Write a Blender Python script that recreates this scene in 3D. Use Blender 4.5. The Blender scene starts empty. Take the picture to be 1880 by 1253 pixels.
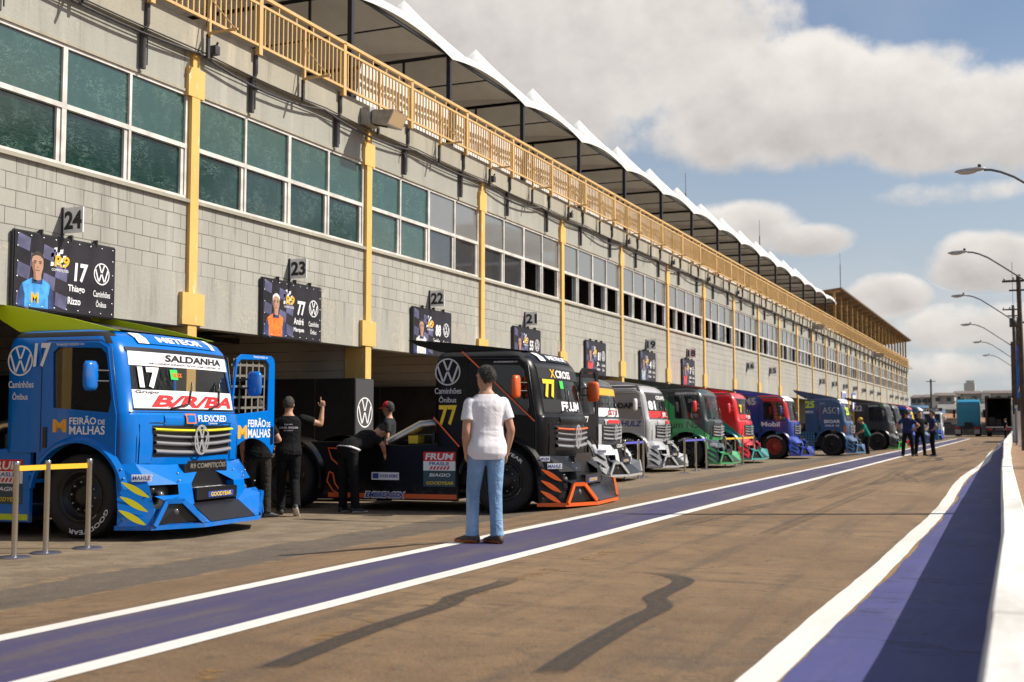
import bpy, bmesh, math, random
from mathutils import Vector, Matrix
R = math.radians
random.seed(7)
SC = bpy.context.scene
COL = SC.collection

# ------------------------------------------------------------------ camera
F_PX, YAW, PITCH = 2200.0, 23.08, 4.0
cam = bpy.data.cameras.new('camera')
cam.sensor_width = 36.0
cam.lens = F_PX / 1880.0 * 36.0
cam.clip_start, cam.clip_end = 0.1, 5000
cam.dof.use_dof = True
cam.dof.focus_distance = 15.5
cam.dof.aperture_fstop = 2.3
camo = bpy.data.objects.new('camera', cam)
camo.location = (0, 0, 1.22)
camo.rotation_euler = (R(90 + PITCH), 0, R(YAW))
COL.objects.link(camo)
SC.camera = camo

# ------------------------------------------------------------------ sun, sky
SUN_EL, SUN_AZ = 43.0, 66.0          # azimuth measured from +Y towards +X
sd = Vector((math.sin(R(SUN_AZ)) * math.cos(R(SUN_EL)), math.cos(R(SUN_AZ)) * math.cos(R(SUN_EL)), math.sin(R(SUN_EL))))
sun = bpy.data.lights.new('sun', 'SUN')
sun.energy = 4.6
sun.angle = R(0.55)
sun.color = (1.0, 0.935, 0.83)
suno = bpy.data.objects.new('sun', sun)
suno.rotation_euler = (-sd).to_track_quat('-Z', 'Y').to_euler()
suno.location = (30, 20, 40)
COL.objects.link(suno)

SC.view_settings.view_transform = 'Standard'
SC.view_settings.look = 'None'
SC.view_settings.exposure = 0.38
SC.view_settings.gamma = 1.0

# ------------------------------------------------------------------ node helper
class NT:
    def __init__(s, tree):
        s.t = tree; s.n = tree.nodes; s.l = tree.links
    def new(s, kind, **kw):
        nd = s.n.new(kind)
        for k, v in kw.items(): setattr(nd, k, v)
        return nd
    def link(s, a, b): s.l.new(a, b)
    def put(s, sock, v):
        if hasattr(v, 'is_output') or isinstance(v, bpy.types.NodeSocket): s.l.new(v, sock)
        else: sock.default_value = v
    def math(s, op, a, b=0.0, c=None, clamp=False):
        nd = s.new('ShaderNodeMath', operation=op, use_clamp=clamp)
        s.put(nd.inputs[0], a); s.put(nd.inputs[1], b)
        if c is not None: s.put(nd.inputs[2], c)
        return nd.outputs[0]
    def vmath(s, op, a, b=(0, 0, 0)):
        nd = s.new('ShaderNodeVectorMath', operation=op)
        s.put(nd.inputs[0], a); s.put(nd.inputs[1], b)
        return nd.outputs['Value'] if op in ('DOT_PRODUCT', 'LENGTH') else nd.outputs[0]
    def mix(s, f, a, b, mode='MIX'):
        nd = s.new('ShaderNodeMix', data_type='RGBA', blend_type=mode)
        s.put(nd.inputs[0], f); s.put(nd.inputs[6], a); s.put(nd.inputs[7], b)
        return nd.outputs[2]
    def noise(s, vec, scale, detail=4, rough=0.55, dist=0.0):
        nd = s.new('ShaderNodeTexNoise')
        s.put(nd.inputs['Vector'], vec); nd.inputs['Scale'].default_value = scale
        nd.inputs['Detail'].default_value = detail; nd.inputs['Roughness'].default_value = rough
        nd.inputs['Distortion'].default_value = dist
        return nd.outputs[0]
    def ramp(s, f, lo, hi):
        nd = s.new('ShaderNodeMapRange', interpolation_type='SMOOTHSTEP')
        s.put(nd.inputs[0], f); nd.inputs[1].default_value = lo; nd.inputs[2].default_value = hi
        return nd.outputs[0]
    def sep(s, v):
        nd = s.new('ShaderNodeSeparateXYZ'); s.put(nd.inputs[0], v); return nd.outputs
    def comb(s, x, y, z):
        nd = s.new('ShaderNodeCombineXYZ')
        s.put(nd.inputs[0], x); s.put(nd.inputs[1], y); s.put(nd.inputs[2], z); return nd.outputs[0]
    def scale(s, v, sc):
        nd = s.new('ShaderNodeVectorMath', operation='MULTIPLY'); s.put(nd.inputs[0], v); nd.inputs[1].default_value = sc
        return nd.outputs[0]

def c4(c): return (c[0], c[1], c[2], 1.0)

# ------------------------------------------------------------------ world: physical sky with cumulus
w = bpy.data.worlds.new('World'); SC.world = w; w.use_nodes = True
N = NT(w.node_tree)
for nd in list(N.n): N.n.remove(nd)
out = N.new('ShaderNodeOutputWorld')
bg = N.new('ShaderNodeBackground'); bg.inputs[1].default_value = 0.085
sky = N.new('ShaderNodeTexSky', sky_type='NISHITA')
sky.sun_disc = False; sky.sun_elevation = R(SUN_EL); sky.sun_rotation = R(SUN_AZ)
sky.air_density = 1.0; sky.dust_density = 1.4; sky.ozone_density = 1.6
tc = N.new('ShaderNodeTexCoord')
d = tc.outputs['Generated']
sx, sy, sz = N.sep(d)
az = N.math('ARCTAN2', sx, sy)
el = N.math('ARCSINE', sz)
# cloud coordinates: a layer seen in perspective
den = N.math('ADD', N.math('MAXIMUM', sz, 0.0), 0.16)
P = N.comb(N.math('DIVIDE', sx, den), N.math('DIVIDE', sy, den), N.math('MULTIPLY', sz, 2.0))
Pa = N.comb(az, N.math('MULTIPLY', el, 1.12), 0.37)
n_big = N.noise(Pa, 13.0, 10, 0.60, 0.0)
n_soft = N.noise(Pa, 3.6, 4, 0.5)
n_mid = N.noise(N.vmath('ADD', Pa, (3.1, 1.7, 0.0)), 15.0, 7, 0.56)
n_mid2 = N.noise(N.vmath('ADD', Pa, (3.1 + 0.010, 1.7 + 0.016, 0.0)), 15.0, 7, 0.56)
BLOBS = [  # az, el, r_az, r_el (degrees), weight
    (-19.5, 18.5, 10.0, 6.8, 1.0), (-10.0, 14.8, 9.5, 3.3, 1.0), (-1.0, 13.3, 8.0, 2.7, 1.0), (-27.0, 22.0, 10.0, 7.0, 1.0),
    (-11.9, 9.1, 3.3, 1.5, 0.9), (-9.4, 8.6, 2.4, 0.9, 0.8), (-1.2, 7.3, 3.0, 1.5, 0.9), (-5.6, 5.8, 2.0, 1.2, 0.85),
    (-2.0, 4.3, 5.0, 1.2, 0.6), (-5.0, 2.6, 6.0, 0.9, 0.5), (-2.5, 10.4, 4.0, 0.8, 0.5),
    (14.0, 14.0, 12.0, 5.0, 1.0), (30.0, 20.0, 14.0, 9.0, 0.9), (55.0, 12.0, 14.0, 7.0, 0.9),
    (36.0, 7.0, 10.0, 3.0, 0.8), (80.0, 25.0, 16.0, 10.0, 0.7), (-60.0, 20.0, 25.0, 12.0, 0.8), (110.0, 12.0, 20.0, 6.0, 0.8)]
mask = None; vs_ = 0.0; ws_ = 0.001
for (a0, e0, ra, re, wt) in BLOBS:
    u = N.math('DIVIDE', N.math('SUBTRACT', az, R(a0)), R(ra))
    v = N.math('DIVIDE', N.math('SUBTRACT', el, R(e0)), R(re))
    r2 = N.math('ADD', N.math('MULTIPLY', u, u), N.math('MULTIPLY', v, v))
    b = N.math('MULTIPLY', N.math('SUBTRACT', 1.0, r2), wt)
    wgt = N.math('MAXIMUM', b, 0.0)
    vs_ = N.math('ADD', N.math('MULTIPLY', wgt, v), vs_); ws_ = N.math('ADD', wgt, ws_)
    b = N.math('MAXIMUM', b, -0.8)
    mask = b if mask is None else N.math('MAXIMUM', mask, b)
vrel = N.math('DIVIDE', vs_, ws_)
high = N.math('MULTIPLY', N.ramp(el, R(24), R(34)), N.math('SUBTRACT', N.noise(P, 0.9, 6), 0.42))
dens = N.math('ADD', N.math('MULTIPLY', mask, 1.25), N.math('MULTIPLY', N.math('ADD', N.math('SUBTRACT', n_big, 0.48), N.math('MULTIPLY', N.math('SUBTRACT', n_mid, 0.5), 0.20)), 2.1))
dens = N.math('ADD', dens, N.math('MULTIPLY', high, 6.0))
alpha = N.math('MULTIPLY', N.ramp(dens, -0.02, 0.66), 0.98)
wisp = N.math('MULTIPLY', N.math('ADD', N.math('MULTIPLY', N.ramp(n_soft, 0.42, 0.78), 0.22), N.math('MULTIPLY', N.math('SUBTRACT', 1.0, N.ramp(el, R(2.0), R(9.0))), N.math('MULTIPLY', N.ramp(n_big, 0.40, 0.62), 0.5))), 1.0)
alpha = N.math('MAXIMUM', alpha, wisp)
shade = N.math('ADD', 0.50, N.math('MULTIPLY', vrel, 0.46))
shade = N.math('ADD', shade, N.math('MULTIPLY', N.math('SUBTRACT', n_mid, n_mid2), 1.1))
shade = N.math('ADD', shade, N.math('MULTIPLY', N.math('SUBTRACT', n_soft, 0.5), 0.9))
shade = N.math('ADD', shade, N.math('MULTIPLY', N.math('SUBTRACT', 1.0, N.ramp(dens, 0.2, 1.1)), 0.25), clamp=True)
ccol = N.mix(shade, (4.9, 4.6, 4.4, 1), (8.3, 7.85, 7.35, 1))
hz = N.math('MULTIPLY', N.math('SUBTRACT', 1.0, N.ramp(el, R(2.0), R(19.0))), 0.72)
skyc = N.mix(hz, sky.outputs[0], (5.0, 5.4, 5.9, 1))
final = N.mix(alpha, skyc, ccol)
N.link(final, bg.inputs[0]); N.link(bg.outputs[0], out.inputs[0])

# ------------------------------------------------------------------ object helpers
def tag(o, label=None, cat=None, group=None, kind=None):
    if label: o['label'] = label
    if cat: o['category'] = cat
    if group: o['group'] = group
    if kind: o['kind'] = kind
    return o

def empty(name, loc=(0, 0, 0), rz=0.0, label=None, cat=None, group=None, parent=None, sc=1.0):
    o = bpy.data.objects.new(name, None); COL.objects.link(o)
    o.empty_display_size = 0.2
    o.location = loc; o.rotation_euler = (0, 0, rz); o.scale = (sc, sc, sc)
    if parent: o.parent = parent
    return tag(o, label, cat, group)

class MB:
    """collects shapes with a material slot each; build() links ONE mesh object"""
    def __init__(s): s.v = []; s.f = []; s.m = []; s.sm = []
    def add(s, vs, fs, m=0, fn=None, smooth=False):
        k = len(s.v)
        s.v += [tuple(fn(p)) if fn else tuple(p) for p in vs]
        for f in fs:
            s.f.append([k + i for i in f]); s.m.append(m); s.sm.append(smooth)
        return s
    def box(s, x0, x1, y0, y1, z0, z1, m=0, fn=None):
        vs = [(x, y, z) for x in (x0, x1) for y in (y0, y1) for z in (z0, z1)]
        return s.add(vs, [(0, 1, 3, 2), (4, 6, 7, 5), (0, 4, 5, 1), (2, 3, 7, 6), (0, 2, 6, 4), (1, 5, 7, 3)], m, fn)
    def bar(s, a, b, wx, wz=None, m=0, up=(0, 0, 1)):
        wz = wz or wx
        a, b = Vector(a), Vector(b); dr = (b - a).normalized()
        upv = Vector(up)
        if abs(dr.dot(upv)) > 0.98: upv = Vector((0, 1, 0))
        sd_ = dr.cross(upv).normalized(); u2 = sd_.cross(dr)
        vs = []
        for p in (a, b):
            for i, j in ((-1, -1), (1, -1), (1, 1), (-1, 1)):
                vs.append(p + sd_ * (i * wx / 2) + u2 * (j * wz / 2))
        return s.add(vs, [(0, 3, 2, 1), (4, 5, 6, 7), (0, 1, 5, 4), (1, 2, 6, 5), (2, 3, 7, 6), (3, 0, 4, 7)], m)
    def tube(s, pts, r, n=8, m=0, cap=True, smooth=True):
        pts = [Vector(p) for p in pts]
        rs = r if isinstance(r, (list, tuple)) else [r] * len(pts)
        vs, fs = [], []
        prev = None
        for i, p in enumerate(pts):
            t = (pts[min(i + 1, len(pts) - 1)] - pts[max(i - 1, 0)]).normalized()
            if prev is None:
                a = Vector((0, 0, 1)) if abs(t.z) < 0.9 else Vector((1, 0, 0))
                e1 = t.cross(a).normalized()
            else:
                e1 = (prev - t * prev.dot(t)).normalized()
            prev = e1; e2 = t.cross(e1)
            for k in range(n):
                an = 2 * math.pi * k / n
                vs.append(p + (e1 * math.cos(an) + e2 * math.sin(an)) * rs[i])
        for i in range(len(pts) - 1):
            for k in range(n):
                a = i * n + k; b = i * n + (k + 1) % n
                fs.append((a, b, b + n, a + n))
        s.add(vs, fs, m, None, smooth)
        if cap:
            s.add(vs[:n], [tuple(range(n))[::-1]], m); s.add(vs[-n:], [tuple(range(n))], m)
        return s
    def lathe(s, prof, n=24, m=0, axis='z', c=(0, 0, 0), smooth=True):
        """prof: (radius, height) pairs"""
        vs, fs = [], []
        for (r, h) in prof:
            for k in range(n):
                a = 2 * math.pi * k / n
                x, y = r * math.cos(a), r * math.sin(a)
                p = {'z': (x, y, h), 'y': (x, h, y), 'x': (h, x, y)}[axis]
                vs.append((p[0] + c[0], p[1] + c[1], p[2] + c[2]))
        for i in range(len(prof) - 1):
            for k in range(n):
                a = i * n + k; b = i * n + (k + 1) % n
                fs.append((a, b, b + n, a + n))
        return s.add(vs, fs, m, None, smooth)
    def grid(s, fn, nu, nv, m=0, smooth=True):
        vs = [fn(i / nu, j / nv) for j in range(nv + 1) for i in range(nu + 1)]
        fs = [(j * (nu + 1) + i, j * (nu + 1) + i + 1, (j + 1) * (nu + 1) + i + 1, (j + 1) * (nu + 1) + i) for j in range(nv) for i in range(nu)]
        return s.add(vs, fs, m, None, smooth)
    def mesh(s, name, mats=(), recalc=True, weld=0.0, sharp=None):
        me = bpy.data.meshes.new(name)
        me.from_pydata(s.v, [], s.f)
        for mt in mats: me.materials.append(mt)
        me.polygons.foreach_set('material_index', s.m)
        me.polygons.foreach_set('use_smooth', s.sm)
        if recalc or weld:
            bm = bmesh.new(); bm.from_mesh(me)
            if weld: bmesh.ops.remove_doubles(bm, verts=bm.verts, dist=weld)
            if recalc: bmesh.ops.recalc_face_normals(bm, faces=bm.faces)
            bm.to_mesh(me); bm.free()
        if sharp: me.set_sharp_from_angle(angle=R(sharp))
        me.update()
        return me
    def build(s, name, mats, parent=None, **kw):
        if not isinstance(mats, (list, tuple)): mats = [mats]
        bev = kw.pop('bevel', 0)
        me = s.mesh(name, mats, **kw)
        return put(name, me, parent, bevel=bev)

def put(name, me, parent=None, bevel=0, mats=None):
    o = bpy.data.objects.new(name, me); COL.objects.link(o)
    if parent: o.parent = parent
    if mats:
        for i, mt in enumerate(mats):
            if i < len(o.material_slots):
                o.material_slots[i].link = 'OBJECT'; o.material_slots[i].material = mt
    if bevel:
        b = o.modifiers.new('bevel', 'BEVEL'); b.width = bevel; b.segments = 2; b.limit_method = 'ANGLE'
    return o

def raw(me):
    vs = [tuple(v.co) for v in me.vertices]; fs = [tuple(p.vertices) for p in me.polygons]
    return vs, fs

_tx = {}
def text_raw(txt, bold=0.0, shear=0.0, res=3):
    key = (txt, bold, shear)
    if key in _tx: return _tx[key]
    c = bpy.data.curves.new('t', 'FONT'); c.body = txt; c.offset = bold; c.shear = shear; c.resolution_u = res
    c.space_line = 0.95
    o = bpy.data.objects.new('t', c)
    me = bpy.data.meshes.new_from_object(o)
    vs, fs = raw(me)
    bpy.data.objects.remove(o); bpy.data.curves.remove(c); bpy.data.meshes.remove(me)
    x0 = min(v[0] for v in vs); x1 = max(v[0] for v in vs); y0 = min(v[1] for v in vs); y1 = max(v[1] for v in vs)
    vs = [((v[0] - x0) / (x1 - x0), (v[1] - y0) / (y1 - y0)) for v in vs]
    _tx[key] = (vs, fs, (x1 - x0) / (y1 - y0))
    return _tx[key]

def plate_raw(loops, t=0.0, bevel=0.0):
    """flat 2D shape (outer loop, holes) -> verts, faces in XY, thickness t along Z, centred"""
    c = bpy.data.curves.new('p', 'CURVE'); c.dimensions = '2D'; c.fill_mode = 'BOTH'
    c.extrude = t / 2; c.bevel_depth = bevel; c.bevel_resolution = 0
    if t == 0: c.fill_mode = 'FRONT'
    for pts in loops:
        sp = c.splines.new('POLY'); sp.points.add(len(pts) - 1); sp.use_cyclic_u = True
        for p, q in zip(sp.points, pts): p.co = (q[0], q[1], 0, 1)
    o = bpy.data.objects.new('p', c)
    me = bpy.data.meshes.new_from_object(o)
    r = raw(me)
    bpy.data.objects.remove(o); bpy.data.curves.remove(c); bpy.data.meshes.remove(me)
    return r

def arc(cx, cy, r, a0, a1, n):
    return [(cx + r * math.cos(R(a0 + (a1 - a0) * i / n)), cy + r * math.sin(R(a0 + (a1 - a0) * i / n))) for i in range(n + 1)]

def rrect(x0, x1, y0, y1, r, n=5):
    return arc(x1 - r, y1 - r, r, 0, 90, n) + arc(x0 + r, y1 - r, r, 90, 180, n) + arc(x0 + r, y0 + r, r, 180, 270, n) + arc(x1 - r, y0 + r, r, 270, 360, n)

def eval_mesh(o):
    dg = bpy.context.evaluated_depsgraph_get()
    return bpy.data.meshes.new_from_object(o.evaluated_get(dg))

# ------------------------------------------------------------------ materials
def mat(name, col, rough=0.5, metal=0.0, var=0.0, vscale=6.0, bump=0.0, bscale=40.0, coat=0.0, ior=None, col2=None, emit=None):
    m = bpy.data.materials.new(name); m.use_nodes = True
    n = NT(m.node_tree); b = n.n['Principled BSDF']
    b.inputs['Roughness'].default_value = rough; b.inputs['Metallic'].default_value = metal
    b.inputs['Base Color'].default_value = c4(col)
    if coat: b.inputs['Coat Weight'].default_value = coat; b.inputs['Coat Roughness'].default_value = 0.05
    if ior: b.inputs['IOR'].default_value = ior
    if var or bump:
        tcn = n.new('ShaderNodeTexCoord'); v = tcn.outputs['Object']
    if var:
        f = n.noise(v, vscale, 6, 0.6)
        a = tuple(x * (1 - var) for x in col); b2 = col2 or tuple(min(1, x * (1 + var)) for x in col)
        n.link(n.mix(n.ramp(f, 0.3, 0.7), c4(a), c4(b2)), b.inputs['Base Color'])
        n.link(n.math('ADD', n.math('MULTIPLY', f, 0.25), rough - 0.12, clamp=True), b.inputs['Roughness'])
    if bump:
        bp = n.new('ShaderNodeBump'); bp.inputs['Strength'].default_value = bump; bp.inputs['Distance'].default_value = 0.02
        n.link(n.noise(v, bscale, 5, 0.6), bp.inputs['Height']); n.link(bp.outputs[0], b.inputs['Normal'])
    if emit:
        b.inputs['Emission Color'].default_value = c4(emit[:3]); b.inputs['Emission Strength'].default_value = emit[3]
    return m
# ================================================================== THE SETTING
APR = -0.165                                     # the apron in front of the garages lies lower
def gz(x):
    if x > -5.6: return 0.0
    if x < -7.6: return APR
    return APR * (-5.6 - x) / 2.0

def wl(y):                                       # left foot of the pit wall
    pts = [(-20, -0.12), (0, -0.12), (7, -0.14), (17, -0.30), (46, -0.70), (95, -0.95), (150, -1.1), (400, -1.1)]
    for (a, b), (c, d) in zip(pts, pts[1:]):
        if y <= c: return b + (d - b) * max(0, y - a) / (c - a)
    return -1.1

def ground_material():
    m = bpy.data.materials.new('asphalt'); m.use_nodes = True
    n = NT(m.node_tree); b = n.n['Principled BSDF']
    g = n.new('ShaderNodeNewGeometry'); p = g.outputs['Position']
    x, y, z = n.sep(p)
    fine = n.noise(p, 42.0, 8, 0.78); med = n.noise(p, 2.2, 5, 0.6); big = n.noise(p, 0.28, 4, 0.55)
    streak = n.noise(n.scale(p, (2.6, 0.12, 1)), 1.0, 6, 0.62)
    tar = n.noise(n.scale(p, (0.35, 1.0, 1)), 2.0, 5, 0.65, 0.4)
    road = n.mix(n.ramp(n.math('ADD', n.math('MULTIPLY', big, 0.6), n.math('MULTIPLY', med, 0.4)), 0.36, 0.64), (0.168, 0.099, 0.046, 1), (0.268, 0.168, 0.084, 1))
    road = n.mix(n.math('MULTIPLY', n.ramp(streak, 0.48, 0.68), 0.62), road, (0.090, 0.062, 0.040, 1))
    road = n.mix(n.math('MULTIPLY', n.ramp(tar, 0.54, 0.72), 0.55), road, (0.080, 0.056, 0.038, 1))
    # apron: greyer, patchy, with a rough joint
    wob = n.math('MULTIPLY', n.math('SUBTRACT', n.noise(p, 1.3, 5, 0.7), 0.5), 0.5)
    xw = n.math('ADD', x, wob)
    apron = n.mix(n.ramp(med, 0.3, 0.7), (0.150, 0.112, 0.072, 1), (0.250, 0.190, 0.124, 1))
    band = n.mix(n.ramp(med, 0.25, 0.75), (0.088, 0.073, 0.058, 1), (0.130, 0.105, 0.078, 1))
    c = n.mix(n.ramp(xw, -6.75, -6.62), band, road)
    c = n.mix(n.ramp(xw, -8.05, -7.95), apron, c)
    for x0, wd in ((-8.0, 0.09), (-6.68, 0.12)):
        line = n.math('SUBTRACT', 1.0, n.ramp(n.math('ABSOLUTE', n.math('SUBTRACT', xw, x0)), 0.02, wd))
        br = n.ramp(n.noise(p, 5.0, 5, 0.7), 0.42, 0.62)
        c = n.mix(n.math('MULTIPLY', n.math('MULTIPLY', line, br), 0.8), c, (0.32, 0.21, 0.105, 1))
    # cracks and oil spots
    oil = n.ramp(n.noise(p, 0.9, 5, 0.6), 0.62, 0.74)
    c = n.mix(n.math('MULTIPLY', oil, 0.5), c, (0.07, 0.06, 0.05, 1))
    vor = n.new('ShaderNodeTexVoronoi', feature='DISTANCE_TO_EDGE'); n.put(vor.inputs['Vector'], n.vmath('ADD', n.scale(p, (0.35, 0.22, 1)), n.comb(n.math('MULTIPLY', med, 0.35), n.math('MULTIPLY', big, 0.5), 0.0)))
    vor.inputs['Scale'].default_value = 1.0
    crack = n.math('SUBTRACT', 1.0, n.ramp(vor.outputs['Distance'], 0.002, 0.010))
    c = n.mix(n.math('MULTIPLY', n.math('MULTIPLY', crack, 0.5), n.ramp(med, 0.45, 0.6)), c, (0.06, 0.05, 0.04, 1))
    # red earth right of the wall, far ground greener
    dirt = n.mix(n.ramp(med, 0.3, 0.7), (0.23, 0.125, 0.065, 1), (0.33, 0.20, 0.115, 1))
    c = n.mix(n.ramp(n.math('ADD', x, n.math('MULTIPLY', n.ramp(y, 0.0, 50.0), 0.55)), -0.12, 0.0), c, dirt)
    c = n.mix(n.ramp(y, 150.0, 165.0), c, n.mix(n.ramp(med, 0.3, 0.7), (0.17, 0.10, 0.05, 1), (0.09, 0.10, 0.035, 1)))
    spot = n.noise(p, 6.0, 7, 0.72)
    c = n.mix(n.math('MULTIPLY', n.ramp(spot, 0.53, 0.66), 0.58), c, (0.070, 0.052, 0.036, 1))
    c = n.mix(n.math('MULTIPLY', n.ramp(spot, 0.46, 0.32), 0.5), c, (0.215, 0.155, 0.100, 1))
    peb = n.noise(p, 15.0, 4, 0.7)
    c = n.mix(n.math('MULTIPLY', n.ramp(peb, 0.60, 0.72), 0.5), c, (0.31, 0.21, 0.12, 1))
    c = n.mix(n.math('MULTIPLY', n.ramp(peb, 0.40, 0.28), 0.55), c, (0.045, 0.034, 0.024, 1))
    grain = n.math('MULTIPLY', n.math('SUBTRACT', fine, 0.5), 2.4)
    c = n.mix(n.math('MAXIMUM', grain, 0.0), c, (0.36, 0.235, 0.125, 1))
    c = n.mix(n.math('MAXIMUM', n.math('MULTIPLY', grain, -1.0), 0.0), c, (0.030, 0.024, 0.018, 1))
    xs_ = n.noise(n.scale(p, (0.10, 1.7, 1)), 1.0, 7, 0.62, 0.6)
    c = n.mix(n.math('MULTIPLY', n.ramp(n.math('ABSOLUTE', n.math('SUBTRACT', xs_, 0.5)), 0.012, 0.0), n.math('MULTIPLY', n.ramp(big, 0.42, 0.55), 0.6)), c, (0.045, 0.034, 0.025, 1))
    n.link(c, b.inputs['Base Color'])
    n.link(n.math('ADD', n.math('MULTIPLY', med, 0.25), 0.66), b.inputs['Roughness'])
    bp = n.new('ShaderNodeBump'); bp.inputs['Strength'].default_value = 0.9; bp.inputs['Distance'].default_value = 0.012
    n.link(n.math('ADD', fine, n.math('MULTIPLY', med, 0.6)), bp.inputs['Height']); n.link(bp.outputs[0], b.inputs['Normal'])
    return m

def paint_material(name, col, worn, wear=0.5, edge=None, cross=False):
    m = bpy.data.materials.new(name); m.use_nodes = True
    n = NT(m.node_tree); b = n.n['Principled BSDF']
    p = n.new('ShaderNodeNewGeometry').outputs['Position']
    f = n.noise(n.scale(p, (1.6, 0.25, 1)), 1.6, 8, 0.68); f2 = n.noise(p, 24.0, 6, 0.7); f3 = n.noise(p, 0.5, 4)
    a = n.math('ADD', n.math('MULTIPLY', f, 0.7), n.math('MULTIPLY', f2, 0.3))
    c = n.mix(n.math('MULTIPLY', n.ramp(a, 0.46, 0.62), wear), c4(col), c4(worn))
    sc_ = n.noise(n.scale(p, (7.0, 0.09, 1)), 1.0, 6, 0.65)
    c = n.mix(n.math('MULTIPLY', n.ramp(sc_, 0.56, 0.72), 0.45), c, c4(tuple(v * 0.5 + 0.02 for v in col)))
    c = n.mix(n.math('MULTIPLY', n.ramp(f3, 0.4, 0.7), 0.3), c, c4(tuple(v * 0.7 for v in col)))
    if cross:                                    # joints and repairs running across the strip
        bandn = n.noise(n.scale(p, (0.25, 1.1, 1)), 1.0, 3, 0.5)
        c = n.mix(n.math('MULTIPLY', n.ramp(bandn, 0.4, 0.62), 0.30), c, c4(tuple(v * 1.35 for v in col)))
        q = n.noise(n.scale(p, (0.22, 1.0, 1)), 1.3, 6, 0.55, 0.4)
        ln = n.ramp(n.math('ABSOLUTE', n.math('SUBTRACT', q, 0.52)), 0.010, 0.0)
        c = n.mix(n.math('MULTIPLY', ln, 0.7), c, c4(tuple(v * 0.35 for v in col)))
        c = n.mix(n.math('MULTIPLY', n.ramp(n.noise(p, 9.0, 7, 0.75), 0.60, 0.70), 0.5), c, (0.16, 0.14, 0.19, 1))
    n.link(c, b.inputs['Base Color']); b.inputs['Roughness'].default_value = 0.72
    bp = n.new('ShaderNodeBump'); bp.inputs['Strength'].default_value = 0.35; bp.inputs['Distance'].default_value = 0.008
    n.link(f2, bp.inputs['Height']); n.link(bp.outputs[0], b.inputs['Normal'])
    return m

G_MAT = ground_material()
xs = [-900, -200, -60, -30, -18.5, -12, -9, -7.6, -7.1, -6.6, -6.1, -5.6, -5, -3, -1.5, 0, 2, 10, 60, 300, 900]
ys = [-60, -10, 0, 5, 10, 20, 30, 45, 60, 90, 130, 180, 300, 600, 1000, 2500]
g = MB()
def gh(x, y):
    h = gz(x)
    if y > 150 and True:
        h += 0.0
    return h
g.add([(x, y, gh(x, y)) for y in ys for x in xs], [(j * len(xs) + i, j * len(xs) + i + 1, (j + 1) * len(xs) + i + 1, (j + 1) * len(xs) + i) for j in range(len(ys) - 1) for i in range(len(xs) - 1)])
tag(g.build('ground', G_MAT), kind='structure')

M_BLUEP = paint_material('blue_ground_paint', (0.055, 0.047, 0.115), (0.105, 0.085, 0.090), 0.85)
M_BLUEP2 = paint_material('blue_strip_paint', (0.055, 0.056, 0.185), (0.105, 0.100, 0.20), 0.6, None, True)
M_WHITEP = paint_material('white_ground_paint', (0.74, 0.71, 0.66), (0.50, 0.46, 0.40), 0.3)

def strip(name, fa, fb, y0, y1, step, z, m, seed=1, jit=0.0):
    r = random.Random(seed); b = MB(); vs = []
    n_ = int((y1 - y0) / step); last = [0, 0]
    for i in range(n_ + 1):
        y = y0 + (y1 - y0) * i / n_
        last = [last[k] * 0.8 + r.uniform(-jit, jit) for k in (0, 1)]
        a, c = fa(y) + last[0], fb(y) + last[1]
        vs += [(a, y, gz(a) + z), (c, y, gz(c) + z)]
    fs = [(2 * i, 2 * i + 1, 2 * i + 3, 2 * i + 2) for i in range(n_)]
    b.add(vs, fs)
    return tag(b.build(name, m), kind='structure')

strip('lane_stripe', lambda y: -5.34, lambda y: -4.46, -10, 112, 0.6, 0.004, M_BLUEP, 2, 0.006)
strip('lane_line', lambda y: -5.50, lambda y: -5.345, -10, 112, 0.5, 0.005, M_WHITEP, 3, 0.004)
strip('lane_line', lambda y: -4.455, lambda y: -4.285, -10, 112, 0.5, 0.005, M_WHITEP, 4, 0.004)
def edge_l(y):
    return -1.25 - 0.05 * math.sin(y * 0.23 + 1.0) - 0.0032 * max(0, y - 20) - 0.05 * math.exp(-((y - 28) / 6) ** 2)
strip('road_edge_line', lambda y: edge_l(y) - 0.01, lambda y: edge_l(y) + 0.17, -10, 140, 0.22, 0.005, M_WHITEP, 5, 0.006)
strip('wall_strip', lambda y: edge_l(y) + 0.20, lambda y: wl(y) + 0.01, -10, 140, 0.22, 0.006, M_BLUEP2, 6, 0.012)
M_GRAVEL = mat('gravel_edge', (0.30, 0.19, 0.09), 0.95, var=0.5, vscale=30, bump=1.0, bscale=60)
strip('gravel_edge', lambda y: edge_l(y) + 0.15, lambda y: edge_l(y) + 0.225, -10, 140, 0.15, 0.0035, M_GRAVEL, 9, 0.014)

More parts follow.
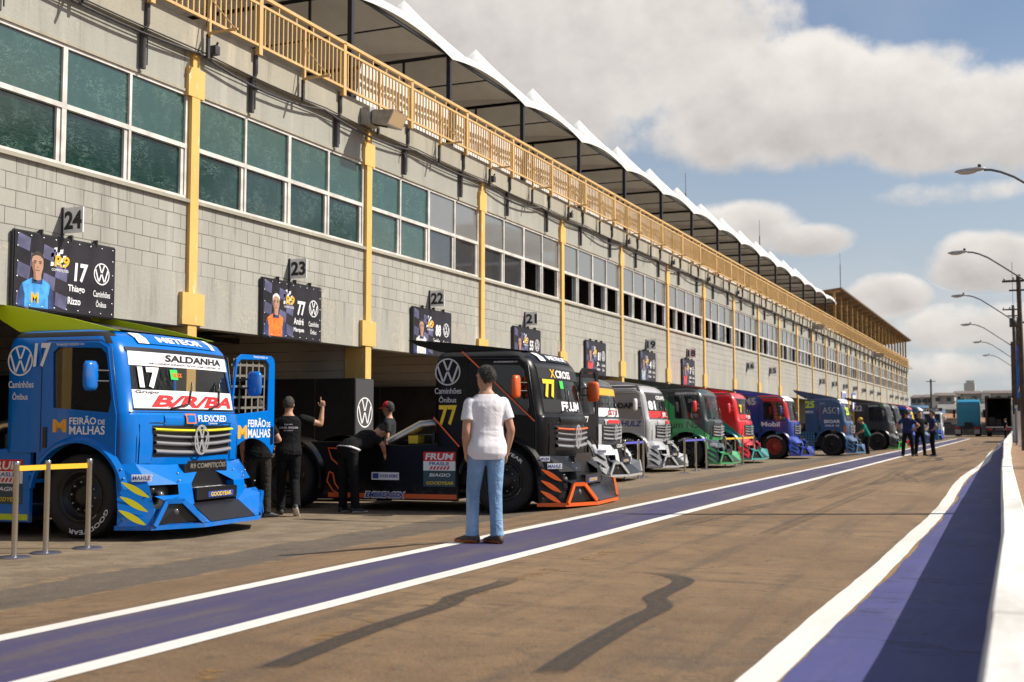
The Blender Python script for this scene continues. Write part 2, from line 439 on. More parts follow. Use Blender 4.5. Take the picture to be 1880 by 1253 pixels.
# tyre marks laid on the road
def rubber_material():
    m = bpy.data.materials.new('tyre_rubber_mark'); m.use_nodes = True
    n = NT(m.node_tree); b = n.n['Principled BSDF']
    p = n.new('ShaderNodeNewGeometry').outputs['Position']
    b.inputs['Base Color'].default_value = (0.045, 0.040, 0.036, 1); b.inputs['Roughness'].default_value = 0.6
    uvn = n.new('ShaderNodeUVMap'); u, v, _ = n.sep(uvn.outputs[0])
    f = n.noise(n.comb(n.math('MULTIPLY', u, 9.0), n.math('MULTIPLY', v, 3.0), 0), 1.0, 5, 0.7)
    edge = n.math('MULTIPLY', n.ramp(u, 0.0, 0.14), n.math('SUBTRACT', 1.0, n.ramp(u, 0.86, 1.0)))
    ends = n.math('MULTIPLY', n.ramp(v, 0.0, 0.03), n.math('SUBTRACT', 1.0, n.ramp(v, 0.7, 1.0)))
    core = n.math('ADD', 0.62, n.math('MULTIPLY', n.math('ABSOLUTE', n.math('SUBTRACT', u, 0.5)), 0.5))
    a = n.math('MULTIPLY', n.math('MULTIPLY', edge, ends), n.math('MULTIPLY', core, n.ramp(f, 0.10, 0.5)), clamp=True)
    gr = n.ramp(n.noise(p, 34.0, 7, 0.78), 0.34, 0.58)
    a = n.math('MULTIPLY', a, n.math('ADD', 0.50, n.math('MULTIPLY', gr, 0.42)))
    n.link(a, b.inputs['Alpha'])
    return m
M_RUB = rubber_material()
M_RUB2 = M_RUB.copy(); M_RUB2.name = 'faint_tyre_mark'
for nd in M_RUB2.node_tree.nodes:
    if nd.type == 'MATH' and nd.operation == 'ADD' and abs(nd.inputs[0].default_value - 0.62) < 1e-4: nd.inputs[0].default_value = 0.12
def px_ground(x, y, h=1.22):
    """photo pixel -> point of the road plane (used once, to lay flat marks where they are on the road)"""
    dpt = F_PX * h / (y - 780.0)
    th = R(YAW); xc = (x - 940) * dpt / F_PX
    return (xc * math.cos(th) - dpt * math.sin(th), xc * math.sin(th) + dpt * math.cos(th))
def mark(pts, w0, m, z=0.007, side=None):
    P_ = [Vector(p) for p in pts]
    Q = []
    for i in range(len(P_) - 1):
        p0, p1, p2, p3 = P_[max(i - 1, 0)], P_[i], P_[i + 1], P_[min(i + 2, len(P_) - 1)]
        for k in range(8):
            t = k / 8
            Q.append(0.5 * ((2 * p1) + (p2 - p0) * t + (2 * p0 - 5 * p1 + 4 * p2 - p3) * t * t + (3 * p1 - p0 - 3 * p2 + p3) * t ** 3))
    Q.append(P_[-1])
    vs, fs, uv = [], [], []
    L = len(Q)
    for i, q in enumerate(Q):
        t = (Q[min(i + 1, L - 1)] - Q[max(i - 1, 0)]).normalized(); s_ = Vector(side) if side else Vector((t.y, -t.x))
        for sgn in (-1, 1):
            e = q + s_ * (sgn * w0 / 2); vs.append((e.x, e.y, gz(e.x) + z)); uv.append(((sgn + 1) / 2, i / (L - 1)))
    fs = [(2 * i, 2 * i + 1, 2 * i + 3, 2 * i + 2) for i in range(L - 1)]
    me = bpy.data.meshes.new('tyre_mark'); me.from_pydata(vs, [], fs); me.materials.append(m)
    ul = me.uv_layers.new(name='UVMap')
    for lp in me.loops: ul.data[lp.index].uv = uv[lp.vertex_index]
    return tag(put('tyre_mark', me), kind='structure')
S1 = [(1000, 1233), (1085, 1178), (1164, 1133), (1205, 1114), (1208, 1103), (1199, 1094), (1217, 1083), (1248, 1068), (1247, 1059), (1217, 1052), (1164, 1047), (1071, 1046)]
S2 = [(500, 1222), (620, 1174), (720, 1138), (805, 1112), (832, 1099), (838, 1092), (885, 1078), (922, 1068), (932, 1061), (900, 1057)]
SIDE = (math.cos(R(YAW)), math.sin(R(YAW)))
mark([px_ground(*p) for p in S1], 0.20, M_RUB, 0.007, SIDE)
mark([px_ground(*p) for p in S2], 0.19, M_RUB, 0.007, SIDE)
rr = random.Random(4)
for k in range(16):
    y0 = rr.uniform(8, 70); x0 = rr.uniform(-4.0, -1.8); ln = rr.uniform(5, 16); dx = rr.uniform(-0.8, 0.8)
    mark([(x0, y0), (x0 + dx * 0.3, y0 + ln * 0.35), (x0 + dx * 0.8, y0 + ln * 0.7), (x0 + dx, y0 + ln)], rr.uniform(0.2, 0.34), M_RUB2, 0.0062 + k * 0.0001)
for k in range(3):
    y0 = 42 + k * 17; 
    mark([(-3.2, y0), (-2.7, y0 + 2), (-2.9, y0 + 5), (-2.1, y0 + 9)], 0.28, M_RUB, 0.0085)
# worn dashes of an old line
def worn_alpha(m, lo, hi):
    n = NT(m.node_tree); p = n.new('ShaderNodeNewGeometry').outputs['Position']
    n.link(n.ramp(n.noise(p, 9.0, 8, 0.78), lo, hi), n.n['Principled BSDF'].inputs['Alpha'])
M_OLD = paint_material('old_line_paint', (0.25, 0.20, 0.14), (0.13, 0.095, 0.062), 1.0)
M_OLDY = paint_material('old_yellow_paint', (0.30, 0.165, 0.045), (0.13, 0.092, 0.060), 1.0)
worn_alpha(M_OLD, 0.46, 0.62); worn_alpha(M_OLDY, 0.48, 0.64)
for k in range(14):
    y0 = 2.6 + k * 1.55 + rr.uniform(-0.2, 0.2)
    b = MB(); pts = []
    for i in range(9):
        t = i / 8; pts.append((-3.70 + rr.uniform(-0.03, 0.03), y0 + t * 0.8)); 
    vs = [(p[0] - 0.09 * rr.uniform(0.5, 1.1), p[1], 0.0045) for p in pts] + [(p[0] + 0.09 * rr.uniform(0.5, 1.1), p[1], 0.0045) for p in pts]
    b.add(vs, [(i, i + 9, i + 10, i + 1) for i in range(8)])
    tag(b.build('old_dash', M_OLDY if k < 6 else M_OLD), kind='structure')

# ------------------------------------------------------------------ pit wall
M_WALLW = paint_material('white_wall_paint', (0.78, 0.76, 0.72), (0.50, 0.47, 0.42), 0.75)
b = MB()
segs = [(-8 + 6.0 * i, -8 + 6.0 * (i + 1) - 0.015) for i in range(25)]
for k, (a, c) in enumerate(segs):
    j = rr.uniform(-0.006, 0.006)
    for i in range(4):
        ya, yb = a + (c - a) * i / 4, a + (c - a) * (i + 1) / 4
        xa, xb = wl(ya) + j, wl(yb) + j
        vs = [(xa, ya, -0.05), (xa + 0.012, ya, 0.62), (xa + 0.03, ya, 0.65), (xa + 0.15, ya, 0.65), (xa + 0.165, ya, 0.62), (xa + 0.175, ya, -0.05)]
        vs += [(v[0] - xa + xb, yb, v[2]) for v in vs]
        b.add(vs, [(0, 1, 7, 6), (1, 2, 8, 7), (2, 3, 9, 8), (3, 4, 10, 9), (4, 5, 11, 10)] + ([(0, 5, 4, 3, 2, 1)] if i == 0 else []) + ([(6, 7, 8, 9, 10, 11)] if i == 3 else []))
tag(b.build('pit_wall', M_WALLW, weld=0.001), 'low white painted concrete wall along the right side of the pit lane', 'wall')
# ================================================================== PIT BUILDING
FX = -12.0; BAY = 5.5; Y0 = 15.25                # facade plane, bay pitch, first yellow column
def cy(n): return Y0 + BAY * (n - 1)             # column n
NB0, NB1 = -1, 24                                 # columns built

def stained(name, base, dark, light, brick=None, stain=0.5, top=None):
    m = bpy.data.materials.new(name); m.use_nodes = True
    n = NT(m.node_tree); b = n.n['Principled BSDF']
    p = n.new('ShaderNodeNewGeometry').outputs['Position']
    x, y, z = n.sep(p)
    big = n.noise(p, 0.55, 5, 0.6); drip = n.noise(n.scale(p, (1, 2.6, 0.22)), 1.0, 7, 0.62); fine = n.noise(p, 18.0, 5, 0.65)
    c = n.mix(n.ramp(big, 0.32, 0.68), c4(base), c4(tuple(v * 0.88 for v in base)))
    c = n.mix(n.math('MULTIPLY', n.ramp(drip, 0.54, 0.74), stain), c, c4(light))
    c = n.mix(n.math('MULTIPLY', n.ramp(drip, 0.47, 0.28), stain * 0.75), c, c4(dark))
    c = n.mix(n.math('MULTIPLY', n.ramp(fine, 0.5, 0.8), 0.25), c, c4(dark))
    if top:                                      # run-off stains below the ledge above
        run = n.ramp(n.noise(n.scale(p, (1, 4.5, 0.12)), 1.0, 6, 0.65), 0.52, 0.70)
        fall = n.ramp(n.math('ADD', z, n.math('MULTIPLY', n.noise(n.scale(p, (1, 5, 0.1)), 1.0, 4), 0.9)), top - 0.35, top + 0.55)
        c = n.mix(n.math('MULTIPLY', n.math('MULTIPLY', run, fall), 0.62), c, (0.105, 0.095, 0.075, 1))
        pat = n.ramp(n.noise(p, 1.7, 6, 0.7, 0.6), 0.62, 0.70)
        c = n.mix(n.math('MULTIPLY', pat, 0.5), c, (0.47, 0.455, 0.40, 1))
    h = fine
    if brick:
        bw, bh, z0 = brick
        bt = n.new('ShaderNodeTexBrick'); bt.offset = 0.5
        jit = n.math('MULTIPLY', n.math('SUBTRACT', n.noise(p, 3.0, 3), 0.5), 0.012)
        n.put(bt.inputs['Vector'], n.comb(n.math('ADD', y, 0.05), n.math('ADD', n.math('SUBTRACT', z, z0), jit), 0.0))
        bt.inputs['Scale'].default_value = 1.0; bt.inputs['Brick Width'].default_value = bw; bt.inputs['Row Height'].default_value = bh
        bt.inputs['Mortar Size'].default_value = 0.0075; bt.inputs['Mortar Smooth'].default_value = 0.25; bt.inputs['Bias'].default_value = 0.0
        bt.inputs['Color1'].default_value = (0.955, 0.955, 0.955, 1); bt.inputs['Color2'].default_value = (1.015, 1.015, 1.015, 1); bt.inputs['Mortar'].default_value = (1, 1, 1, 1)
        c = n.mix(1.0, c, bt.outputs['Color'], 'MULTIPLY')
        gap = n.math('MULTIPLY', bt.outputs['Fac'], n.ramp(n.noise(p, 2.0, 3), 0.25, 0.5))
        c = n.mix(n.math('MULTIPLY', gap, 0.78), c, (0.085, 0.078, 0.066, 1))
        h = n.math('SUBTRACT', n.math('MULTIPLY', fine, 0.3), bt.outputs['Fac'])
    n.link(c, b.inputs['Base Color']); b.inputs['Roughness'].default_value = 0.88
    bp = n.new('ShaderNodeBump'); bp.inputs['Strength'].default_value = 0.55; bp.inputs['Distance'].default_value = 0.012
    n.link(h, bp.inputs['Height']); n.link(bp.outputs[0], b.inputs['Normal'])
    return m, n, c, b

GREY = (0.375, 0.365, 0.325)
M_BLOCK, *_ = stained('painted_blockwork', GREY, (0.20, 0.19, 0.165), (0.50, 0.485, 0.43), (0.35, 0.228, 3.58), 0.75, 4.70)
M_BEAM, n_, c_, b_ = stained('concrete_beam', (0.365, 0.355, 0.315), (0.17, 0.16, 0.14), (0.52, 0.49, 0.41), None, 0.9, 3.62)
p_ = n_.new('ShaderNodeNewGeometry').outputs['Position']
wv = n_.noise(n_.scale(p_, (1, 1.2, 1.6)), 2.4, 6, 0.75, 1.2)
ln = n_.math('MULTIPLY', n_.ramp(n_.math('ABSOLUTE', n_.math('SUBTRACT', wv, 0.5)), 0.014, 0.0), n_.ramp(n_.noise(p_, 1.1, 3), 0.5, 0.6))
n_.link(n_.mix(n_.math('MULTIPLY', ln, 0.75), c_, (0.62, 0.52, 0.33, 1)), b_.inputs['Base Color'])
M_RENDER, *_ = stained('grey_render', (0.345, 0.343, 0.303), (0.19, 0.185, 0.16), (0.46, 0.445, 0.38), None, 0.6, 7.12)
M_SLAB, *_ = stained('weathered_slab', (0.36, 0.335, 0.27), (0.20, 0.18, 0.14), (0.50, 0.44, 0.33), None, 0.8)
M_INBLOCK, *_ = stained('garage_blockwork', (0.52, 0.45, 0.37), (0.33, 0.29, 0.24), (0.58, 0.51, 0.42), (0.40, 0.20, -0.1), 0.4)
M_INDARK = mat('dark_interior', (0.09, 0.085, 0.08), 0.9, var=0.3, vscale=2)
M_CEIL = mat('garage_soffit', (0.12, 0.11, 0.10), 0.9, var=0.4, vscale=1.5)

def yellow_material(name, col, worn):
    m = bpy.data.materials.new(name); m.use_nodes = True
    n = NT(m.node_tree); b = n.n['Principled BSDF']
    p = n.new('ShaderNodeNewGeometry').outputs['Position']
    f = n.noise(n.scale(p, (4, 4, 1.0)), 2.2, 8, 0.7); g2 = n.noise(p, 1.3, 4)
    c = n.mix(n.ramp(f, 0.58, 0.68), c4(col), c4(worn))
    c = n.mix(n.math('MULTIPLY', n.ramp(g2, 0.4, 0.7), 0.35), c, c4(tuple(v * 0.72 for v in col)))
    n.link(c, b.inputs['Base Color']); b.inputs['Roughness'].default_value = 0.6
    return m
M_YEL = yellow_material('yellow_column_paint', (0.72, 0.445, 0.125), (0.80, 0.66, 0.42))
M_RAIL = yellow_material('yellow_rail_paint', (0.62, 0.40, 0.16), (0.68, 0.50, 0.30))
M_ALU = mat('white_window_frame', (0.62, 0.59, 0.55), 0.45, var=0.2, vscale=3)
M_PIPE = mat('dark_pipe', (0.045, 0.042, 0.045), 0.5, var=0.3, vscale=5)

def glass_material(name, col, rough, film=False, ior=1.9):
    m = bpy.data.materials.new(name); m.use_nodes = True
    n = NT(m.node_tree); b = n.n['Principled BSDF']
    p = n.new('ShaderNodeNewGeometry').outputs['Position']
    b.inputs['IOR'].default_value = ior
    dirt = n.noise(n.scale(p, (1, 1.5, 1.0)), 3.0, 6, 0.7)
    if film:
        wv = n.noise(n.scale(p, (1, 2.6, 7.0)), 1.6, 5, 0.62, 1.6)
        scr = n.math('MULTIPLY', n.ramp(n.math('ABSOLUTE', n.math('SUBTRACT', wv, 0.5)), 0.028, 0.0), n.ramp(n.noise(p, 2.2, 4), 0.42, 0.6))
        c = n.mix(n.math('MULTIPLY', scr, 0.38), c4(col), (0.22, 0.34, 0.30, 1))
        c = n.mix(n.math('MULTIPLY', n.ramp(dirt, 0.5, 0.75), 0.22), c, (0.10, 0.20, 0.18, 1))
        bp = n.new('ShaderNodeBump'); bp.inputs['Strength'].default_value = 0.10; bp.inputs['Distance'].default_value = 0.01
        n.link(wv, bp.inputs['Height']); n.link(bp.outputs[0], b.inputs['Normal'])
        n.link(n.math('ADD', rough, n.math('MULTIPLY', scr, 0.25)), b.inputs['Roughness'])
    else:
        c = n.mix(n.math('MULTIPLY', n.ramp(dirt, 0.5, 0.8), 0.3), c4(col), c4(tuple(v + 0.07 for v in col)))
        b.inputs['Roughness'].default_value = rough
        bp = n.new('ShaderNodeBump'); bp.inputs['Strength'].default_value = 0.02; bp.inputs['Distance'].default_value = 0.02
        n.link(n.noise(p, 0.9, 2), bp.inputs['Height']); n.link(bp.outputs[0], b.inputs['Normal'])
    n.link(c, b.inputs['Base Color'])
    return m
M_GREEN = glass_material('green_filmed_glass', (0.003, 0.026, 0.019), 0.04, True, 1.8)
M_GLASS = glass_material('window_glass', (0.035, 0.038, 0.038), 0.02, False, 2.3)
M_GREENU = glass_material('green_glass_sky_tone', (0.020, 0.066, 0.052), 0.05, True, 1.95)  # upper green panes: sky reflection put into the paler base colour
M_GLASSU = glass_material('glass_sky_tone', (0.19, 0.19, 0.18), 0.05, False, 2.2)  # upper row: base colour lightened to stand for the reflected sky
M_GLASSG = glass_material('greenish_glass', (0.030, 0.075, 0.062), 0.05, True, 1.9)

BLD = empty('pit_building', (FX, 70, 0), label='long grey two storey garage building with yellow columns and a terrace railing', cat='building')
def bpart(b, name, m, parent=None, **kw):
    o = b.build(name, m, parent or BLD, **kw)
    if (parent or BLD) is BLD: o.matrix_parent_inverse = Matrix.Translation((-FX, -70, 0))
    return o
ya, yb = cy(NB0), cy(NB1) + 0.1
b = MB(); b.box(FX - 0.25, FX, ya, yb, 2.755, 3.58); bpart(b, 'beam', M_BEAM)
b = MB(); b.box(FX - 0.20, FX - 0.006, ya, yb, 3.58, 4.70); bpart(b, 'block_wall', M_BLOCK)
b = MB(); b.box(FX - 0.20, FX - 0.004, ya, yb, 6.50, 7.12); bpart(b, 'rendered_wall', M_RENDER)
b = MB(); b.box(FX - 0.30, FX + 0.10, ya, yb, 7.12, 7.60); b.box(FX - 7.0, FX - 0.30, ya, yb, 7.2, 7.56); bpart(b, 'terrace_slab', M_SLAB)
b = MB(); b.box(FX - 0.22, FX + 0.05, ya, yb, 4.70, 4.755); b.box(FX - 0.22, FX + 0.012, ya, yb, 6.455, 6.50); bpart(b, 'window_ledge', M_SLAB)
# garages behind: back wall, partitions, ceiling, end wall
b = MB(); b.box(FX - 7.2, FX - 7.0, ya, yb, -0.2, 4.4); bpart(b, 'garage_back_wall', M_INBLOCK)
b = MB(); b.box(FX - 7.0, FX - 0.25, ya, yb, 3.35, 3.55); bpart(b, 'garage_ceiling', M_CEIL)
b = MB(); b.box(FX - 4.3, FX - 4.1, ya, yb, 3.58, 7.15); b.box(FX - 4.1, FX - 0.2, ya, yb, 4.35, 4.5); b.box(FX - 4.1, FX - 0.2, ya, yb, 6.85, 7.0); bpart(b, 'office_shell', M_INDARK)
b = MB(); b.box(FX - 7.2, FX + 0.0, yb, yb + 0.2, -0.2, 7.6); bpart(b, 'end_wall', M_BLOCK)
for k in range(NB0, NB1 + 1):
    y = cy(k)
    b = MB()
    if k < NB1:
        b.box(FX - 6.98, FX - 0.45, y - 0.07, y + 0.07, -0.2, 3.34)
        bpart(b, 'garage_partition', M_INBLOCK)
    # yellow column: shaft, capital plate at the beam, wider head at the window top
    b = MB()
    b.box(FX - 0.42, FX + 0.055, y - 0.11, y + 0.11, -0.15, 2.75)
    b.box(FX - 0.05, FX + 0.055, y - 0.10, y + 0.10, 2.75, 6.40)
    b.box(FX - 0.05, FX + 0.075, y - 0.27, y + 0.27, 2.78, 3.28)
    b.box(FX - 0.05, FX + 0.062, y - 0.20, y + 0.20, 6.40, 6.86)
    b.box(FX - 0.05, FX + 0.05, y - 0.085, y + 0.085, 6.86, 7.11)
    bpart(b, 'column', M_YEL)
# lintel trusses inside the openings
for k in range(0, 9):
    y = cy(k); b = MB()
    b.bar((FX - 1.0, y + 0.1, 2.95), (FX - 1.0, y + BAY - 0.1, 2.95), 0.08, 0.10)
    b.bar((FX - 3.0, y + 0.1, 2.95), (FX - 3.0, y + BAY - 0.1, 2.95), 0.08, 0.10)
    for i in range(3):
        yy = y + 0.9 + i * 1.8
        b.bar((FX - 0.3, yy, 3.05), (FX - 6.8, yy, 3.05), 0.06, 0.08)
    bpart(b, 'ceiling_joist', M_PIPE)
# windows: one per bay, four lights wide and two high
OPEN = {3: (2, 3), 4: (0, 1, 2, 3), 5: (0, 1, 2, 3), 6: (0, 1, 2, 3), 7: (0, 1, 3), 8: (1, 3), 9: (0, 1), 10: (0, 1, 3), 11: (3,), 12: (0, 2, 3), 13: (2, 3), 14: (1, 3), 15: (2, 3), 16: (0, 3), 17: (1, 2), 18: (2, 3), 19: (0, 1, 2), 20: (1, 2, 3), 21: (0, 2), 22: (1, 3), 23: (1, 2)}
XW = FX - 0.045; rw = random.Random(12)
for k in range(NB0, NB1):
    y = cy(k) + 0.11; L = BAY - 0.22
    fr = MB()
    fr.box(XW - 0.05, XW + 0.03, y, y + L, 4.755, 4.81); fr.box(XW - 0.05, XW + 0.03, y, y + L, 6.405, 6.455); fr.box(XW - 0.05, XW + 0.035, y, y + L, 5.56, 5.63)
    ed = [0, 0.25, 0.5, 0.75, 1.0]
    for i, e in enumerate(ed):
        wd = 0.085 if i == 2 else 0.05
        yc = y + L * e
        y1_, y2_ = max(y, yc - wd / 2), min(y + L, yc + wd / 2)
        if i in (0, 4): y1_, y2_ = (y, y + 0.06) if i == 0 else (y + L - 0.06, y + L)
        fr.box(XW - 0.05, XW + 0.032, y1_, y2_, 4.81, 5.56); fr.box(XW - 0.05, XW + 0.032, y1_, y2_, 5.63, 6.405)
        if 0 < i: fr.box(XW - 0.07, XW + 0.012, y1_ - 0.075, y1_ - 0.012, 4.81, 5.56)
    F_ = bpart(fr, 'window', M_ALU)
    op = OPEN.get(k, ())
    mats_ = [M_GREEN if k <= 1 else M_GLASSG, M_GLASS]; matu_ = [M_GREENU, M_GLASSU]
    for i in range(4):
        a, c = y + L * i / 4, y + L * (i + 1) / 4
        pm = 0 if (k <= 1 or (k == 2 and i < 2)) else 1
        tl = rw.uniform(-0.004, 0.004); tz = rw.uniform(-0.003, 0.003)
        def pane(x, y0_, y1_, z0_, z1_, m_):
            q = MB(); q.add([(x, y0_, z0_), (x + tl, y1_, z0_), (x + tl + tz, y1_, z1_), (x + tz, y0_, z1_)] + [(x - 0.006, y0_, z0_), (x - 0.006, y1_, z0_), (x - 0.006, y1_, z1_), (x - 0.006, y0_, z1_)], [(0, 1, 2, 3), (4, 7, 6, 5), (0, 4, 5, 1), (1, 5, 6, 2), (2, 6, 7, 3), (3, 7, 4, 0)])
            q.build('pane', m_, F_)
        pane(XW - 0.006, a + 0.02, c - 0.02, 5.6, 6.43, matu_[pm])
        if i not in op: pane(XW - 0.028, a + 0.02, c - 0.02, 4.78, 5.6, mats_[pm])
        else:
            s0 = a + 0.02 if i % 2 else c - 0.30
            pane(XW - 0.048, s0, s0 + 0.28, 4.78, 5.6, mats_[pm])
# terrace railing in sections of half a bay, with braces and drop pipes
XR = FX + 0.20
def railing(y0, L, brace, pipe, dense=False):
    b = MB()
    b.bar((XR, y0, 8.53), (XR, y0 + L, 8.53), 0.06)
    b.bar((XR, y0, 8.37), (XR, y0 + L, 8.37), 0.045)
    b.bar((XR, y0, 7.66), (XR, y0 + L, 7.66), 0.045)
    n_ = 20
    for i in range(1, n_):
        yy = y0 + L * i / n_
        if abs(i - n_ / 2) > 0.6: b.bar((XR, yy, 7.68), (XR, yy, 8.35), 0.027)
        if i % 4 == 0: b.bar((XR, yy, 8.38), (XR, yy, 8.51), 0.028)
    ym = y0 + L / 2
    b.bar((XR, ym, 7.40), (XR, ym, 8.38), 0.05)
    o = bpart(b, 'railing', M_RAIL)
    p = MB(); p.box(XR - 0.05, XR + 0.03, y0 - 0.05, y0 + 0.05, 7.50, 8.52); p.build('post', M_RAIL, o)
    br = MB()
    br.bar((XR, ym, 7.46), (XR + 0.55, ym, 7.46), 0.035); br.bar((XR + 0.5, ym, 7.46), (XR, ym, 8.05), 0.016)
    br.build('brace', M_RAIL, o)
    br = MB(); br.bar((XR - 0.02, ym, 7.05), (XR - 0.02, ym, 7.44), 0.05); br.build('bracket', M_PIPE, o)
    if pipe:
        pp = MB(); pp.tube([(FX + 0.12, y0, 7.5), (FX + 0.12, y0, 7.2), (FX + 0.055, y0, 7.08), (FX + 0.055, y0, 6.52)], 0.045, 8)
        pp.tube([(FX + 0.05, y0 + 0.10, 7.1), (FX + 0.05, y0 + 0.10, 6.60)], 0.012, 5)
        pp.build('drain_pipe', M_PIPE, o)
HB = BAY / 2
yr = 19.48 - 5 * HB
while yr < yb - 0.5:
    L = min(HB, yb - yr)
    railing(yr, L, True, True); yr += HB
# cable along the slab, hooks
b = MB(); pts = []
rc = random.Random(3)
y = ya
while y < yb:
    for i in range(8):
        t = i / 8; sag = -0.13 * 4 * t * (1 - t) * (1 + 0.5 * math.sin(y))
        pts.append((FX + 0.12, y + t * BAY / 1.5, 7.10 + sag))
    y += BAY / 1.5
b.tube(pts, 0.022, 5)
b.tube([(p[0] + 0.02, p[1], 7.14 + 0.25 * (p[2] - 7.1)) for p in pts], 0.013, 4)
bpart(b, 'cable', M_PIPE)
for k in range(0, 12):
    b = MB(); yy = cy(k) + rc.uniform(1.0, 2.0)
    b.tube([(FX, yy, 6.93), (FX + 0.10, yy, 6.95), (FX + 0.12, yy, 6.87)], 0.016, 5)
    bpart(b, 'hook', M_PIPE)

# ------------------------------------------------------------------ numbers, banners, floodlights on the facade
M_PLATE = mat('sign_plate', (0.84, 0.84, 0.83), 0.5, var=0.05, vscale=6)
M_BLK = mat('black_print', (0.012, 0.012, 0.014), 0.5)
M_WHT = mat('white_print', (0.80, 0.80, 0.82), 0.5)
M_FRAME = mat('banner_frame', (0.02, 0.02, 0.022), 0.5)
def decal(parent, txt, fn, u0, u1, v0, v1, m, bold=0.0, shear=0.0, name='lettering'):
    vs, fs, asp = text_raw(txt, bold, shear)
    b = MB(); b.add([fn(u0 + (u1 - u0) * p[0], v0 + (v1 - v0) * p[1]) for p in vs], fs)
    return b.build(name, m, parent, recalc=False)
def flat(parent, loops, fn, m, name):
    vs, fs = plate_raw(loops)
    b = MB(); b.add([fn(p[0], p[1]) for p in vs], fs)
    return b.build(name, m, parent, recalc=False)
def vw_loops(cx, cy_, r):
    t = 0.10 * r
    return None
def vw(parent, cx, cyy, r, fn, m, name='emblem', asp=1.0, t=0.13):
    """ring with a V over a W"""
    b = MB(); n_ = 40
    q = lambda x, y: fn(cx + x * r * asp, cyy + y * r)
    ri = 1 - t * 0.85
    vs = [q(ro * math.cos(2 * math.pi * i / n_), ro * math.sin(2 * math.pi * i / n_)) for i in range(n_) for ro in (ri, 1.0)]
    b.add(vs, [(2 * i, 2 * i + 1, (2 * i + 3) % (2 * n_), (2 * i + 2) % (2 * n_)) for i in range(n_)])
    def stroke(p0, p1, w_):
        b.add([q(p0[0] - w_, p0[1]), q(p0[0] + w_, p0[1]), q(p1[0] + w_, p1[1]), q(p1[0] - w_, p1[1])], [(0, 1, 2, 3)])
    w_ = t * 0.62
    stroke((-0.34, 0.86), (-0.03, 0.10), w_); stroke((0.34, 0.86), (0.03, 0.10), w_)
    stroke((-0.80, 0.44), (-0.36, -0.78), w_); stroke((0.80, 0.44), (0.36, -0.78), w_)
    stroke((-0.36, -0.78), (-0.02, 0.02), w_); stroke((0.36, -0.78), (0.02, 0.02), w_)
    return b.build(name, m, parent, recalc=False)

M_SIGNARM = M_PIPE
def number_sign(k, txt, label):
    y = cy(k) + 2.75
    t = empty('number_sign', (FX, y, 3.82), label=label, cat='sign', group='garage number signs')
    b = MB(); b.box(0.03, 0.37, -0.008, 0.008, 0, 0.35); b.build('plate', M_PLATE, t)
    b = MB(); b.box(0.0, 0.03, -0.015, 0.015, -0.10, 0.36); b.build('bracket', M_SIGNARM, t)
    decal(t, txt, lambda u, v: (u, -0.015, v), 0.05, 0.35, 0.05, 0.30, M_BLK, 0.035, name='number')
NUMS = {0: '24', 1: '23', 2: '22', 3: '21', 5: '19', 6: '18', 8: '16', 9: '15', 12: '12', 13: '11', 14: '10', 15: '09', 16: '08', 17: '07', 18: '06', 20: '04', 21: '03', 22: '02', 23: '01'}
for k, s_ in NUMS.items():
    number_sign(k, s_, 'small grey plate on the facade reading %s, above garage door' % s_)

M_SKIN = mat('skin', (0.46, 0.24, 0.15), 0.55, var=0.12, vscale=9)
M_HAIR = mat('dark_hair', (0.035, 0.026, 0.02), 0.7, var=0.4, vscale=30)
M_SKINP = mat('printed_skin', (0.44, 0.25, 0.17), 0.5); M_SKINS = mat('printed_skin_shade', (0.25, 0.12, 0.075), 0.5); M_SUITD = mat('printed_suit_shade', (0.02, 0.05, 0.16), 0.5, var=0.4, vscale=8)
M_BANNER = mat('black_banner_vinyl', (0.016, 0.014, 0.020), 0.4, var=0.3, vscale=2)
M_CHK = mat('banner_check', (0.10, 0.10, 0.19), 0.5, var=0.4, vscale=3)
M_GOLD = mat('banner_gold', (0.75, 0.42, 0.02), 0.5)
M_SUITS = {'blue': mat('blue_race_suit', (0.05, 0.30, 0.72), 0.6, var=0.3, vscale=8), 'orange': mat('orange_race_suit', (0.80, 0.17, 0.02), 0.6, var=0.3, vscale=8),
           'white': mat('white_race_suit', (0.70, 0.66, 0.64), 0.6, var=0.3, vscale=8), 'red': mat('red_race_suit', (0.55, 0.05, 0.03), 0.6, var=0.3, vscale=8), 'grey': mat('grey_race_suit', (0.35, 0.40, 0.40), 0.6, var=0.4, vscale=10)}
M_RED = mat('red_print', (0.62, 0.02, 0.025), 0.5)
M_YPRINT = mat('yellow_print', (0.78, 0.55, 0.02), 0.5)
M_GROM = mat('eyelet', (0.6, 0.6, 0.62), 0.3, 0.8)
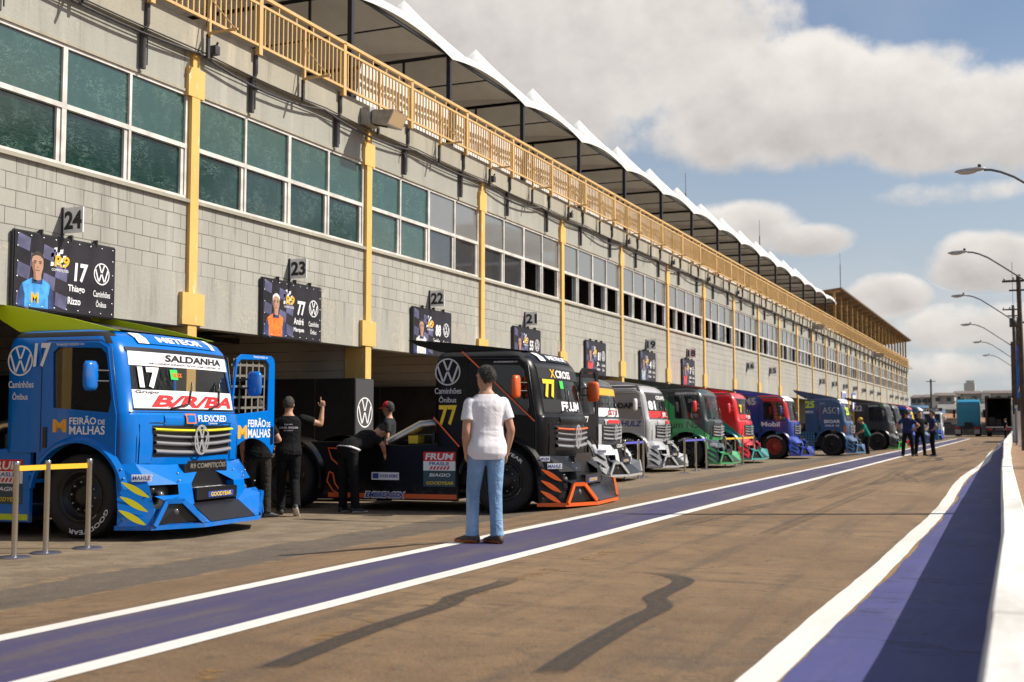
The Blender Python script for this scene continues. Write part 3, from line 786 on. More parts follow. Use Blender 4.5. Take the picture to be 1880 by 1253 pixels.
def banner(k, num, name1, name2, suit, label, tall=False, dz=0.0, mk='vw', z0=2.74, hgt=1.0, y_off=1.86, wd=1.86, helmet=None):
    y = cy(k) + y_off
    t = empty('banner', (FX + 0.06, y, z0 + dz), label=label, cat='banner', group='driver banners above the garages')
    W, H = wd, hgt
    fnl = lambda e: (lambda u, v: (e, u, v))
    b = MB(); b.box(0.0, 0.012, 0, W, 0, H); b.build('sheet', M_BANNER, t)
    b = MB()
    for (a, c) in (((0, 0), (W, 0)), ((0, H), (W, H)), ((0, 0), (0, H)), ((W, 0), (W, H)), ((W * 0.54, 0), (W * 0.54, H))):
        b.bar((-0.02, a[0], a[1]), (-0.02, c[0], c[1]), 0.035)
    for yy in (W * 0.25, W * 0.54, W * 0.8): b.box(-0.05, 0.02, yy - 0.012, yy + 0.012, H - 0.02, H + 0.07)
    b.build('frame', M_FRAME, t)
    if k <= 1:
        b = MB()
        for i in range(9):
            for vv in (0.04, H - 0.04): b.lathe([(0.0, 0.014), (0.013, 0.014), (0.013, 0.018), (0, 0.018)], 8, 0, 'x', (0, W * (0.03 + 0.94 * i / 8), vv))
        for i in range(1, 5):
            for uu in (0.05, W - 0.05): b.lathe([(0.0, 0.014), (0.013, 0.014), (0.013, 0.018), (0, 0.018)], 8, 0, 'x', (0, uu, H * i / 5))
        b.build('eyelets', M_GROM, t)
    f1, f2, f3 = fnl(0.0145), fnl(0.0165), fnl(0.0185)
    # slanted chequer
    b = MB()
    for i in range(4):
        for j in range(5):
            if (i + j) % 2: continue
            if j > 1 and i < 2 and False: continue
            u, v = (0.02 + i * 0.12) * W, H * (0.80 - 0.19 * j) - i * 0.05
            du, dv = 0.115 * W, 0.18 * H
            if v < 0.03: continue
            b.add([f1(u, v), f1(u + du, v - 0.05), f1(u + du + 0.02, v + dv - 0.05), f1(u + 0.02, v + dv)], [(0, 1, 2, 3)])
    b.build('chequer', M_CHK, t, recalc=False)
    # printed driver: torso, neck, head
    cx = 0.21 * W
    flat(t, [[(cx - 0.33, 0.02), (cx - 0.31, 0.22), (cx - 0.25, 0.33), (cx - 0.09, 0.41), (cx + 0.09, 0.41), (cx + 0.22, 0.35), (cx + 0.29, 0.22), (cx + 0.31, 0.02)]], f2, M_SUITS[suit], 'printed_suit')
    flat(t, [[(cx - 0.33, 0.02), (cx - 0.31, 0.22), (cx - 0.255, 0.31), (cx - 0.21, 0.18), (cx - 0.21, 0.02)]], f3, M_SUITD, 'printed_sleeve')
    flat(t, [[(cx + 0.31, 0.02), (cx + 0.29, 0.22), (cx + 0.235, 0.33), (cx + 0.20, 0.18), (cx + 0.20, 0.02)]], f3, M_SUITD, 'printed_sleeve')
    flat(t, [[(cx - 0.065, 0.36), (cx + 0.065, 0.36), (cx + 0.07, 0.47), (cx + 0.10, 0.56)] + arc(cx, 0.64, 0.10, 0, 180, 14) + [(cx - 0.10, 0.56), (cx - 0.07, 0.47)]], f3, M_SKINP, 'printed_face')
    f4 = fnl(0.0205)
    flat(t, [[(cx - 0.098, 0.62), (cx - 0.095, 0.56), (cx - 0.068, 0.47), (cx - 0.062, 0.37), (cx - 0.02, 0.36), (cx - 0.03, 0.46), (cx - 0.045, 0.52), (cx - 0.05, 0.62)]], f4, M_SKINS, 'printed_cheek')
    flat(t, [[(cx - 0.09, 0.34), (cx + 0.09, 0.34), (cx + 0.085, 0.42), (cx + 0.05, 0.385), (cx - 0.05, 0.385), (cx - 0.085, 0.42)]], f4, M_SUITD, 'printed_collar')
    hm = M_SUITS['white'] if helmet else M_HAIR
    flat(t, [arc(cx, 0.655, 0.112, -8, 188, 12) + [(cx - 0.085, 0.69), (cx - 0.03, 0.715), (cx + 0.04, 0.712), (cx + 0.088, 0.68)]], f4, hm, 'printed_hair')
    for (x0, x1, z0, z1) in ((-0.07, -0.022, 0.628, 0.640), (0.022, 0.07, 0.628, 0.640), (-0.06, -0.03, 0.605, 0.616), (0.03, 0.06, 0.605, 0.616), (-0.035, 0.035, 0.512, 0.522), (-0.012, 0.016, 0.552, 0.562)):
        flat(t, [[(cx + x0, z0), (cx + x1, z0), (cx + x1, z1), (cx + x0, z1)]], fnl(0.0225), M_HAIR if z0 > 0.6 else M_SKINS, 'printed_feature')
    if suit == 'blue': decal(t, 'M', f3, cx - 0.10, cx + 0.03, 0.08, 0.22, M_GOLD, 0.03)
    # team badge
    b = MB()
    for i in range(5):
        for j in range(4):
            if (i + j) % 2: continue
            u, v = W * 0.335 + i * 0.055, H * 0.60 + j * 0.06 + 0.02 * math.sin(i)
            b.add([f1(u, v), f1(u + 0.055, v + 0.012), f1(u + 0.06, v + 0.07), f1(u + 0.005, v + 0.058)], [(0, 1, 2, 3)])
    b.build('badge_flag', M_WHT, t, recalc=False)
    decal(t, 'R9', f2, W * 0.37, W * 0.52, H * 0.60, H * 0.76, M_GOLD, 0.03, 0.1)
    decal(t, 'COMPETIÇÕES', f2, W * 0.345, W * 0.51, H * 0.535, H * 0.585, M_WHT, 0.01)
    decal(t, num, f2, W * 0.57, W * 0.71, H * 0.44, H * 0.70, M_WHT, 0.035, 0.08)
    decal(t, name1, f2, W * 0.51, W * 0.68, H * 0.27, H * 0.39, M_WHT, 0.02)
    decal(t, name2, f2, W * 0.51, W * (0.64 if len(name2) < 6 else 0.69), H * 0.12, H * 0.22, M_WHT, 0.02)
    if mk == 'vw':
        vw(t, W * 0.855, H * 0.60, 0.155, f2, M_WHT)
        decal(t, 'Caminhões', f2, W * 0.77, W * 0.95, H * 0.27, H * 0.36, M_WHT, 0.008)
        decal(t, 'Ônibus', f2, W * 0.80, W * 0.91, H * 0.13, H * 0.23, M_WHT, 0.008)
banner(0, '17', 'Thiago', 'Rizzo', 'blue', 'black driver banner with number 17 and a man in a blue race suit')
banner(1, '77', 'André', 'Marques', 'orange', 'black driver banner with number 77 and a man in an orange race suit', helmet=True)
banner(2, '88', 'Caminhões', 'Ônibus', 'white', 'black driver banner with number 88 behind the black truck roof wing')
banner(3, '55', 'Caminhões', 'Ônibus', 'red', 'black driver banner with number 55 partly hidden by the black truck cab')
banner(4, '81', 'J.', 'Augusto', 'red', 'black driver banner with number 81 above the silver truck')
banner(5, '4', 'Caminhões', 'Ônibus', 'grey', 'black driver banner crossed by a pale line below plate 19')
banner(6, '7', 'Caminhões', 'Ônibus', 'red', 'black driver banner with number 7 below plate 18')
M_BANB = mat('blue_banner_vinyl', (0.10, 0.13, 0.42), 0.5, var=0.4, vscale=3)
for k, lb in ((14, 'white and blue banner under plate 10'), (15, 'blue and white banner under plate 09')):
    t = empty('banner', (FX + 0.06, cy(k) + 1.7, 2.3), label=lb + ' beside the black truck roof', cat='banner', group='pale banners on the far garages')
    b = MB(); b.box(0, 0.012, 0, 2.0, 0, 1.35); b.build('sheet', M_WHT if k == 14 else M_BANB, t)
    b = MB(); b.box(0.013, 0.018, 0.15, 0.8, 0.15, 1.2); b.box(0.013, 0.018, 1.0, 1.85, 0.75, 1.2); b.build('print', M_BANB if k == 14 else M_WHT, t)

M_LAMPH = mat('floodlight_housing', (0.34, 0.32, 0.29), 0.5, 0.3, var=0.25, vscale=8)
M_LENS = mat('floodlight_glass', (0.62, 0.45, 0.26), 0.15, 0.0, ior=1.6)
def floodlight(y, z, label, s=1.0):
    t = empty('floodlight', (FX + 0.1, y, z), label=label, cat='floodlight', group='floodlights on the slab edge', sc=s)
    b = MB(); b.box(0.0, 0.22, -0.20, 0.20, -0.15, 0.20); b.build('ballast_box', M_LAMPH, t, bevel=0.015)
    b = MB()
    v0 = [(0.24, -0.16, -0.12), (0.24, 0.16, -0.12), (0.24, 0.16, 0.14), (0.24, -0.16, 0.14)]
    v1 = [(0.66, -0.30, -0.22), (0.66, 0.30, -0.22), (0.80, 0.30, 0.06), (0.80, -0.30, 0.06)]
    b.add(v0 + v1, [(0, 3, 2, 1), (0, 1, 5, 4), (1, 2, 6, 5), (2, 3, 7, 6), (3, 0, 4, 7), (4, 5, 6, 7)]); b.build('reflector', M_LAMPH, t)
    b = MB(); b.add([(0.672, -0.27, -0.20), (0.672, 0.27, -0.20), (0.80, 0.27, 0.045), (0.80, -0.27, 0.045)], [(0, 1, 2, 3)]); b.build('lens', M_LENS, t)
    b = MB(); b.bar((0.2, -0.0, -0.12), (0.5, 0.0, -0.20), 0.03); b.build('arm', M_PIPE, t)
floodlight(cy(2) - 0.28, 7.28, 'grey box floodlight above the second yellow column from the left')
floodlight(cy(12) - 0.2, 7.3, 'floodlight on the slab edge above plate 12')
floodlight(cy(18) - 0.2, 7.3, 'floodlight on the slab edge above plate 06', 1.2)
for k in (1, 3, 4, 5, 6, 7, 8):
    b = MB(); b.box(FX + 0.1, FX + 0.24, cy(k) + 0.22, cy(k) + 0.34, 7.16, 7.30); b.tube([(FX + 0.2, cy(k) + 0.28, 7.28), (FX + 0.24, cy(k) + 0.28, 7.36)], 0.02, 5)
    bpart(b, 'junction_box', M_PIPE)

# ------------------------------------------------------------------ tents on the terrace
def fabric_material():
    m = bpy.data.materials.new('white_tent_fabric'); m.use_nodes = True
    n = NT(m.node_tree); b = n.n['Principled BSDF']
    p = n.new('ShaderNodeNewGeometry').outputs['Position']
    f = n.noise(p, 1.2, 5, 0.6)
    n.link(n.mix(n.ramp(f, 0.3, 0.7), (0.70, 0.68, 0.65, 1), (0.80, 0.79, 0.77, 1)), b.inputs['Base Color'])
    b.inputs['Roughness'].default_value = 0.6
    tr = n.new('ShaderNodeBsdfTranslucent'); tr.inputs[0].default_value = (0.75, 0.68, 0.58, 1)
    mx = n.new('ShaderNodeMixShader'); mx.inputs[0].default_value = 0.015
    n.link(b.outputs[0], mx.inputs[1]); n.link(tr.outputs[0], mx.inputs[2])
    o_ = [x for x in n.n if x.type == 'OUTPUT_MATERIAL'][0]; n.link(mx.outputs[0], o_.inputs[0])
    bp = n.new('ShaderNodeBump'); bp.inputs['Strength'].default_value = 0.3; bp.inputs['Distance'].default_value = 0.05
    n.link(n.noise(n.scale(p, (1, 1, 0.4)), 2.5, 4), bp.inputs['Height']); n.link(bp.outputs[0], b.inputs['Normal'])
    return m
M_FAB = fabric_material()
M_SKIRT = mat('tent_wall_fabric', (0.68, 0.66, 0.64), 0.7, var=0.1, vscale=1.5, bump=0.4, bscale=2.5)
M_STEEL = mat('black_tent_steel', (0.018, 0.017, 0.024), 0.45)
TP = 4.45; XT = FX - 0.12; DT = 4.8
def tent_mesh():
    b = MB(); n_ = 14; hw = TP / 2; hd = DT / 2
    def pt(i, j):
        u = -1 + 2 * i / n_; v = -1 + 2 * j / n_
        m_ = max(abs(u), abs(v)); s_ = (min(abs(u), abs(v)) / m_) if m_ > 1e-6 else 0
        z = 2.30 + 2.30 * (1 - m_) ** 1.10 * 0.97 + 0.12 * (1 - m_) ** 7 + 0.20 * m_ ** 3 * (1 - s_ ** 2)
        e = 1.0 + 0.04 * m_ ** 6
        return (-hd + v * hd * e, u * hw, z)
    vs = [pt(i, j) for j in range(n_ + 1) for i in range(n_ + 1)]
    b.add(vs, [(j * (n_ + 1) + i, j * (n_ + 1) + i + 1, (j + 1) * (n_ + 1) + i + 1, (j + 1) * (n_ + 1) + i) for j in range(n_) for i in range(n_)], smooth=True)
    # valance along the four eaves
    ring = [(i, n_) for i in range(n_ + 1)] + [(n_, j) for j in range(n_ - 1, -1, -1)] + [(i, 0) for i in range(n_ - 1, -1, -1)] + [(0, j) for j in range(1, n_)]
    e = [pt(*q) for q in ring]
    k = len(e)
    b.add(e + [(p[0] * 1.002, p[1] * 1.002, p[2] - 0.16) for p in e], [(i, (i + 1) % k, k + (i + 1) % k, k + i) for i in range(k)])
    return b.mesh('canopy', [M_FAB], weld=0.002, sharp=60)
TM = tent_mesh()
b = MB()
b.box(-0.05, 0.05, -0.05, 0.05, 0, 2.28); TPOST = b.mesh('post', [M_STEEL])
b = MB()
for (a, c) in (((0, -TP / 2), (0, TP / 2)), ((-DT, -TP / 2), (-DT, TP / 2)), ((0, -TP / 2), (-DT, -TP / 2)), ((0, TP / 2), (-DT, TP / 2))):
    b.bar((a[0], a[1], 2.26), (c[0], c[1], 2.26), 0.05, 0.07)
b.bar((-DT / 2, 0, 2.2), (-DT / 2, 0, 4.5), 0.05); b.bar((-DT, 0, 2.26), (0, 0, 2.26), 0.03)
TFR = b.mesh('frame', [M_STEEL])
b = MB()
def sk(u, v): return (0.02 - 0.015 * math.sin(v * 3.1) * math.sin(u * 13), -TP / 2 + 0.16 + 0.25 * v + u * (TP - 0.40), 0.02 + v * 0.98)
b.grid(sk, 24, 4); TSK = b.mesh('side_wall', [M_SKIRT])
b = MB(); b.grid(lambda u, v: (-DT + 0.05 * math.sin(u * 30), -TP / 2 + u * TP, 0.02 + v * 2.25), 24, 2); TBK = b.mesh('back_wall', [M_SKIRT])
ORD = ['nearest', 'second', 'third', 'fourth', 'fifth', 'sixth', 'seventh', 'eighth', 'ninth', 'tenth', 'eleventh', 'twelfth', 'thirteenth', 'fourteenth', 'fifteenth', 'sixteenth', 'farthest']
for k in range(17):
    yc = 24.7 + TP * (k - 2.5)
    t = empty('tent', (XT, yc, 7.58), label='white peaked tent on the terrace, %s from the camera end' % ORD[k], cat='tent', group='white tents on the terrace')
    put('canopy', TM, t); put('frame', TFR, t)
    for (px, py) in ((0, -TP / 2), (-DT, -TP / 2)) + (((0, TP / 2), (-DT, TP / 2)) if k == 16 else ()):
        o = put('post', TPOST, t); o.location = (px, py, 0)
    if k >= 2: put('side_wall', TSK, t)
    put('back_wall', TBK, t)
# ------------------------------------------------------------------ roofed stand at the far end
M_RUST = mat('rusty_roof_sheet', (0.13, 0.075, 0.035), 0.7, var=0.35, vscale=3)
M_STY = mat('stand_yellow_steel', (0.42, 0.25, 0.08), 0.6, var=0.35, vscale=3)
t = empty('grandstand_roof', (FX, 86.5, 7.6), label='rusty lean-to roof on yellow posts at the far end of the terrace', cat='roof')
L = yb - 86.5
b = MB(); b.add([(0.5, -0.5, 3.25), (0.5, L + 1.0, 3.25), (-6, L + 1.0, 2.5), (-6, -0.5, 2.5)] + [(0.5, -0.5, 3.13), (0.5, L + 1.0, 3.13), (-6, L + 1.0, 2.38), (-6, -0.5, 2.38)], [(0, 1, 2, 3), (4, 7, 6, 5), (0, 4, 5, 1), (1, 5, 6, 2), (2, 6, 7, 3), (3, 7, 4, 0)])
b.build('roof_sheet', M_RUST, t)
for i in range(19):
    b = MB(); yy = L * i / 18
    b.box(-0.16, 0.0, yy - 0.07, yy + 0.07, 0, 3.05); b.build('post', M_STY, t)
    b = MB(); b.bar((0.35, yy, 3.06), (-5.9, yy, 2.34), 0.08, 0.12); b.build('rafter', M_STY, t)
b = MB(); b.box(-5.9, -5.8, 0, L, 0, 2.3); b.build('back_wall', M_RUST, t)
M_ANT = mat('antenna_steel', (0.10, 0.10, 0.11), 0.5)
for (yy, xx, h0, h1, lb) in ((57.0, -15.0, 7.6, 13.6, 'thin mast rising behind the tents, the nearest of three'), (75.0, -15.0, 7.6, 14.1, 'thin mast rising behind the tents, the middle of three'), (104.0, -14.0, 9.0, 15.8, 'tall thin mast above the rusty stand roof')):
    b = MB(); b.tube([(0, 0, h0 - 1.4), (0, 0, h1 - 1.0)], 0.035, 6); b.tube([(0, 0, h1 - 1.0), (0, 0, h1)], 0.015, 5)
    o = b.build('antenna_mast', M_ANT); o.location = (xx, yy, 0); tag(o, lb, 'antenna', 'masts on the building roof')
# ================================================================== RACING TRUCKS
M_RUBBER = mat('tyre_rubber', (0.016, 0.015, 0.015), 0.75, var=0.35, vscale=12)
M_RIM = mat('black_rim', (0.018, 0.018, 0.020), 0.35, 0.4)
M_BOLT = mat('wheel_bolt', (0.45, 0.44, 0.42), 0.3, 0.9)
M_CHAS = mat('black_chassis', (0.014, 0.014, 0.016), 0.5, var=0.3, vscale=6)
M_INNER = mat('cab_interior', (0.012, 0.012, 0.013), 0.8)
M_GRILLE = mat('grille_black', (0.012, 0.012, 0.014), 0.3)
M_CHROME = mat('grille_chrome', (0.55, 0.55, 0.57), 0.22, 0.5)
M_DKCHR = mat('dark_chrome', (0.34, 0.34, 0.36), 0.28, 0.35)
M_LAMPG = mat('headlamp_glass', (0.10, 0.10, 0.11), 0.1, 0.2, ior=1.8)
M_STEELP = mat('brushed_steel', (0.52, 0.50, 0.46), 0.3, 0.95, var=0.1, vscale=4)
M_TGLASS = bpy.data.materials.new('cab_glass'); M_TGLASS.use_nodes = True
_n = NT(M_TGLASS.node_tree); _b = _n.n['Principled BSDF']
_b.inputs['Base Color'].default_value = (0.02, 0.024, 0.026, 1); _b.inputs['Roughness'].default_value = 0.03; _b.inputs['IOR'].default_value = 1.7
_b.inputs['Alpha'].default_value = 0.55
M_SIDEGL = M_TGLASS.copy(); M_SIDEGL.name = 'tinted_side_glass'
M_SIDEGL.node_tree.nodes['Principled BSDF'].inputs['Alpha'].default_value = 0.72
M_NET = mat('window_net', (0.17, 0.155, 0.13), 0.8)
M_SEAT = mat('race_seat', (0.03, 0.03, 0.035), 0.8)
M_BELT = mat('red_belt', (0.45, 0.02, 0.02), 0.6)

HW = 1.22                                        # half width of the cab
XF = [(0.55, 0.58), (0.80, 0.62), (1.20, 0.64), (1.42, 0.62), (1.47, 0.575), (2.16, 0.44), (2.28, 0.385), (2.36, 0.31), (2.42, 0.17), (2.445, 0.02), (2.45, -0.12)]
def xf(z):
    for (a, b), (c, d) in zip(XF, XF[1:]):
        if z <= c: return b + (d - b) * (z - a) / (c - a)
    return XF[-1][1]
BUL = 0.125
def front(y, z, off=0.0):
    """point on the front of the cab"""
    return (xf(z) + BUL * (1 - (y / HW) ** 2) + off, y, z)
def cab_ring(z, hw, x_f, x_r, rf, rr_, bul, nf=12):
    pts = []
    # front centre sweep from near (-) to far (+), then corners and back
    yc = hw - rf
    fr = [(x_f + bul * (1 - (y / hw) ** 2), y) for y in [-yc + 2 * yc * i / nf for i in range(nf + 1)]]
    xe = fr[0][0]
    pts += fr
    pts += [(xe - rf + rf * math.cos(R(a)), yc + rf * math.sin(R(a))) for a in (22, 45, 68, 90)]
    pts += [(xe - rf - (xe - rf - x_r - rr_) * i / 6, hw) for i in range(1, 6)]
    pts += [(x_r + rr_ - rr_ * math.sin(R(a)), hw - rr_ + rr_ * math.cos(R(a))) for a in (0, 30, 60, 90)]
    pts += [(x_r + rr_ - rr_ * math.sin(R(a)), -(hw - rr_ + rr_ * math.cos(R(a)))) for a in (90, 60, 30, 0)]
    pts += [(xe - rf - (xe - rf - x_r - rr_) * i / 6, -hw) for i in range(5, 0, -1)]
    pts += [(xe - rf + rf * math.cos(R(a)), -(yc + rf * math.sin(R(a)))) for a in (90, 68, 45, 22)]
    return [(p[0], p[1], z) for p in pts]
def cab_solid(off):
    b = MB()
    lv = [(0.62, 0), (0.80, 0), (1.0, 0), (1.2, 0), (1.42, 0), (1.47, 0), (1.8, 0), (2.12, 0), (2.24, 0.012), (2.33, 0.045), (2.395, 0.11), (2.435, 0.24), (2.445, 0.5)]
    rings = []
    for z, ins in lv:
        zz = z + off if z < 1 else z - off
        rings.append(cab_ring(zz, HW - ins - off, xf(z) - off - ins * 0.2, -1.10 + (0.0 if z > 1.3 else -0.0) + ins * 0.5 + off, 0.20, 0.14, BUL))
    n_ = len(rings[0])
    for r_ in rings: b.v += r_
    for i in range(len(rings) - 1):
        for k in range(n_):
            b.f.append((i * n_ + k, i * n_ + (k + 1) % n_, (i + 1) * n_ + (k + 1) % n_, (i + 1) * n_ + k)); b.m.append(0); b.sm.append(True)
    b.f.append(tuple(range(n_))[::-1]); b.m.append(0); b.sm.append(False)
    k0 = (len(rings) - 1) * n_
    b.f.append(tuple(k0 + i for i in range(n_))); b.m.append(0); b.sm.append(True)
    return b
WIN_SIDE = [(-0.37, 1.50), (0.40, 1.44), (0.44, 1.60), (0.36, 2.12), (0.28, 2.19), (-0.31, 2.21), (-0.39, 2.15)]
def poly_prism(poly, y0, y1):
    n_ = len(poly); b = MB()
    b.add([(p[0], y0, p[1]) for p in poly] + [(p[0], y1, p[1]) for p in poly], [tuple(range(n_)), tuple(range(n_, 2 * n_))[::-1]] + [(i, (i + 1) % n_, n_ + (i + 1) % n_, n_ + i) for i in range(n_)])
    return b
def boolean(me, cutters):
    o = bpy.data.objects.new('tmp', me); COL.objects.link(o); cs = []
    for c in cutters:
        cm = c.mesh('cut'); co = bpy.data.objects.new('cut', cm); COL.objects.link(co); cs.append(co)
        md = o.modifiers.new('b', 'BOOLEAN'); md.operation = 'DIFFERENCE'; md.object = co; md.solver = 'EXACT'
    r = eval_mesh(o)
    for x in [o] + cs: bpy.data.objects.remove(x)
    return r
def cab_mesh():
    outer = cab_solid(0.0).mesh('cab', [M_CHAS, M_INNER])
    inner = cab_solid(0.06)
    arch = MB(); arch.lathe([(0.62, -1.4), (0.62, 1.4)], 40, 0, 'y', (0, 0, 0.485)); k = len(arch.v)
    arch.f += [tuple(range(40)), tuple(range(40, 80))]; arch.m += [0, 0]; arch.sm += [False, False]
    win = poly_prism(WIN_SIDE, -1.5, 1.5)
    ws = MB()
    ws.add([(0.2, y, z) for (y, z) in ((-1.03, 1.50), (1.03, 1.50), (0.98, 2.19), (-0.98, 2.19))] + [(1.2, y, z) for (y, z) in ((-1.03, 1.50), (1.03, 1.50), (0.98, 2.19), (-0.98, 2.19))], [(0, 1, 2, 3), (4, 7, 6, 5), (0, 4, 5, 1), (1, 5, 6, 2), (2, 6, 7, 3), (3, 7, 4, 0)])
    low = MB(); low.box(-1.4, -0.60, -1.6, 1.6, 0.3, 0.985)
    me = boolean(outer, [inner, win, ws, arch, low])
    while len(me.materials) < 2: me.materials.append(M_INNER)
    for p in me.polygons:
        c = p.center; p.use_smooth = True
        ins = abs(c.y) < HW - 0.055 and c.x < xf(max(0.6, c.z)) + BUL * (1 - (c.y / HW) ** 2) - 0.05 and c.x > -1.05 and 0.66 < c.z < 2.39
        p.material_index = 1 if ins else 0
    me.set_sharp_from_angle(angle=R(32))
    me.name = 'cab'
    return me
T = {}
T['cab'] = cab_mesh()
def front_patch(name, y0, y1, z0, z1, off, mats, ny=14, nz=4, taper=0.0):
    b = MB()
    b.grid(lambda u, v: front((y0 + (y1 - y0) * u) * (1 - taper * v), z0 + (z1 - z0) * v, off), ny, nz)
    return b.mesh(name, mats)
T['windshield'] = front_patch('windshield', -1.045, 1.045, 1.49, 2.20, -0.006, [M_TGLASS], 16, 6, 0.045)
# black frame print round the windshield
def ws_frame():
    b = MB()
    for (a, c, e, f) in ((-1.05, 1.05, 2.165, 2.215), (-1.06, 1.06, 1.475, 1.50)):
        b.grid(lambda u, v: front(a + (c - a) * u, e + (f - e) * v, 0.004), 16, 1)
    for s in (-1, 1):
        b.grid(lambda u, v: front(s * ((1.02 + 0.04 * u) - 0.055 * v), 1.49 + 0.7 * v, 0.004), 2, 6)
    return b.mesh('windshield_seal', [M_GRILLE])
T['windshield_seal'] = ws_frame()
b = MB(); 
for s in (-1, 1):
    for a in (0, 1):
        y0 = s * 0.25 + a * 0.35 - 0.15
b.tube([front(-0.45, 1.50, 0.02), front(-0.1, 1.56, 0.03), front(0.05, 1.83, 0.02)], 0.012, 5); T['wiper'] = b.mesh('wiper', [M_GRILLE])
b = MB(); b.tube([front(0.35, 1.50, 0.02), front(0.6, 1.56, 0.03), front(0.72, 1.83, 0.02)], 0.012, 5); T['wiper2'] = b.mesh('wiper', [M_GRILLE])

# door plate with window hole and wheel arch cut
DOOR_OUT = [(-0.525, 1.0)] + [(-0.525, 2.16), (-0.50, 2.23), (-0.44, 2.265), (0.26, 2.255), (0.375, 2.19), (0.47, 1.58), (0.505, 1.42), (0.505, 0.92)] + arc(0, 0.485, 0.64, 38, 140, 14)
DOOR_IN = WIN_SIDE
def side_plate(loops, th, y, m, bevel=0.004):
    vs, fs = plate_raw(loops, th, bevel); b = MB()
    b.add([(p[0], y - p[2], p[1]) for p in vs], fs)
    return b
T['door'] = side_plate([DOOR_OUT, DOOR_IN[::-1]], 0.016, -HW - 0.010, 0).mesh('door', [M_CHAS])
b = MB(); vs, fs = plate_raw([WIN_SIDE]); b.add([(p[0], -HW + 0.004, p[1]) for p in vs], fs); T['side_glass'] = b.mesh('window', [M_SIDEGL])
b = MB(); b.box(-0.49, -0.44, -HW - 0.035, -HW - 0.015, 1.04, 1.28); T['handle'] = b.mesh('handle', [M_GRILLE])
# net inside the door window
b = MB()
for i in range(6):
    x = -0.34 + i * 0.145; b.bar((x, -HW + 0.03, 1.47), (x - 0.02, -HW + 0.03, 2.2), 0.030, 0.006)
for j in range(5):
    z = 1.55 + j * 0.145; b.bar((-0.38, -HW + 0.033, z), (0.42, -HW + 0.033, z - 0.02), 0.006, 0.030)
T['net'] = b.mesh('window_net', [M_NET])
# wheel arch flare on both sides
def flare(s_):
    b = MB()
    for s in (s_,):
        A = [8 + i * 164 / 20 for i in range(21)]
        sec = [(0.62, 0.0), (0.615, 0.07), (0.65, 0.07), (0.695, 0.012)]
        vs = [((r_) * math.cos(R(a)), s * (HW + d_), 0.485 + r_ * math.sin(R(a))) for a in A for (r_, d_) in sec]
        b.add(vs, [(i * 4 + k, i * 4 + k + 1, (i + 1) * 4 + k + 1, (i + 1) * 4 + k) for i in range(20) for k in range(3)], 0, None, True)
    return b.mesh('arch_flare', [M_CHAS], sharp=40)
T['flare'] = flare(-1); T['flare2'] = flare(1)
# mirror
def mirror():
    b = MB()
    b.lathe([(0.001, -0.17), (0.07, -0.165), (0.095, -0.12), (0.10, 0.0), (0.095, 0.12), (0.07, 0.165), (0.001, 0.17)], 12, 0)
    b.v = [(x * 0.62, y * 1.15, z) for (x, y, z) in b.v]
    return b.mesh('mirror', [M_CHAS])
T['mirror'] = mirror()
b = MB(); b.tube([(0.0, 0.0, 0.06), (0.10, 0.19, 0.06)], 0.014, 6); b.tube([(0.0, 0.0, -0.06), (0.10, 0.19, -0.06)], 0.014, 6); T['mirror_arm'] = b.mesh('mirror_arm', [M_CHAS])
# grille
def grille():
    b = MB(); b.grid(lambda u, v: front((-0.80 + 1.60 * u) * (1.0 + 0.04 * v), 0.93 + 0.37 * v, 0.004), 14, 3)
    return b.mesh('grille', [M_GRILLE])
T['grille'] = grille()
def gbar(z, h, out_, y1=0.80, sagz=0.03):
    b = MB()
    def f(u, v):
        y = -y1 + 2 * y1 * u; a = math.pi * v
        return front(y, z - sagz * (1 - (y / y1) ** 2) + h / 2 * math.cos(a), 0.006 + out_ * math.sin(a))
    b.grid(f, 16, 5)
    return b
g1 = gbar(1.00, 0.055, 0.045); g2 = gbar(1.10, 0.045, 0.04)
g1.add(g2.v, g2.f, 0, None, True); g3 = gbar(1.185, 0.03, 0.035); g1.add(g3.v, g3.f, 0, None, True)
T['grille_bars'] = g1.mesh('grille_bars', [M_DKCHR])
g1 = gbar(1.255, 0.035, 0.05, 0.83, 0.02); T['grille_strip'] = g1.mesh('grille_strip', [M_CHROME])
# hood step above the grille and side light panels
b = MB()
b.grid(lambda u, v: front(-0.62 + 1.24 * u, 1.31 + 0.13 * v, 0.012 * math.sin(math.pi * min(1, v * 1.1)) + 0.004), 12, 4)
for s in (-1, 1): b.grid(lambda u, v: front(s * (0.84 + 0.19 * u), 0.86 + 0.46 * v, 0.012), 3, 2)
T['hood_panel'] = b.mesh('hood_panel', [M_CHAS])
b = MB()
b.tube([front(-1.14 + 2.28 * i / 16, 1.452, 0.001) for i in range(17)], 0.006, 4)
for s_ in (-1, 1):
    b.tube([front(s_ * 1.06, 0.88, 0.001), front(s_ * 1.07, 1.15, 0.001), front(s_ * 1.05, 1.44, 0.001)], 0.005, 4)
    b.tube([front(s_ * 0.83, 0.90, 0.006), front(s_ * 0.86, 1.33, 0.006), front(s_ * 0.64, 1.335, 0.012), front(s_ * 0.62, 1.30, 0.012)], 0.005, 4)
    b.tube([(-0.55, s_ * (HW + 0.001), 0.99), (-0.55, s_ * (HW + 0.001), 2.24), (-0.48, s_ * (HW - 0.004), 2.29), (0.27, s_ * (HW - 0.004), 2.28), (0.41, s_ * (HW + 0.001), 2.20), (0.50, s_ * (HW + 0.001), 1.6), (0.53, s_ * (HW + 0.001), 1.42), (0.53, s_ * (HW + 0.001), 0.92)], 0.006, 4)
T['seams'] = b.mesh('panel_seams', [M_GRILLE])
b = MB()
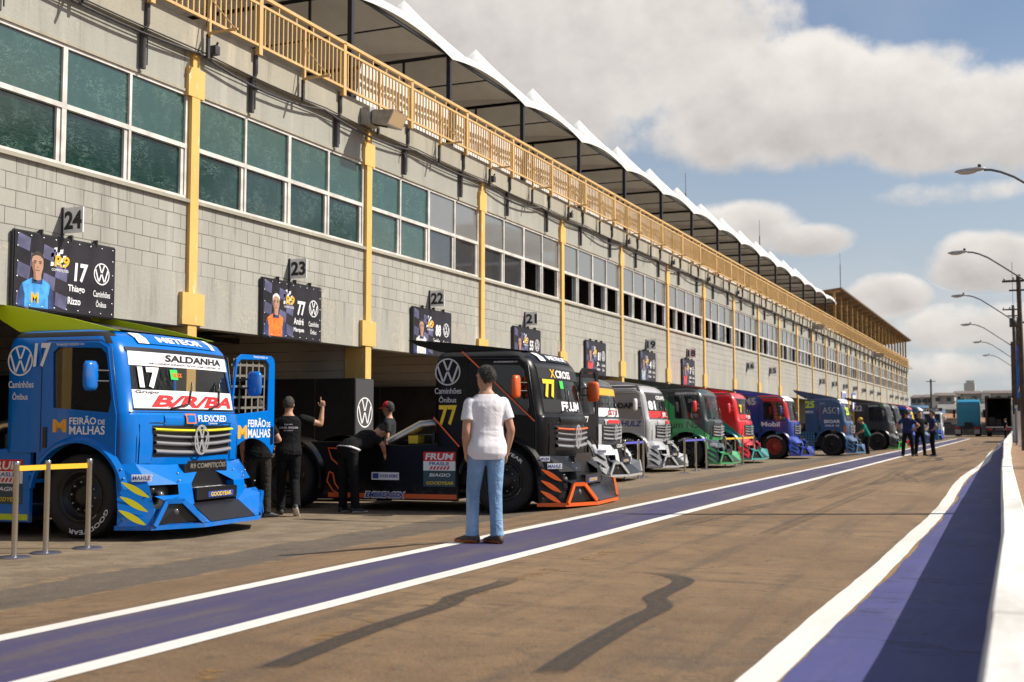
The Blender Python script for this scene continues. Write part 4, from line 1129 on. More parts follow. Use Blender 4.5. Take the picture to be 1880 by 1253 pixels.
for s_ in (-1, 1):
    for (x, y, z) in ((0.60, 1.262, 0.80), (0.64, 1.27, 0.70), (0.66, 1.295, 0.24), (0.90, 1.14, 0.24), (0.92, 1.10, 0.58), (0.99, 0.70, 0.66), (0.83, 1.0, 0.72), (0.90, 0.60, 0.74)):
        ell_ = [(0.012, 0.0), (0.012, 0.008), (0.0, 0.010)]
        b.lathe([(0.011, -0.01), (0.011, 0.012), (0.0, 0.014)], 6, 0, 'y' if x < 0.7 else 'x', (x, s_ * y, z))
T['bolts'] = b.mesh('bumper_bolts', [M_BOLT])
# bumper: one half drawn, mirrored
def bumper():
    b = MB()
    for s in (-1, 1):
        A = [(0.50, 1.24, 0.86), (0.68, 1.10, 0.86), (0.80, 0.70, 0.84), (0.82, 0.0, 0.84)]
        B = [(0.55, 1.27, 0.62), (0.86, 1.09, 0.62), (0.99, 0.72, 0.62), (1.0, 0.46, 0.62)]
        C = [(0.60, 1.30, 0.36), (0.94, 1.10, 0.36), (1.04, 0.74, 0.36), (1.05, 0.46, 0.36)]
        D = [(0.60, 1.31, 0.15), (0.98, 1.14, 0.15), (1.08, 0.74, 0.15), (1.08, 0.46, 0.15)]
        vs = [(x, s * y, z) for row in (A, B, C, D) for (x, y, z) in row]
        fs = [(j * 4 + i, j * 4 + i + 1, (j + 1) * 4 + i + 1, (j + 1) * 4 + i) for j in range(3) for i in range(3)]
        fs = [f for f in fs if f not in ((5, 6, 10, 9),)]
        b.add(vs, fs)
        # rear closing strip at the wheel
        b.add([(0.50, s * 1.24, 0.86), (0.60, s * 1.31, 0.15), (0.50, s * 1.0, 0.15), (0.46, s * 1.0, 0.86)], [(0, 1, 2, 3)])
        # inner cheek
        b.add([(1.0, s * 0.46, 0.62), (1.05, s * 0.46, 0.36), (1.08, s * 0.46, 0.15), (0.8, s * 0.46, 0.15), (0.8, s * 0.46, 0.62)], [(0, 1, 2, 3, 4)])
    return b.mesh('bumper', [M_CHAS], weld=0.002)
T['bumper'] = bumper()
def lamp_pocket(s_):
    b = MB()
    for s in (s_,):
        o_ = [(0.86, 1.09, 0.62), (0.99, 0.72, 0.62), (1.04, 0.74, 0.36), (0.94, 1.10, 0.36)]
        vs = [(x, s * y, z) for (x, y, z) in o_] + [(x - 0.14, s * y, z) for (x, y, z) in o_]
        b.add(vs, [(4, 5, 6, 7), (0, 1, 5, 4), (1, 2, 6, 5), (2, 3, 7, 6), (3, 0, 4, 7)])
    return b.mesh('lamp_pocket', [M_GRILLE])
T['lamp_pocket'] = lamp_pocket(-1); T['lamp_pocket2'] = lamp_pocket(1)
b = MB(); b.box(0.78, 0.90, -0.46, 0.46, 0.15, 0.84); T['radiator'] = b.mesh('radiator', [M_GRILLE])
b = MB()
b.lathe([(0.001, 0.03), (0.035, 0.02), (0.05, 0.0), (0.05, -0.03)], 12, 0, 'x', (0, 0, 0)); T['headlight'] = b.mesh('headlight', [M_LAMPG])
# splitter: bottom plate, fins and duct frames
SPL = [(0.58, 1.33), (0.98, 1.20), (1.30, 0.62), (1.30, -0.62), (0.98, -1.20), (0.58, -1.33)]
def splitter():
    b = MB(); vs, fs = plate_raw([SPL], 0.05, 0.0)
    b.add([(p[0], p[1], p[2] + 0.15) for p in vs], fs)
    for s in (-1, 1):
        def P(x, y, z): return (x, s * y, z)
        t_ = 0.0
        # frame of the side duct: outer leg, top rail, sloping inner leg along the diagonal edge
        a0, a1 = (1.00, 1.17, 0.17), (1.05, 1.02, 0.44)
        a2, a3 = (1.17, 0.88, 0.44), (1.285, 0.62, 0.19)
        w = 0.05
        for p, q in ((a0, a1), (a1, a2), (a2, a3)):
            b.bar(P(*p), P(*q), 0.035, 0.055)
    return b.mesh('splitter', [M_CHAS])
T['splitter'] = splitter()
def fin(s):
    b = MB()
    def P(x, y, z): return (x, s * y, z)
    b.add([P(1.05, 1.02, 0.44), P(1.17, 0.88, 0.44), P(1.02, 0.70, 0.50), P(0.94, 1.10, 0.50)], [(0, 1, 2, 3)])
    b.add([P(1.02, 0.70, 0.50), P(1.17, 0.88, 0.44), P(1.285, 0.62, 0.19), P(1.30, 0.50, 0.175), P(1.05, 0.46, 0.36)], [(0, 1, 2, 3, 4)])
    return b.mesh('splitter_fin', [M_CHAS])
T['fin'] = fin(-1); T['fin2'] = fin(1)
b = MB(); vs, fs = plate_raw([[(p[0] * 0.985, p[1] * 0.97) for p in SPL]], 0.006, 0.0); b.add([(p[0], p[1], p[2] + 0.181) for p in vs], fs); T['spl_top'] = b.mesh('splitter_floor', [M_CHAS])
b = MB(); b.grid(lambda u, v: (1.02 + 0.28 * u, -0.5 + v, 0.40 - 0.215 * u), 2, 2)
for s in (-1, 1):
    b.add([(1.00, s * 1.12, 0.18), (1.04, s * 1.0, 0.42), (1.14, s * 0.87, 0.42), (1.24, s * 0.63, 0.2)], [(0, 1, 2, 3)])
T['tray'] = b.mesh('splitter_tray', [M_GRILLE])
# slashes on the bumper side
b = MB()
for i, zc in enumerate((0.66, 0.50, 0.35)):
    n_ = 8; top = []; bot = []
    for k in range(n_ + 1):
        t = k / n_; z = zc - 0.17 * t; x0 = 0.64 + 0.26 * t; w_ = 0.040 * math.sin(math.pi * (t * 0.92 + 0.04))
        yy = -(1.275 - 0.155 * t + 0.02 * i)
        top.append((x0, yy - 0.02, z + w_)); bot.append((x0, yy - 0.02, z - w_))
    b.add(top + bot, [(k, k + 1, n_ + 2 + k, n_ + 1 + k) for k in range(n_)])
T['slashes'] = b.mesh('bumper_slashes', [M_CHAS])
# plate bracket below the grille
b = MB(); b.grid(lambda u, v: front(-0.42 + 0.84 * u, 0.74 + 0.14 * v, 0.16 + 0.02 * v), 6, 2); T['plate'] = b.mesh('name_plate', [M_GRILLE])
b = MB(); b.box(0.86, 1.06, -0.44, 0.44, 0.52, 0.56); b.box(1.045, 1.065, -0.44, 0.44, 0.42, 0.55); T['tow_tray'] = b.mesh('tow_tray', [M_GRILLE])
# roof wing: ramp and end plates
def wing(s_):
    b = MB()
    for s in (s_,):
        vs, fs = plate_raw([[(0.34, 2.405), (-0.30, 2.56), (-1.00, 2.70), (-1.55, 2.80), (-1.62, 2.79), (-1.45, 2.62), (-1.08, 2.42)]], 0.03, 0.0)
        b.add([(p[0], s * 0.98 + p[2], p[1]) for p in vs], fs)
    return b.mesh('wing_plate', [M_CHAS])
T['wing'] = wing(-1); T['wing2'] = wing(1)
b = MB(); b.grid(lambda u, v: (0.25 - 1.70 * u, -0.97 + 1.94 * v, 2.43 + 0.28 * u ** 1.2), 8, 4); T['ramp'] = b.mesh('roof_ramp', [M_CHAS])
# wheels
def tyre(w):
    b = MB(); o_, i_ = 0.485, 0.30; h = w / 2
    prof = [(i_, -h * 0.80), (i_ + 0.03, -h * 0.95), (0.40, -h), (0.455, -h * 0.93), (0.478, -h * 0.80)]
    for k in range(5):
        x = -h * 0.66 + k * h * 0.33
        prof += [(o_, x - 0.012), (o_, x + 0.012)]
        if k < 4: prof += [(o_ - 0.008, x + 0.016), (o_ - 0.008, x + h * 0.33 - 0.016)]
    prof += [(0.478, h * 0.80), (0.455, h * 0.93), (0.40, h), (i_ + 0.03, h * 0.95), (i_, h * 0.8)]
    b.lathe(prof, 48, 0, 'y'); return b.mesh('tyre', [M_RUBBER], sharp=50)
T['tyre'] = tyre(0.32); T['tyre_wide'] = tyre(0.52)
def rim():
    b = MB()
    b.lathe([(0.302, -0.12), (0.290, -0.13), (0.265, -0.10), (0.245, -0.03), (0.215, -0.02), (0.19, -0.045), (0.13, -0.05), (0.12, -0.085), (0.07, -0.10), (0.001, -0.10)], 32, 0, 'y')
    for k in range(10):
        a = 2 * math.pi * k / 10
        b.lathe([(0.014, -0.045), (0.014, -0.075), (0.001, -0.08)], 6, 1, 'y', (0.165 * math.cos(a), 0, 0.165 * math.sin(a)))
    for k in range(8):
        a = 2 * math.pi * (k + 0.5) / 8
        b.lathe([(0.026, -0.026), (0.02, -0.028), (0.001, -0.028)], 8, 2, 'y', (0.225 * math.cos(a), -0.002, 0.225 * math.sin(a)))
    return b.mesh('rim', [M_RIM, M_BOLT, M_GRILLE])
T['rim'] = rim()
def sidewall_text(txt, r0, r1, a0, a1, y):
    vs, fs, _ = text_raw(txt, 0.02)
    b = MB(); b.add([((r0 + (r1 - r0) * v) * math.cos(R(a0 + (a1 - a0) * u)), y, (r0 + (r1 - r0) * v) * math.sin(R(a0 + (a1 - a0) * u))) for (u, v) in vs], fs)
    return b
b = sidewall_text('GOODYEAR', 0.385, 0.435, 130, 40, -0.163); T['tyre_text'] = b.mesh('tyre_lettering', [M_WHT], recalc=False)
# chassis
def chassis():
    b = MB()
    for s in (-1, 1): b.box(-4.45, 0.4, s * 0.42 - 0.05, s * 0.42 + 0.05, 0.70, 0.95)
    for x in (-1.3, -2.3, -3.0, -4.2): b.box(x - 0.06, x + 0.06, -0.42, 0.42, 0.72, 0.93)
    b.box(-3.65, -3.55, -1.05, 1.05, 0.42, 0.55); b.box(-0.05, 0.05, -0.95, 0.95, 0.42, 0.55)
    b.box(-1.2, 0.45, -0.95, 0.95, 0.40, 0.80)
    b.box(-1.85, -0.6, -0.45, 0.45, 0.62, 1.15)
    b.box(-4.0, -3.1, -0.5, 0.5, 0.97, 1.02)
    b.box(-1.16, -1.12, -1.1, 1.1, 0.7, 1.2)
    return b.mesh('chassis', [M_CHAS])
T['chassis'] = chassis()
SK = [(-0.72, 0.18), (-0.72, 0.98), (-1.0, 1.02), (-1.6, 0.98), (-2.35, 1.02), (-2.78, 1.04)] + arc(-3.62, 0.485, 0.72, 50, -18, 10) + [(-2.9, 0.18)]
def skirt(s_):
    b = MB()
    vs, fs = plate_raw([SK], 0.05, 0.012)
    for s in (s_,): b.add([(p[0], s * (HW - 0.06) + p[2], p[1]) for p in vs], fs)
    return b.mesh('side_skirt', [M_CHAS])
T['skirt'] = skirt(-1); T['skirt2'] = skirt(1)
b = MB(); b.box(-2.75, -0.75, -HW + 0.08, HW - 0.08, 0.19, 0.23); T['floor'] = b.mesh('underfloor', [M_CHAS])
b = MB()
for s in (-1,): b.box(-2.86, -0.72, s * (HW - 0.03) - 0.012, s * (HW - 0.03) + 0.012, 0.195, 0.265)
T['skirt_stripe'] = b.mesh('skirt_stripe', [M_CHAS])
def rear_fender(s_):
    b = MB()
    for s in (s_,):
        A = [-15 + i * 175 / 20 for i in range(21)]
        vs = [(-3.62 + 0.62 * math.cos(R(a)), s * y, 0.485 + 0.60 * math.sin(R(a))) for a in A for y in (0.72, HW + 0.02)]
        vs += [(-3.62 + 0.66 * math.cos(R(a)), s * y, 0.485 + 0.64 * math.sin(R(a))) for a in A for y in (0.72, HW + 0.02)]
        k = 42
        fs = [(2 * i, 2 * i + 1, 2 * i + 3, 2 * i + 2) for i in range(20)] + [(k + 2 * i, k + 2 * i + 2, k + 2 * i + 3, k + 2 * i + 1) for i in range(20)]
        fs += [(2 * i + 1, k + 2 * i + 1, k + 2 * i + 3, 2 * i + 3) for i in range(20)]
        b.add(vs, fs, 0, None, True)
    return b.mesh('rear_fender', [M_CHAS], sharp=40)
T['rear_fender'] = rear_fender(-1); T['rear_fender2'] = rear_fender(1)
b = MB(); b.tube([(-1.3, -0.5, 1.12), (-1.15, -0.62, 1.35), (-1.5, -0.72, 1.30), (-2.0, -0.85, 1.02)], 0.075, 10); T['turbo_pipe'] = b.mesh('intake_pipe', [M_STEELP])
b = MB(); b.tube([(-2.45, -0.9, 0.52), (-2.45, -1.22, 0.50)], 0.10, 14, 0, False); b.tube([(-2.45, -0.9, 0.52), (-2.45, -1.21, 0.50)], 0.085, 14, 1); T['exhaust'] = b.mesh('exhaust_pipe', [M_STEELP, M_GRILLE])
# interior: seat, belts, cage, wheel
b = MB(); b.box(-0.75, -0.25, 0.25, 0.85, 0.95, 1.2); b.box(-0.85, -0.68, 0.22, 0.88, 1.1, 1.95); b.box(-0.82, -0.60, 0.18, 0.28, 1.55, 1.95); b.box(-0.82, -0.60, 0.82, 0.92, 1.55, 1.95)
b.box(0.1, 0.5, -1.0, 1.0, 1.2, 1.42)
for y in (-0.95, 0.95): b.tube([(-0.95, y, 0.9), (-0.95, y, 2.28), (0.3, y, 2.24)], 0.03, 8)
b.tube([(-0.95, -0.95, 2.28), (-0.95, 0.95, 2.28)], 0.03, 8); b.tube([(-0.95, -0.95, 1.0), (-0.95, 0.95, 2.25)], 0.03, 8)
T['interior'] = b.mesh('cockpit', [M_SEAT])
b = MB()
for y in (0.42, 0.66): b.bar((-0.66, y, 1.9), (-0.45, y, 1.25), 0.07, 0.02)
b.bar((-0.95, -0.80, 2.1), (-0.70, -0.60, 1.3), 0.02, 0.08)
T['belts'] = b.mesh('seat_belts', [M_BELT])
b = MB(); b.tube([(0.05 + 0.19 * math.sin(a) * 0.35, 0.55 + 0.21 * math.cos(a), 1.50 + 0.19 * math.sin(a)) for a in [2 * math.pi * i / 20 for i in range(21)]], 0.016, 6, 0, False); T['steer'] = b.mesh('steering_wheel', [M_SEAT])

def paint(name, base, second=None, line=None, third=None, line3=None, rough=0.28, metal=0.0, coat=0.6, dots=None):
    """car paint; line=(ax, az, c): second colour where ax*x + az*z > c in the truck's own axes"""
    m = bpy.data.materials.new(name); m.use_nodes = True
    n = NT(m.node_tree); b = n.n['Principled BSDF']
    b.inputs['Metallic'].default_value = metal
    b.inputs['Coat Weight'].default_value = coat; b.inputs['Coat Roughness'].default_value = 0.06
    v = n.new('ShaderNodeTexCoord').outputs['Object']; x, y, z = n.sep(v)
    c = c4(base)
    def lin(L): return n.math('GREATER_THAN', n.math('ADD', n.math('MULTIPLY', x, L[0]), n.math('MULTIPLY', z, L[1])), L[2])
    if second: c = n.mix(lin(line), c, c4(second))
    if third: c = n.mix(lin(line3), c, c4(third))
    if dots:
        vv = n.vmath('FRACTION', n.scale(v, (9, 9, 9)))
        dd = n.vmath('LENGTH', n.vmath('SUBTRACT', vv, (0.5, 0.5, 0.5)))
        c = n.mix(n.math('LESS_THAN', dd, 0.42), c, c4(dots))
    f = n.noise(v, 3.0, 5, 0.6)
    c2 = n.mix(n.math('MULTIPLY', n.ramp(f, 0.55, 0.8), 0.03), c, (0.18, 0.15, 0.12, 1))
    low = n.math('MULTIPLY', n.ramp(z, 0.55, 0.12), n.math('MULTIPLY', n.ramp(n.noise(v, 7.0, 5, 0.7), 0.4, 0.7), 0.3))
    c2 = n.mix(low, c2, (0.18, 0.14, 0.10, 1))
    n.link(c2, b.inputs['Base Color'])
    n.link(n.math('ADD', rough - 0.06, n.math('MULTIPLY', f, 0.14)), b.inputs['Roughness'])
    return m
TS = 1.06
def axis_frame(o, loc, rz=0.0):
    o.location = loc; o.rotation_euler = (0, 0, rz); return o
def side(x, z, off=0.024): return (x, -HW - off, z)
def truck(loc, yaw, label, P, group='racing trucks parked in front of the garages', open_door=False, wing=True, net=True, mirror_txt=None, window=None, cat='truck', sc=TS, lettered=True):
    """P: dict of materials for body, trim parts"""
    t = empty('racing_truck', loc, R(yaw), label, cat, group, sc=sc)
    body = P['body']; g = lambda k, d=None: P.get(k, d or body)
    cab = put('cab', T['cab'], t, mats=[body, M_INNER])
    put('windshield', T['windshield'], cab); put('windshield_seal', T['windshield_seal'], cab); put('wiper', T['wiper'], cab); put('wiper', T['wiper2'], cab); put('panel_seams', T['seams'], cab)
    put('arch_flare', T['flare'], cab, mats=[g('flare')]); put('arch_flare', T['flare2'], cab, mats=[g('flare')]); put('hood_panel', T['hood_panel'], cab, mats=[g('hood')])
    gr = put('grille', T['grille'], t); put('grille_bars', T['grille_bars'], gr, mats=[g('bars', M_DKCHR)]); put('grille_strip', T['grille_strip'], gr, mats=[g('strip', M_CHROME)])
    em = vw(gr, 0, 1.125, 0.185, lambda y, z: front(y, z, 0.075), g('badge', M_CHROME), asp=0.85, t=0.18)
    put('name_plate', T['plate'], t)
    bp = put('bumper', T['bumper'], t, mats=[g('bumper')])
    put('lamp_pocket', T['lamp_pocket'], bp); put('lamp_pocket', T['lamp_pocket2'], bp); put('radiator', T['radiator'], bp); put('bumper_bolts', T['bolts'], bp); put('tow_tray', T['tow_tray'], bp); put('bumper_slashes', T['slashes'], bp, mats=[g('slash', M_GRILLE)])
    for s in (-1, 1):
        o = put('headlight', T['headlight'], bp); o.location = (0.89, s * 0.90, 0.50)
        o = put('headlight', T['headlight'], bp); o.location = (1.10, s * 0.90, 0.32)
    sp = put('splitter', T['splitter'], t, mats=[g('splitter')]); put('splitter_tray', T['tray'], sp); put('splitter_fin', T['fin'], sp, mats=[g('fin')]); put('splitter_fin', T['fin2'], sp, mats=[g('fin')]); put('splitter_floor', T['spl_top'], sp, mats=[g('fin')])
    if wing:
        wz = P.get('wing_h', 0.72)
        w_ = put('roof_wing', T['ramp'], t, mats=[g('ramp', P.get('wing', body))]); put('wing_plate', T['wing'], w_, mats=[g('wing')]); put('wing_plate', T['wing2'], w_, mats=[g('wing')]); w_.scale = (1, 1, wz); w_.location = (0, 0, 2.41 * (1 - wz))
    d1 = put('door', T['door'], t, mats=[g('door')]); put('handle', T['handle'], d1)
    put('window', T['side_glass'] , d1, mats=[window or M_SIDEGL])
    m1 = put('mirror', T['mirror'], d1, mats=[g('mirror')]); axis_frame(m1, (0.30, -HW - 0.22, 1.86)); put('mirror_arm', T['mirror_arm'], m1)
    d2 = put('door', T['door'], t, mats=[g('door')])
    d2.scale = (1, -1, 1)
    if open_door:
        h = Vector((0.47, HW, 0)); an = -94
        d2.scale = (1, 1, 1)
        Mx = Matrix.Translation(h) @ Matrix.Rotation(R(an), 4, 'Z') @ Matrix.Translation(-h) @ Matrix.Diagonal((1, -1, 1, 1))
        d2.matrix_local = Mx
    put('handle', T['handle'], d2)
    if net: put('window_net', T['net'], d2)
    else: put('window', T['side_glass'], d2, mats=[window or M_SIDEGL])
    m2 = put('mirror', T['mirror'], d2, mats=[g('mirror')]); axis_frame(m2, (0.30 if not open_door else 0.16, -HW - 0.16, 1.86)); put('mirror_arm', T['mirror_arm'], m2)
    put('cockpit', T['interior'], t); put('seat_belts', T['belts'], t); put('steering_wheel', T['steer'], t)
    for (x, y, wide) in ((0, -1.04, False), (0, 1.04, False), (-3.62, -0.92, True), (-3.62, 0.92, True)):
        wq = empty('wheel', (x, y, 0.485), 0 if y < 0 else math.pi, parent=t)
        if y < 0: wq.rotation_euler = (0, R(P.get('spin', 0)) if x == 0 else R(P.get('spin2', 0)), 0)
        ty = put('tyre', T['tyre_wide' if wide else 'tyre'], wq)
        rm = put('rim', T['rim'], wq, mats=[g('rim', M_RIM), M_BOLT, M_GRILLE]); rm.location = (0, -0.11 if wide else -0.02, 0)
        if y < 0 and lettered:
            q = put('tyre_lettering', T['tyre_text'], wq); q.location = (0, -0.10 if wide else 0, 0)
    put('chassis', T['chassis'], t)
    put('side_skirt', T['skirt2'], t, mats=[g('skirt')]); put('underfloor', T['floor'], t); sk_ = put('side_skirt', T['skirt'], t, mats=[g('skirt')]); put('skirt_stripe', T['skirt_stripe'], sk_, mats=[g('stripe')])
    put('rear_fender', T['rear_fender'], t, mats=[g('fender')]); put('rear_fender', T['rear_fender2'], t, mats=[g('fender')])
    put('intake_pipe', T['turbo_pipe'], t); put('exhaust_pipe', T['exhaust'], t)
    return t, d1, d2
def at(px, py, yaw, sc=TS):
    """truck origin from the contact point of its near front wheel"""
    a = R(yaw); o_ = 1.18 * sc
    return (px - o_ * math.sin(a), py + o_ * math.cos(a), APR)
def sidetext(t, txt, x0, x1, z0, z1, m, bold=0.015, shear=0.0, name='lettering', off=0.024):
    return decal(t, txt, lambda u, v: side(u, v, off), x0, x1, z0, z1, m, bold, shear, name)
def fronttext(t, txt, y0, y1, z0, z1, m, bold=0.015, shear=0.0, off=0.012, name='lettering'):
    return decal(t, txt, lambda u, v: front(u, v, off), y0, y1, z0, z1, m, bold, shear, name)
def frontpatch(t, y0, y1, z0, z1, m, off=0.006, name='screen_banner', taper=0.0):
    b = MB(); b.grid(lambda u, v: front((y0 + (y1 - y0) * u) * (1 - taper * v), z0 + (z1 - z0) * v, off), 16, 2)
    return b.build(name, m, t)
def sidepatch(t, x0, x1, z0, z1, m, off=0.006, name='sticker'):
    b = MB(); b.add([side(x0, z0, off), side(x1, z0, off), side(x1, z1, off), side(x0, z1, off)], [(0, 1, 2, 3)])
    return b.build(name, m, t, recalc=False)
def skirt_stickers(t, x0=-1.32, w_=0.52):
    y = -0.03
    so = lambda u, v: (u, -HW + 0.06 - 0.042, v)
    s2 = lambda u, v: (u, -HW + 0.06 - 0.046, v)
    for (z0, z1, m) in ((0.76, 0.90, M_RED), (0.62, 0.76, M_WHT), (0.38, 0.62, M_TEALD)):
        b = MB(); b.add([so(x0, z0), so(x0 + w_, z0), so(x0 + w_, z1), so(x0, z1)], [(0, 1, 2, 3)]); b.build('sticker', m, t, recalc=False)
    decal(t, 'FRUM', s2, x0 + 0.03, x0 + w_ - 0.03, 0.78, 0.88, M_WHT, 0.03, 0.15)
    decal(t, 'FRASLE', s2, x0 + 0.10, x0 + w_ - 0.10, 0.70, 0.75, M_BLUEPR, 0.015)
    b = MB()
    for i in range(6): b.add([s2(x0 + 0.1 + i * 0.055, 0.635), s2(x0 + 0.13 + i * 0.055, 0.635), s2(x0 + 0.16 + i * 0.055, 0.685), s2(x0 + 0.13 + i * 0.055, 0.685)], [(0, 1, 2, 3)])
    b.build('sticker_bars', M_RED, t, recalc=False)
    decal(t, 'BIAGIO', s2, x0 + 0.10, x0 + w_ - 0.08, 0.53, 0.58, M_WHT, 0.02, 0.2)
    decal(t, 'GOODYEAR', s2, x0 + 0.05, x0 + w_ - 0.03, 0.41, 0.46, M_YPRINT, 0.02, 0.15)
def bumper_sticker(t, txt, m_t, m_b, z0=0.665, z1=0.745, x0=0.70, x1=0.885):
    def f(off):
        def g_(u, v): 
            k = (u - 0.50) / 0.36
            return (u, -(1.265 - 0.20 * k ** 1.3) - off - 0.02 * (0.86 - v), v)
        return g_
    b = MB(); q = f(0.022); b.add([q(x0, z0), q(x1, z0), q(x1, z1), q(x0, z1)], [(0, 1, 2, 3)]); b.build('sticker', m_b, t, recalc=False)
    decal(t, txt, f(0.026), x0 + 0.012, x1 - 0.012, z0 + 0.015, z1 - 0.015, m_t, 0.02)
M_BLUEPR = mat('blue_print', (0.03, 0.06, 0.30), 0.5)
M_TEALD = mat('sticker_slate', (0.03, 0.07, 0.09), 0.5)
M_ORPR = mat('orange_print', (0.85, 0.17, 0.015), 0.45)
M_LBLUE = mat('light_blue_print', (0.10, 0.45, 0.75), 0.45)
M_GREENPR = mat('green_print', (0.05, 0.60, 0.08), 0.45)
M_GREYPR = mat('pale_grey_print', (0.52, 0.53, 0.56), 0.5)

# ---- the blue truck
PB = paint('blue_truck_paint', (0.0, 0.150, 0.56), rough=0.24, coat=0.25)
PB.node_tree.nodes['Principled BSDF'].inputs['Specular IOR Level'].default_value = 0.3
PLIME = paint('lime_wing_paint', (0.62, 0.76, 0.01), rough=0.4, coat=0.3)
PYEL = mat('yellow_trim', (0.72, 0.66, 0.01), 0.4)
yaw = 4.5
t1, d1, d2 = truck(at(-10.60, 11.46, yaw), yaw, 'bright blue racing truck with white number 17, lime roof wing and far door open', dict(body=PB, wing_h=1.0, wing=PLIME, ramp=M_GRILLE, slash=PYEL, strip=PYEL, stripe=PLIME, skirt=PB, spin=150, mirror=PB), open_door=True)
sidetext(t1, '17', -0.66, -0.41, 1.98, 2.26, M_WHT, 0.03, 0.12, 'number', 0.026)
def sidevw(t, x, z, r, m): return vw(t, x, z, r, lambda a, c: side(a, c, 0.006), m, t=0.12)
sidevw(t1, -0.86, 2.06, 0.18, M_WHT)
sidetext(t1, 'Caminhões', -1.02, -0.66, 1.74, 1.82, M_WHT, 0.01, 0, 'lettering', 0.006)
sidetext(t1, 'Ônibus', -0.96, -0.74, 1.60, 1.69, M_WHT, 0.01, 0, 'lettering', 0.006)
sidetext(d1, 'THIAGO RIZZO O+', -0.34, 0.06, 2.225, 2.25, M_WHT, 0.015)
M_ORNG = mat('sponsor_orange', (0.80, 0.38, 0.03), 0.5)
def feirao(d):
    sidetext(d, 'M', -0.36, -0.17, 1.22, 1.37, M_ORNG, 0.05)
    sidetext(d, 'FEIRÃO', -0.13, 0.24, 1.31, 1.41, M_WHT, 0.02)
    sidetext(d, 'DE', 0.265, 0.36, 1.31, 1.365, M_WHT, 0.02)
    sidetext(d, 'MALHAS', -0.13, 0.36, 1.195, 1.295, M_WHT, 0.02)
feirao(d1)
def mirrored_side(d, items):
    for (txt, x0, x1, z0, z1, m, bo) in items:      # far door is a mirrored copy: mirror its lettering back
        decal(d, txt, lambda u, v: side(-u, v), -x1, -x0, z0, z1, m, bo)
mirrored_side(d2, [('M', 0.12, 0.33, 1.12, 1.30, M_ORNG, 0.05), ('FEIRÃO', -0.32, 0.10, 1.275, 1.40, M_WHT, 0.02), ('DE', -0.43, -0.345, 1.275, 1.345, M_WHT, 0.02), ('MALHAS', -0.43, 0.10, 1.13, 1.25, M_WHT, 0.02), ('THIAGO RIZZO O+', -0.35, 0.0, 2.225, 2.25, M_WHT, 0.015)])
frontpatch(t1, -1.04, 1.04, 2.00, 2.165, M_WHT, 0.006, taper=0.01)
fronttext(t1, 'SALDANHA', -0.42, 0.86, 2.065, 2.15, M_BLK, 0.03, 0.1)
fronttext(t1, 'AR CONDICIONADO NOVA LOJA CURITIBA - PR', -0.72, 0.86, 2.015, 2.045, M_BLK, 0.012)
frontpatch(t1, -1.05, 1.05, 1.50, 1.715, M_WHT, 0.006)
fronttext(t1, 'B/R/BA', -0.78, 0.98, 1.515, 1.66, M_RED, 0.04, 0.35)
fronttext(t1, 'Grupo', -1.0, -0.62, 1.665, 1.71, M_BLK, 0.012)
fronttext(t1, '17', -0.92, -0.56, 1.735, 1.985, M_WHT, 0.05, name='number')
fronttext(t1, 'TRUCK', -0.33, -0.14, 1.88, 1.93, M_ORPR, 0.03)
frontpatch(t1, -0.36, -0.22, 1.85, 1.97, M_GREENPR, 0.008, 'sticker')
fronttext(t1, 'FLEXICRED', -0.02, 0.66, 1.345, 1.425, M_WHT, 0.01, off=0.045)
fronttext(t1, 'Consórcio', 0.20, 0.42, 1.315, 1.338, M_WHT, 0.01, off=0.045)
frontpatch(t1, -0.26, -0.06, 1.32, 1.44, M_ORPR, 0.040, 'sticker')
frontpatch(t1, -0.235, -0.085, 1.335, 1.425, PB, 0.043, 'sticker')
def roofband(t, m_b, m_t, txt='METEOR'):
    frontpatch(t, -0.80, 0.80, 2.27, 2.40, m_b, 0.006, 'roof_band')
    fronttext(t, txt, -0.42, 0.52, 2.30, 2.37, m_t, 0.03)
roofband(t1, PB, M_WHT)
frontpatch(t1, -0.80, -0.62, 2.27, 2.395, M_WHT, 0.010, 'roof_band'); frontpatch(t1, 0.72, 0.82, 2.27, 2.395, M_WHT, 0.010, 'roof_band')
fronttext(t1, 'R9 COMPETIÇÕES', -0.38, 0.38, 0.775, 0.86, M_NET, 0.02, off=0.20)
bumper_sticker(t1, 'MAHLE', M_BLUEPR, M_WHT)
def tray_text(t, txt, m, y0=-0.35, y1=0.25, z0=0.445, z1=0.525, mb=None):
    if mb:
        b = MB(); b.add([(1.068, y0 - 0.05, z0 - 0.01), (1.068, y1 + 0.05, z0 - 0.01), (1.068, y1 + 0.05, z1 + 0.01), (1.068, y0 - 0.05, z1 + 0.01)], [(0, 1, 2, 3)]); b.build('sticker', mb, t, recalc=False)
    decal(t, txt, lambda u, v: (1.072, u, v), y0, y1, z0, z1, m, 0.02)
tray_text(t1, 'GOODYEAR', M_YPRINT, -0.15, 0.30, 0.45, 0.50, M_BLUEPR)
decal(t1, 'MUNDIAL', lambda u, v: (0.88 + v, u, 0.563), -0.36, 0.30, 0.03, 0.14, M_WHT, 0.03)
skirt_stickers(t1)

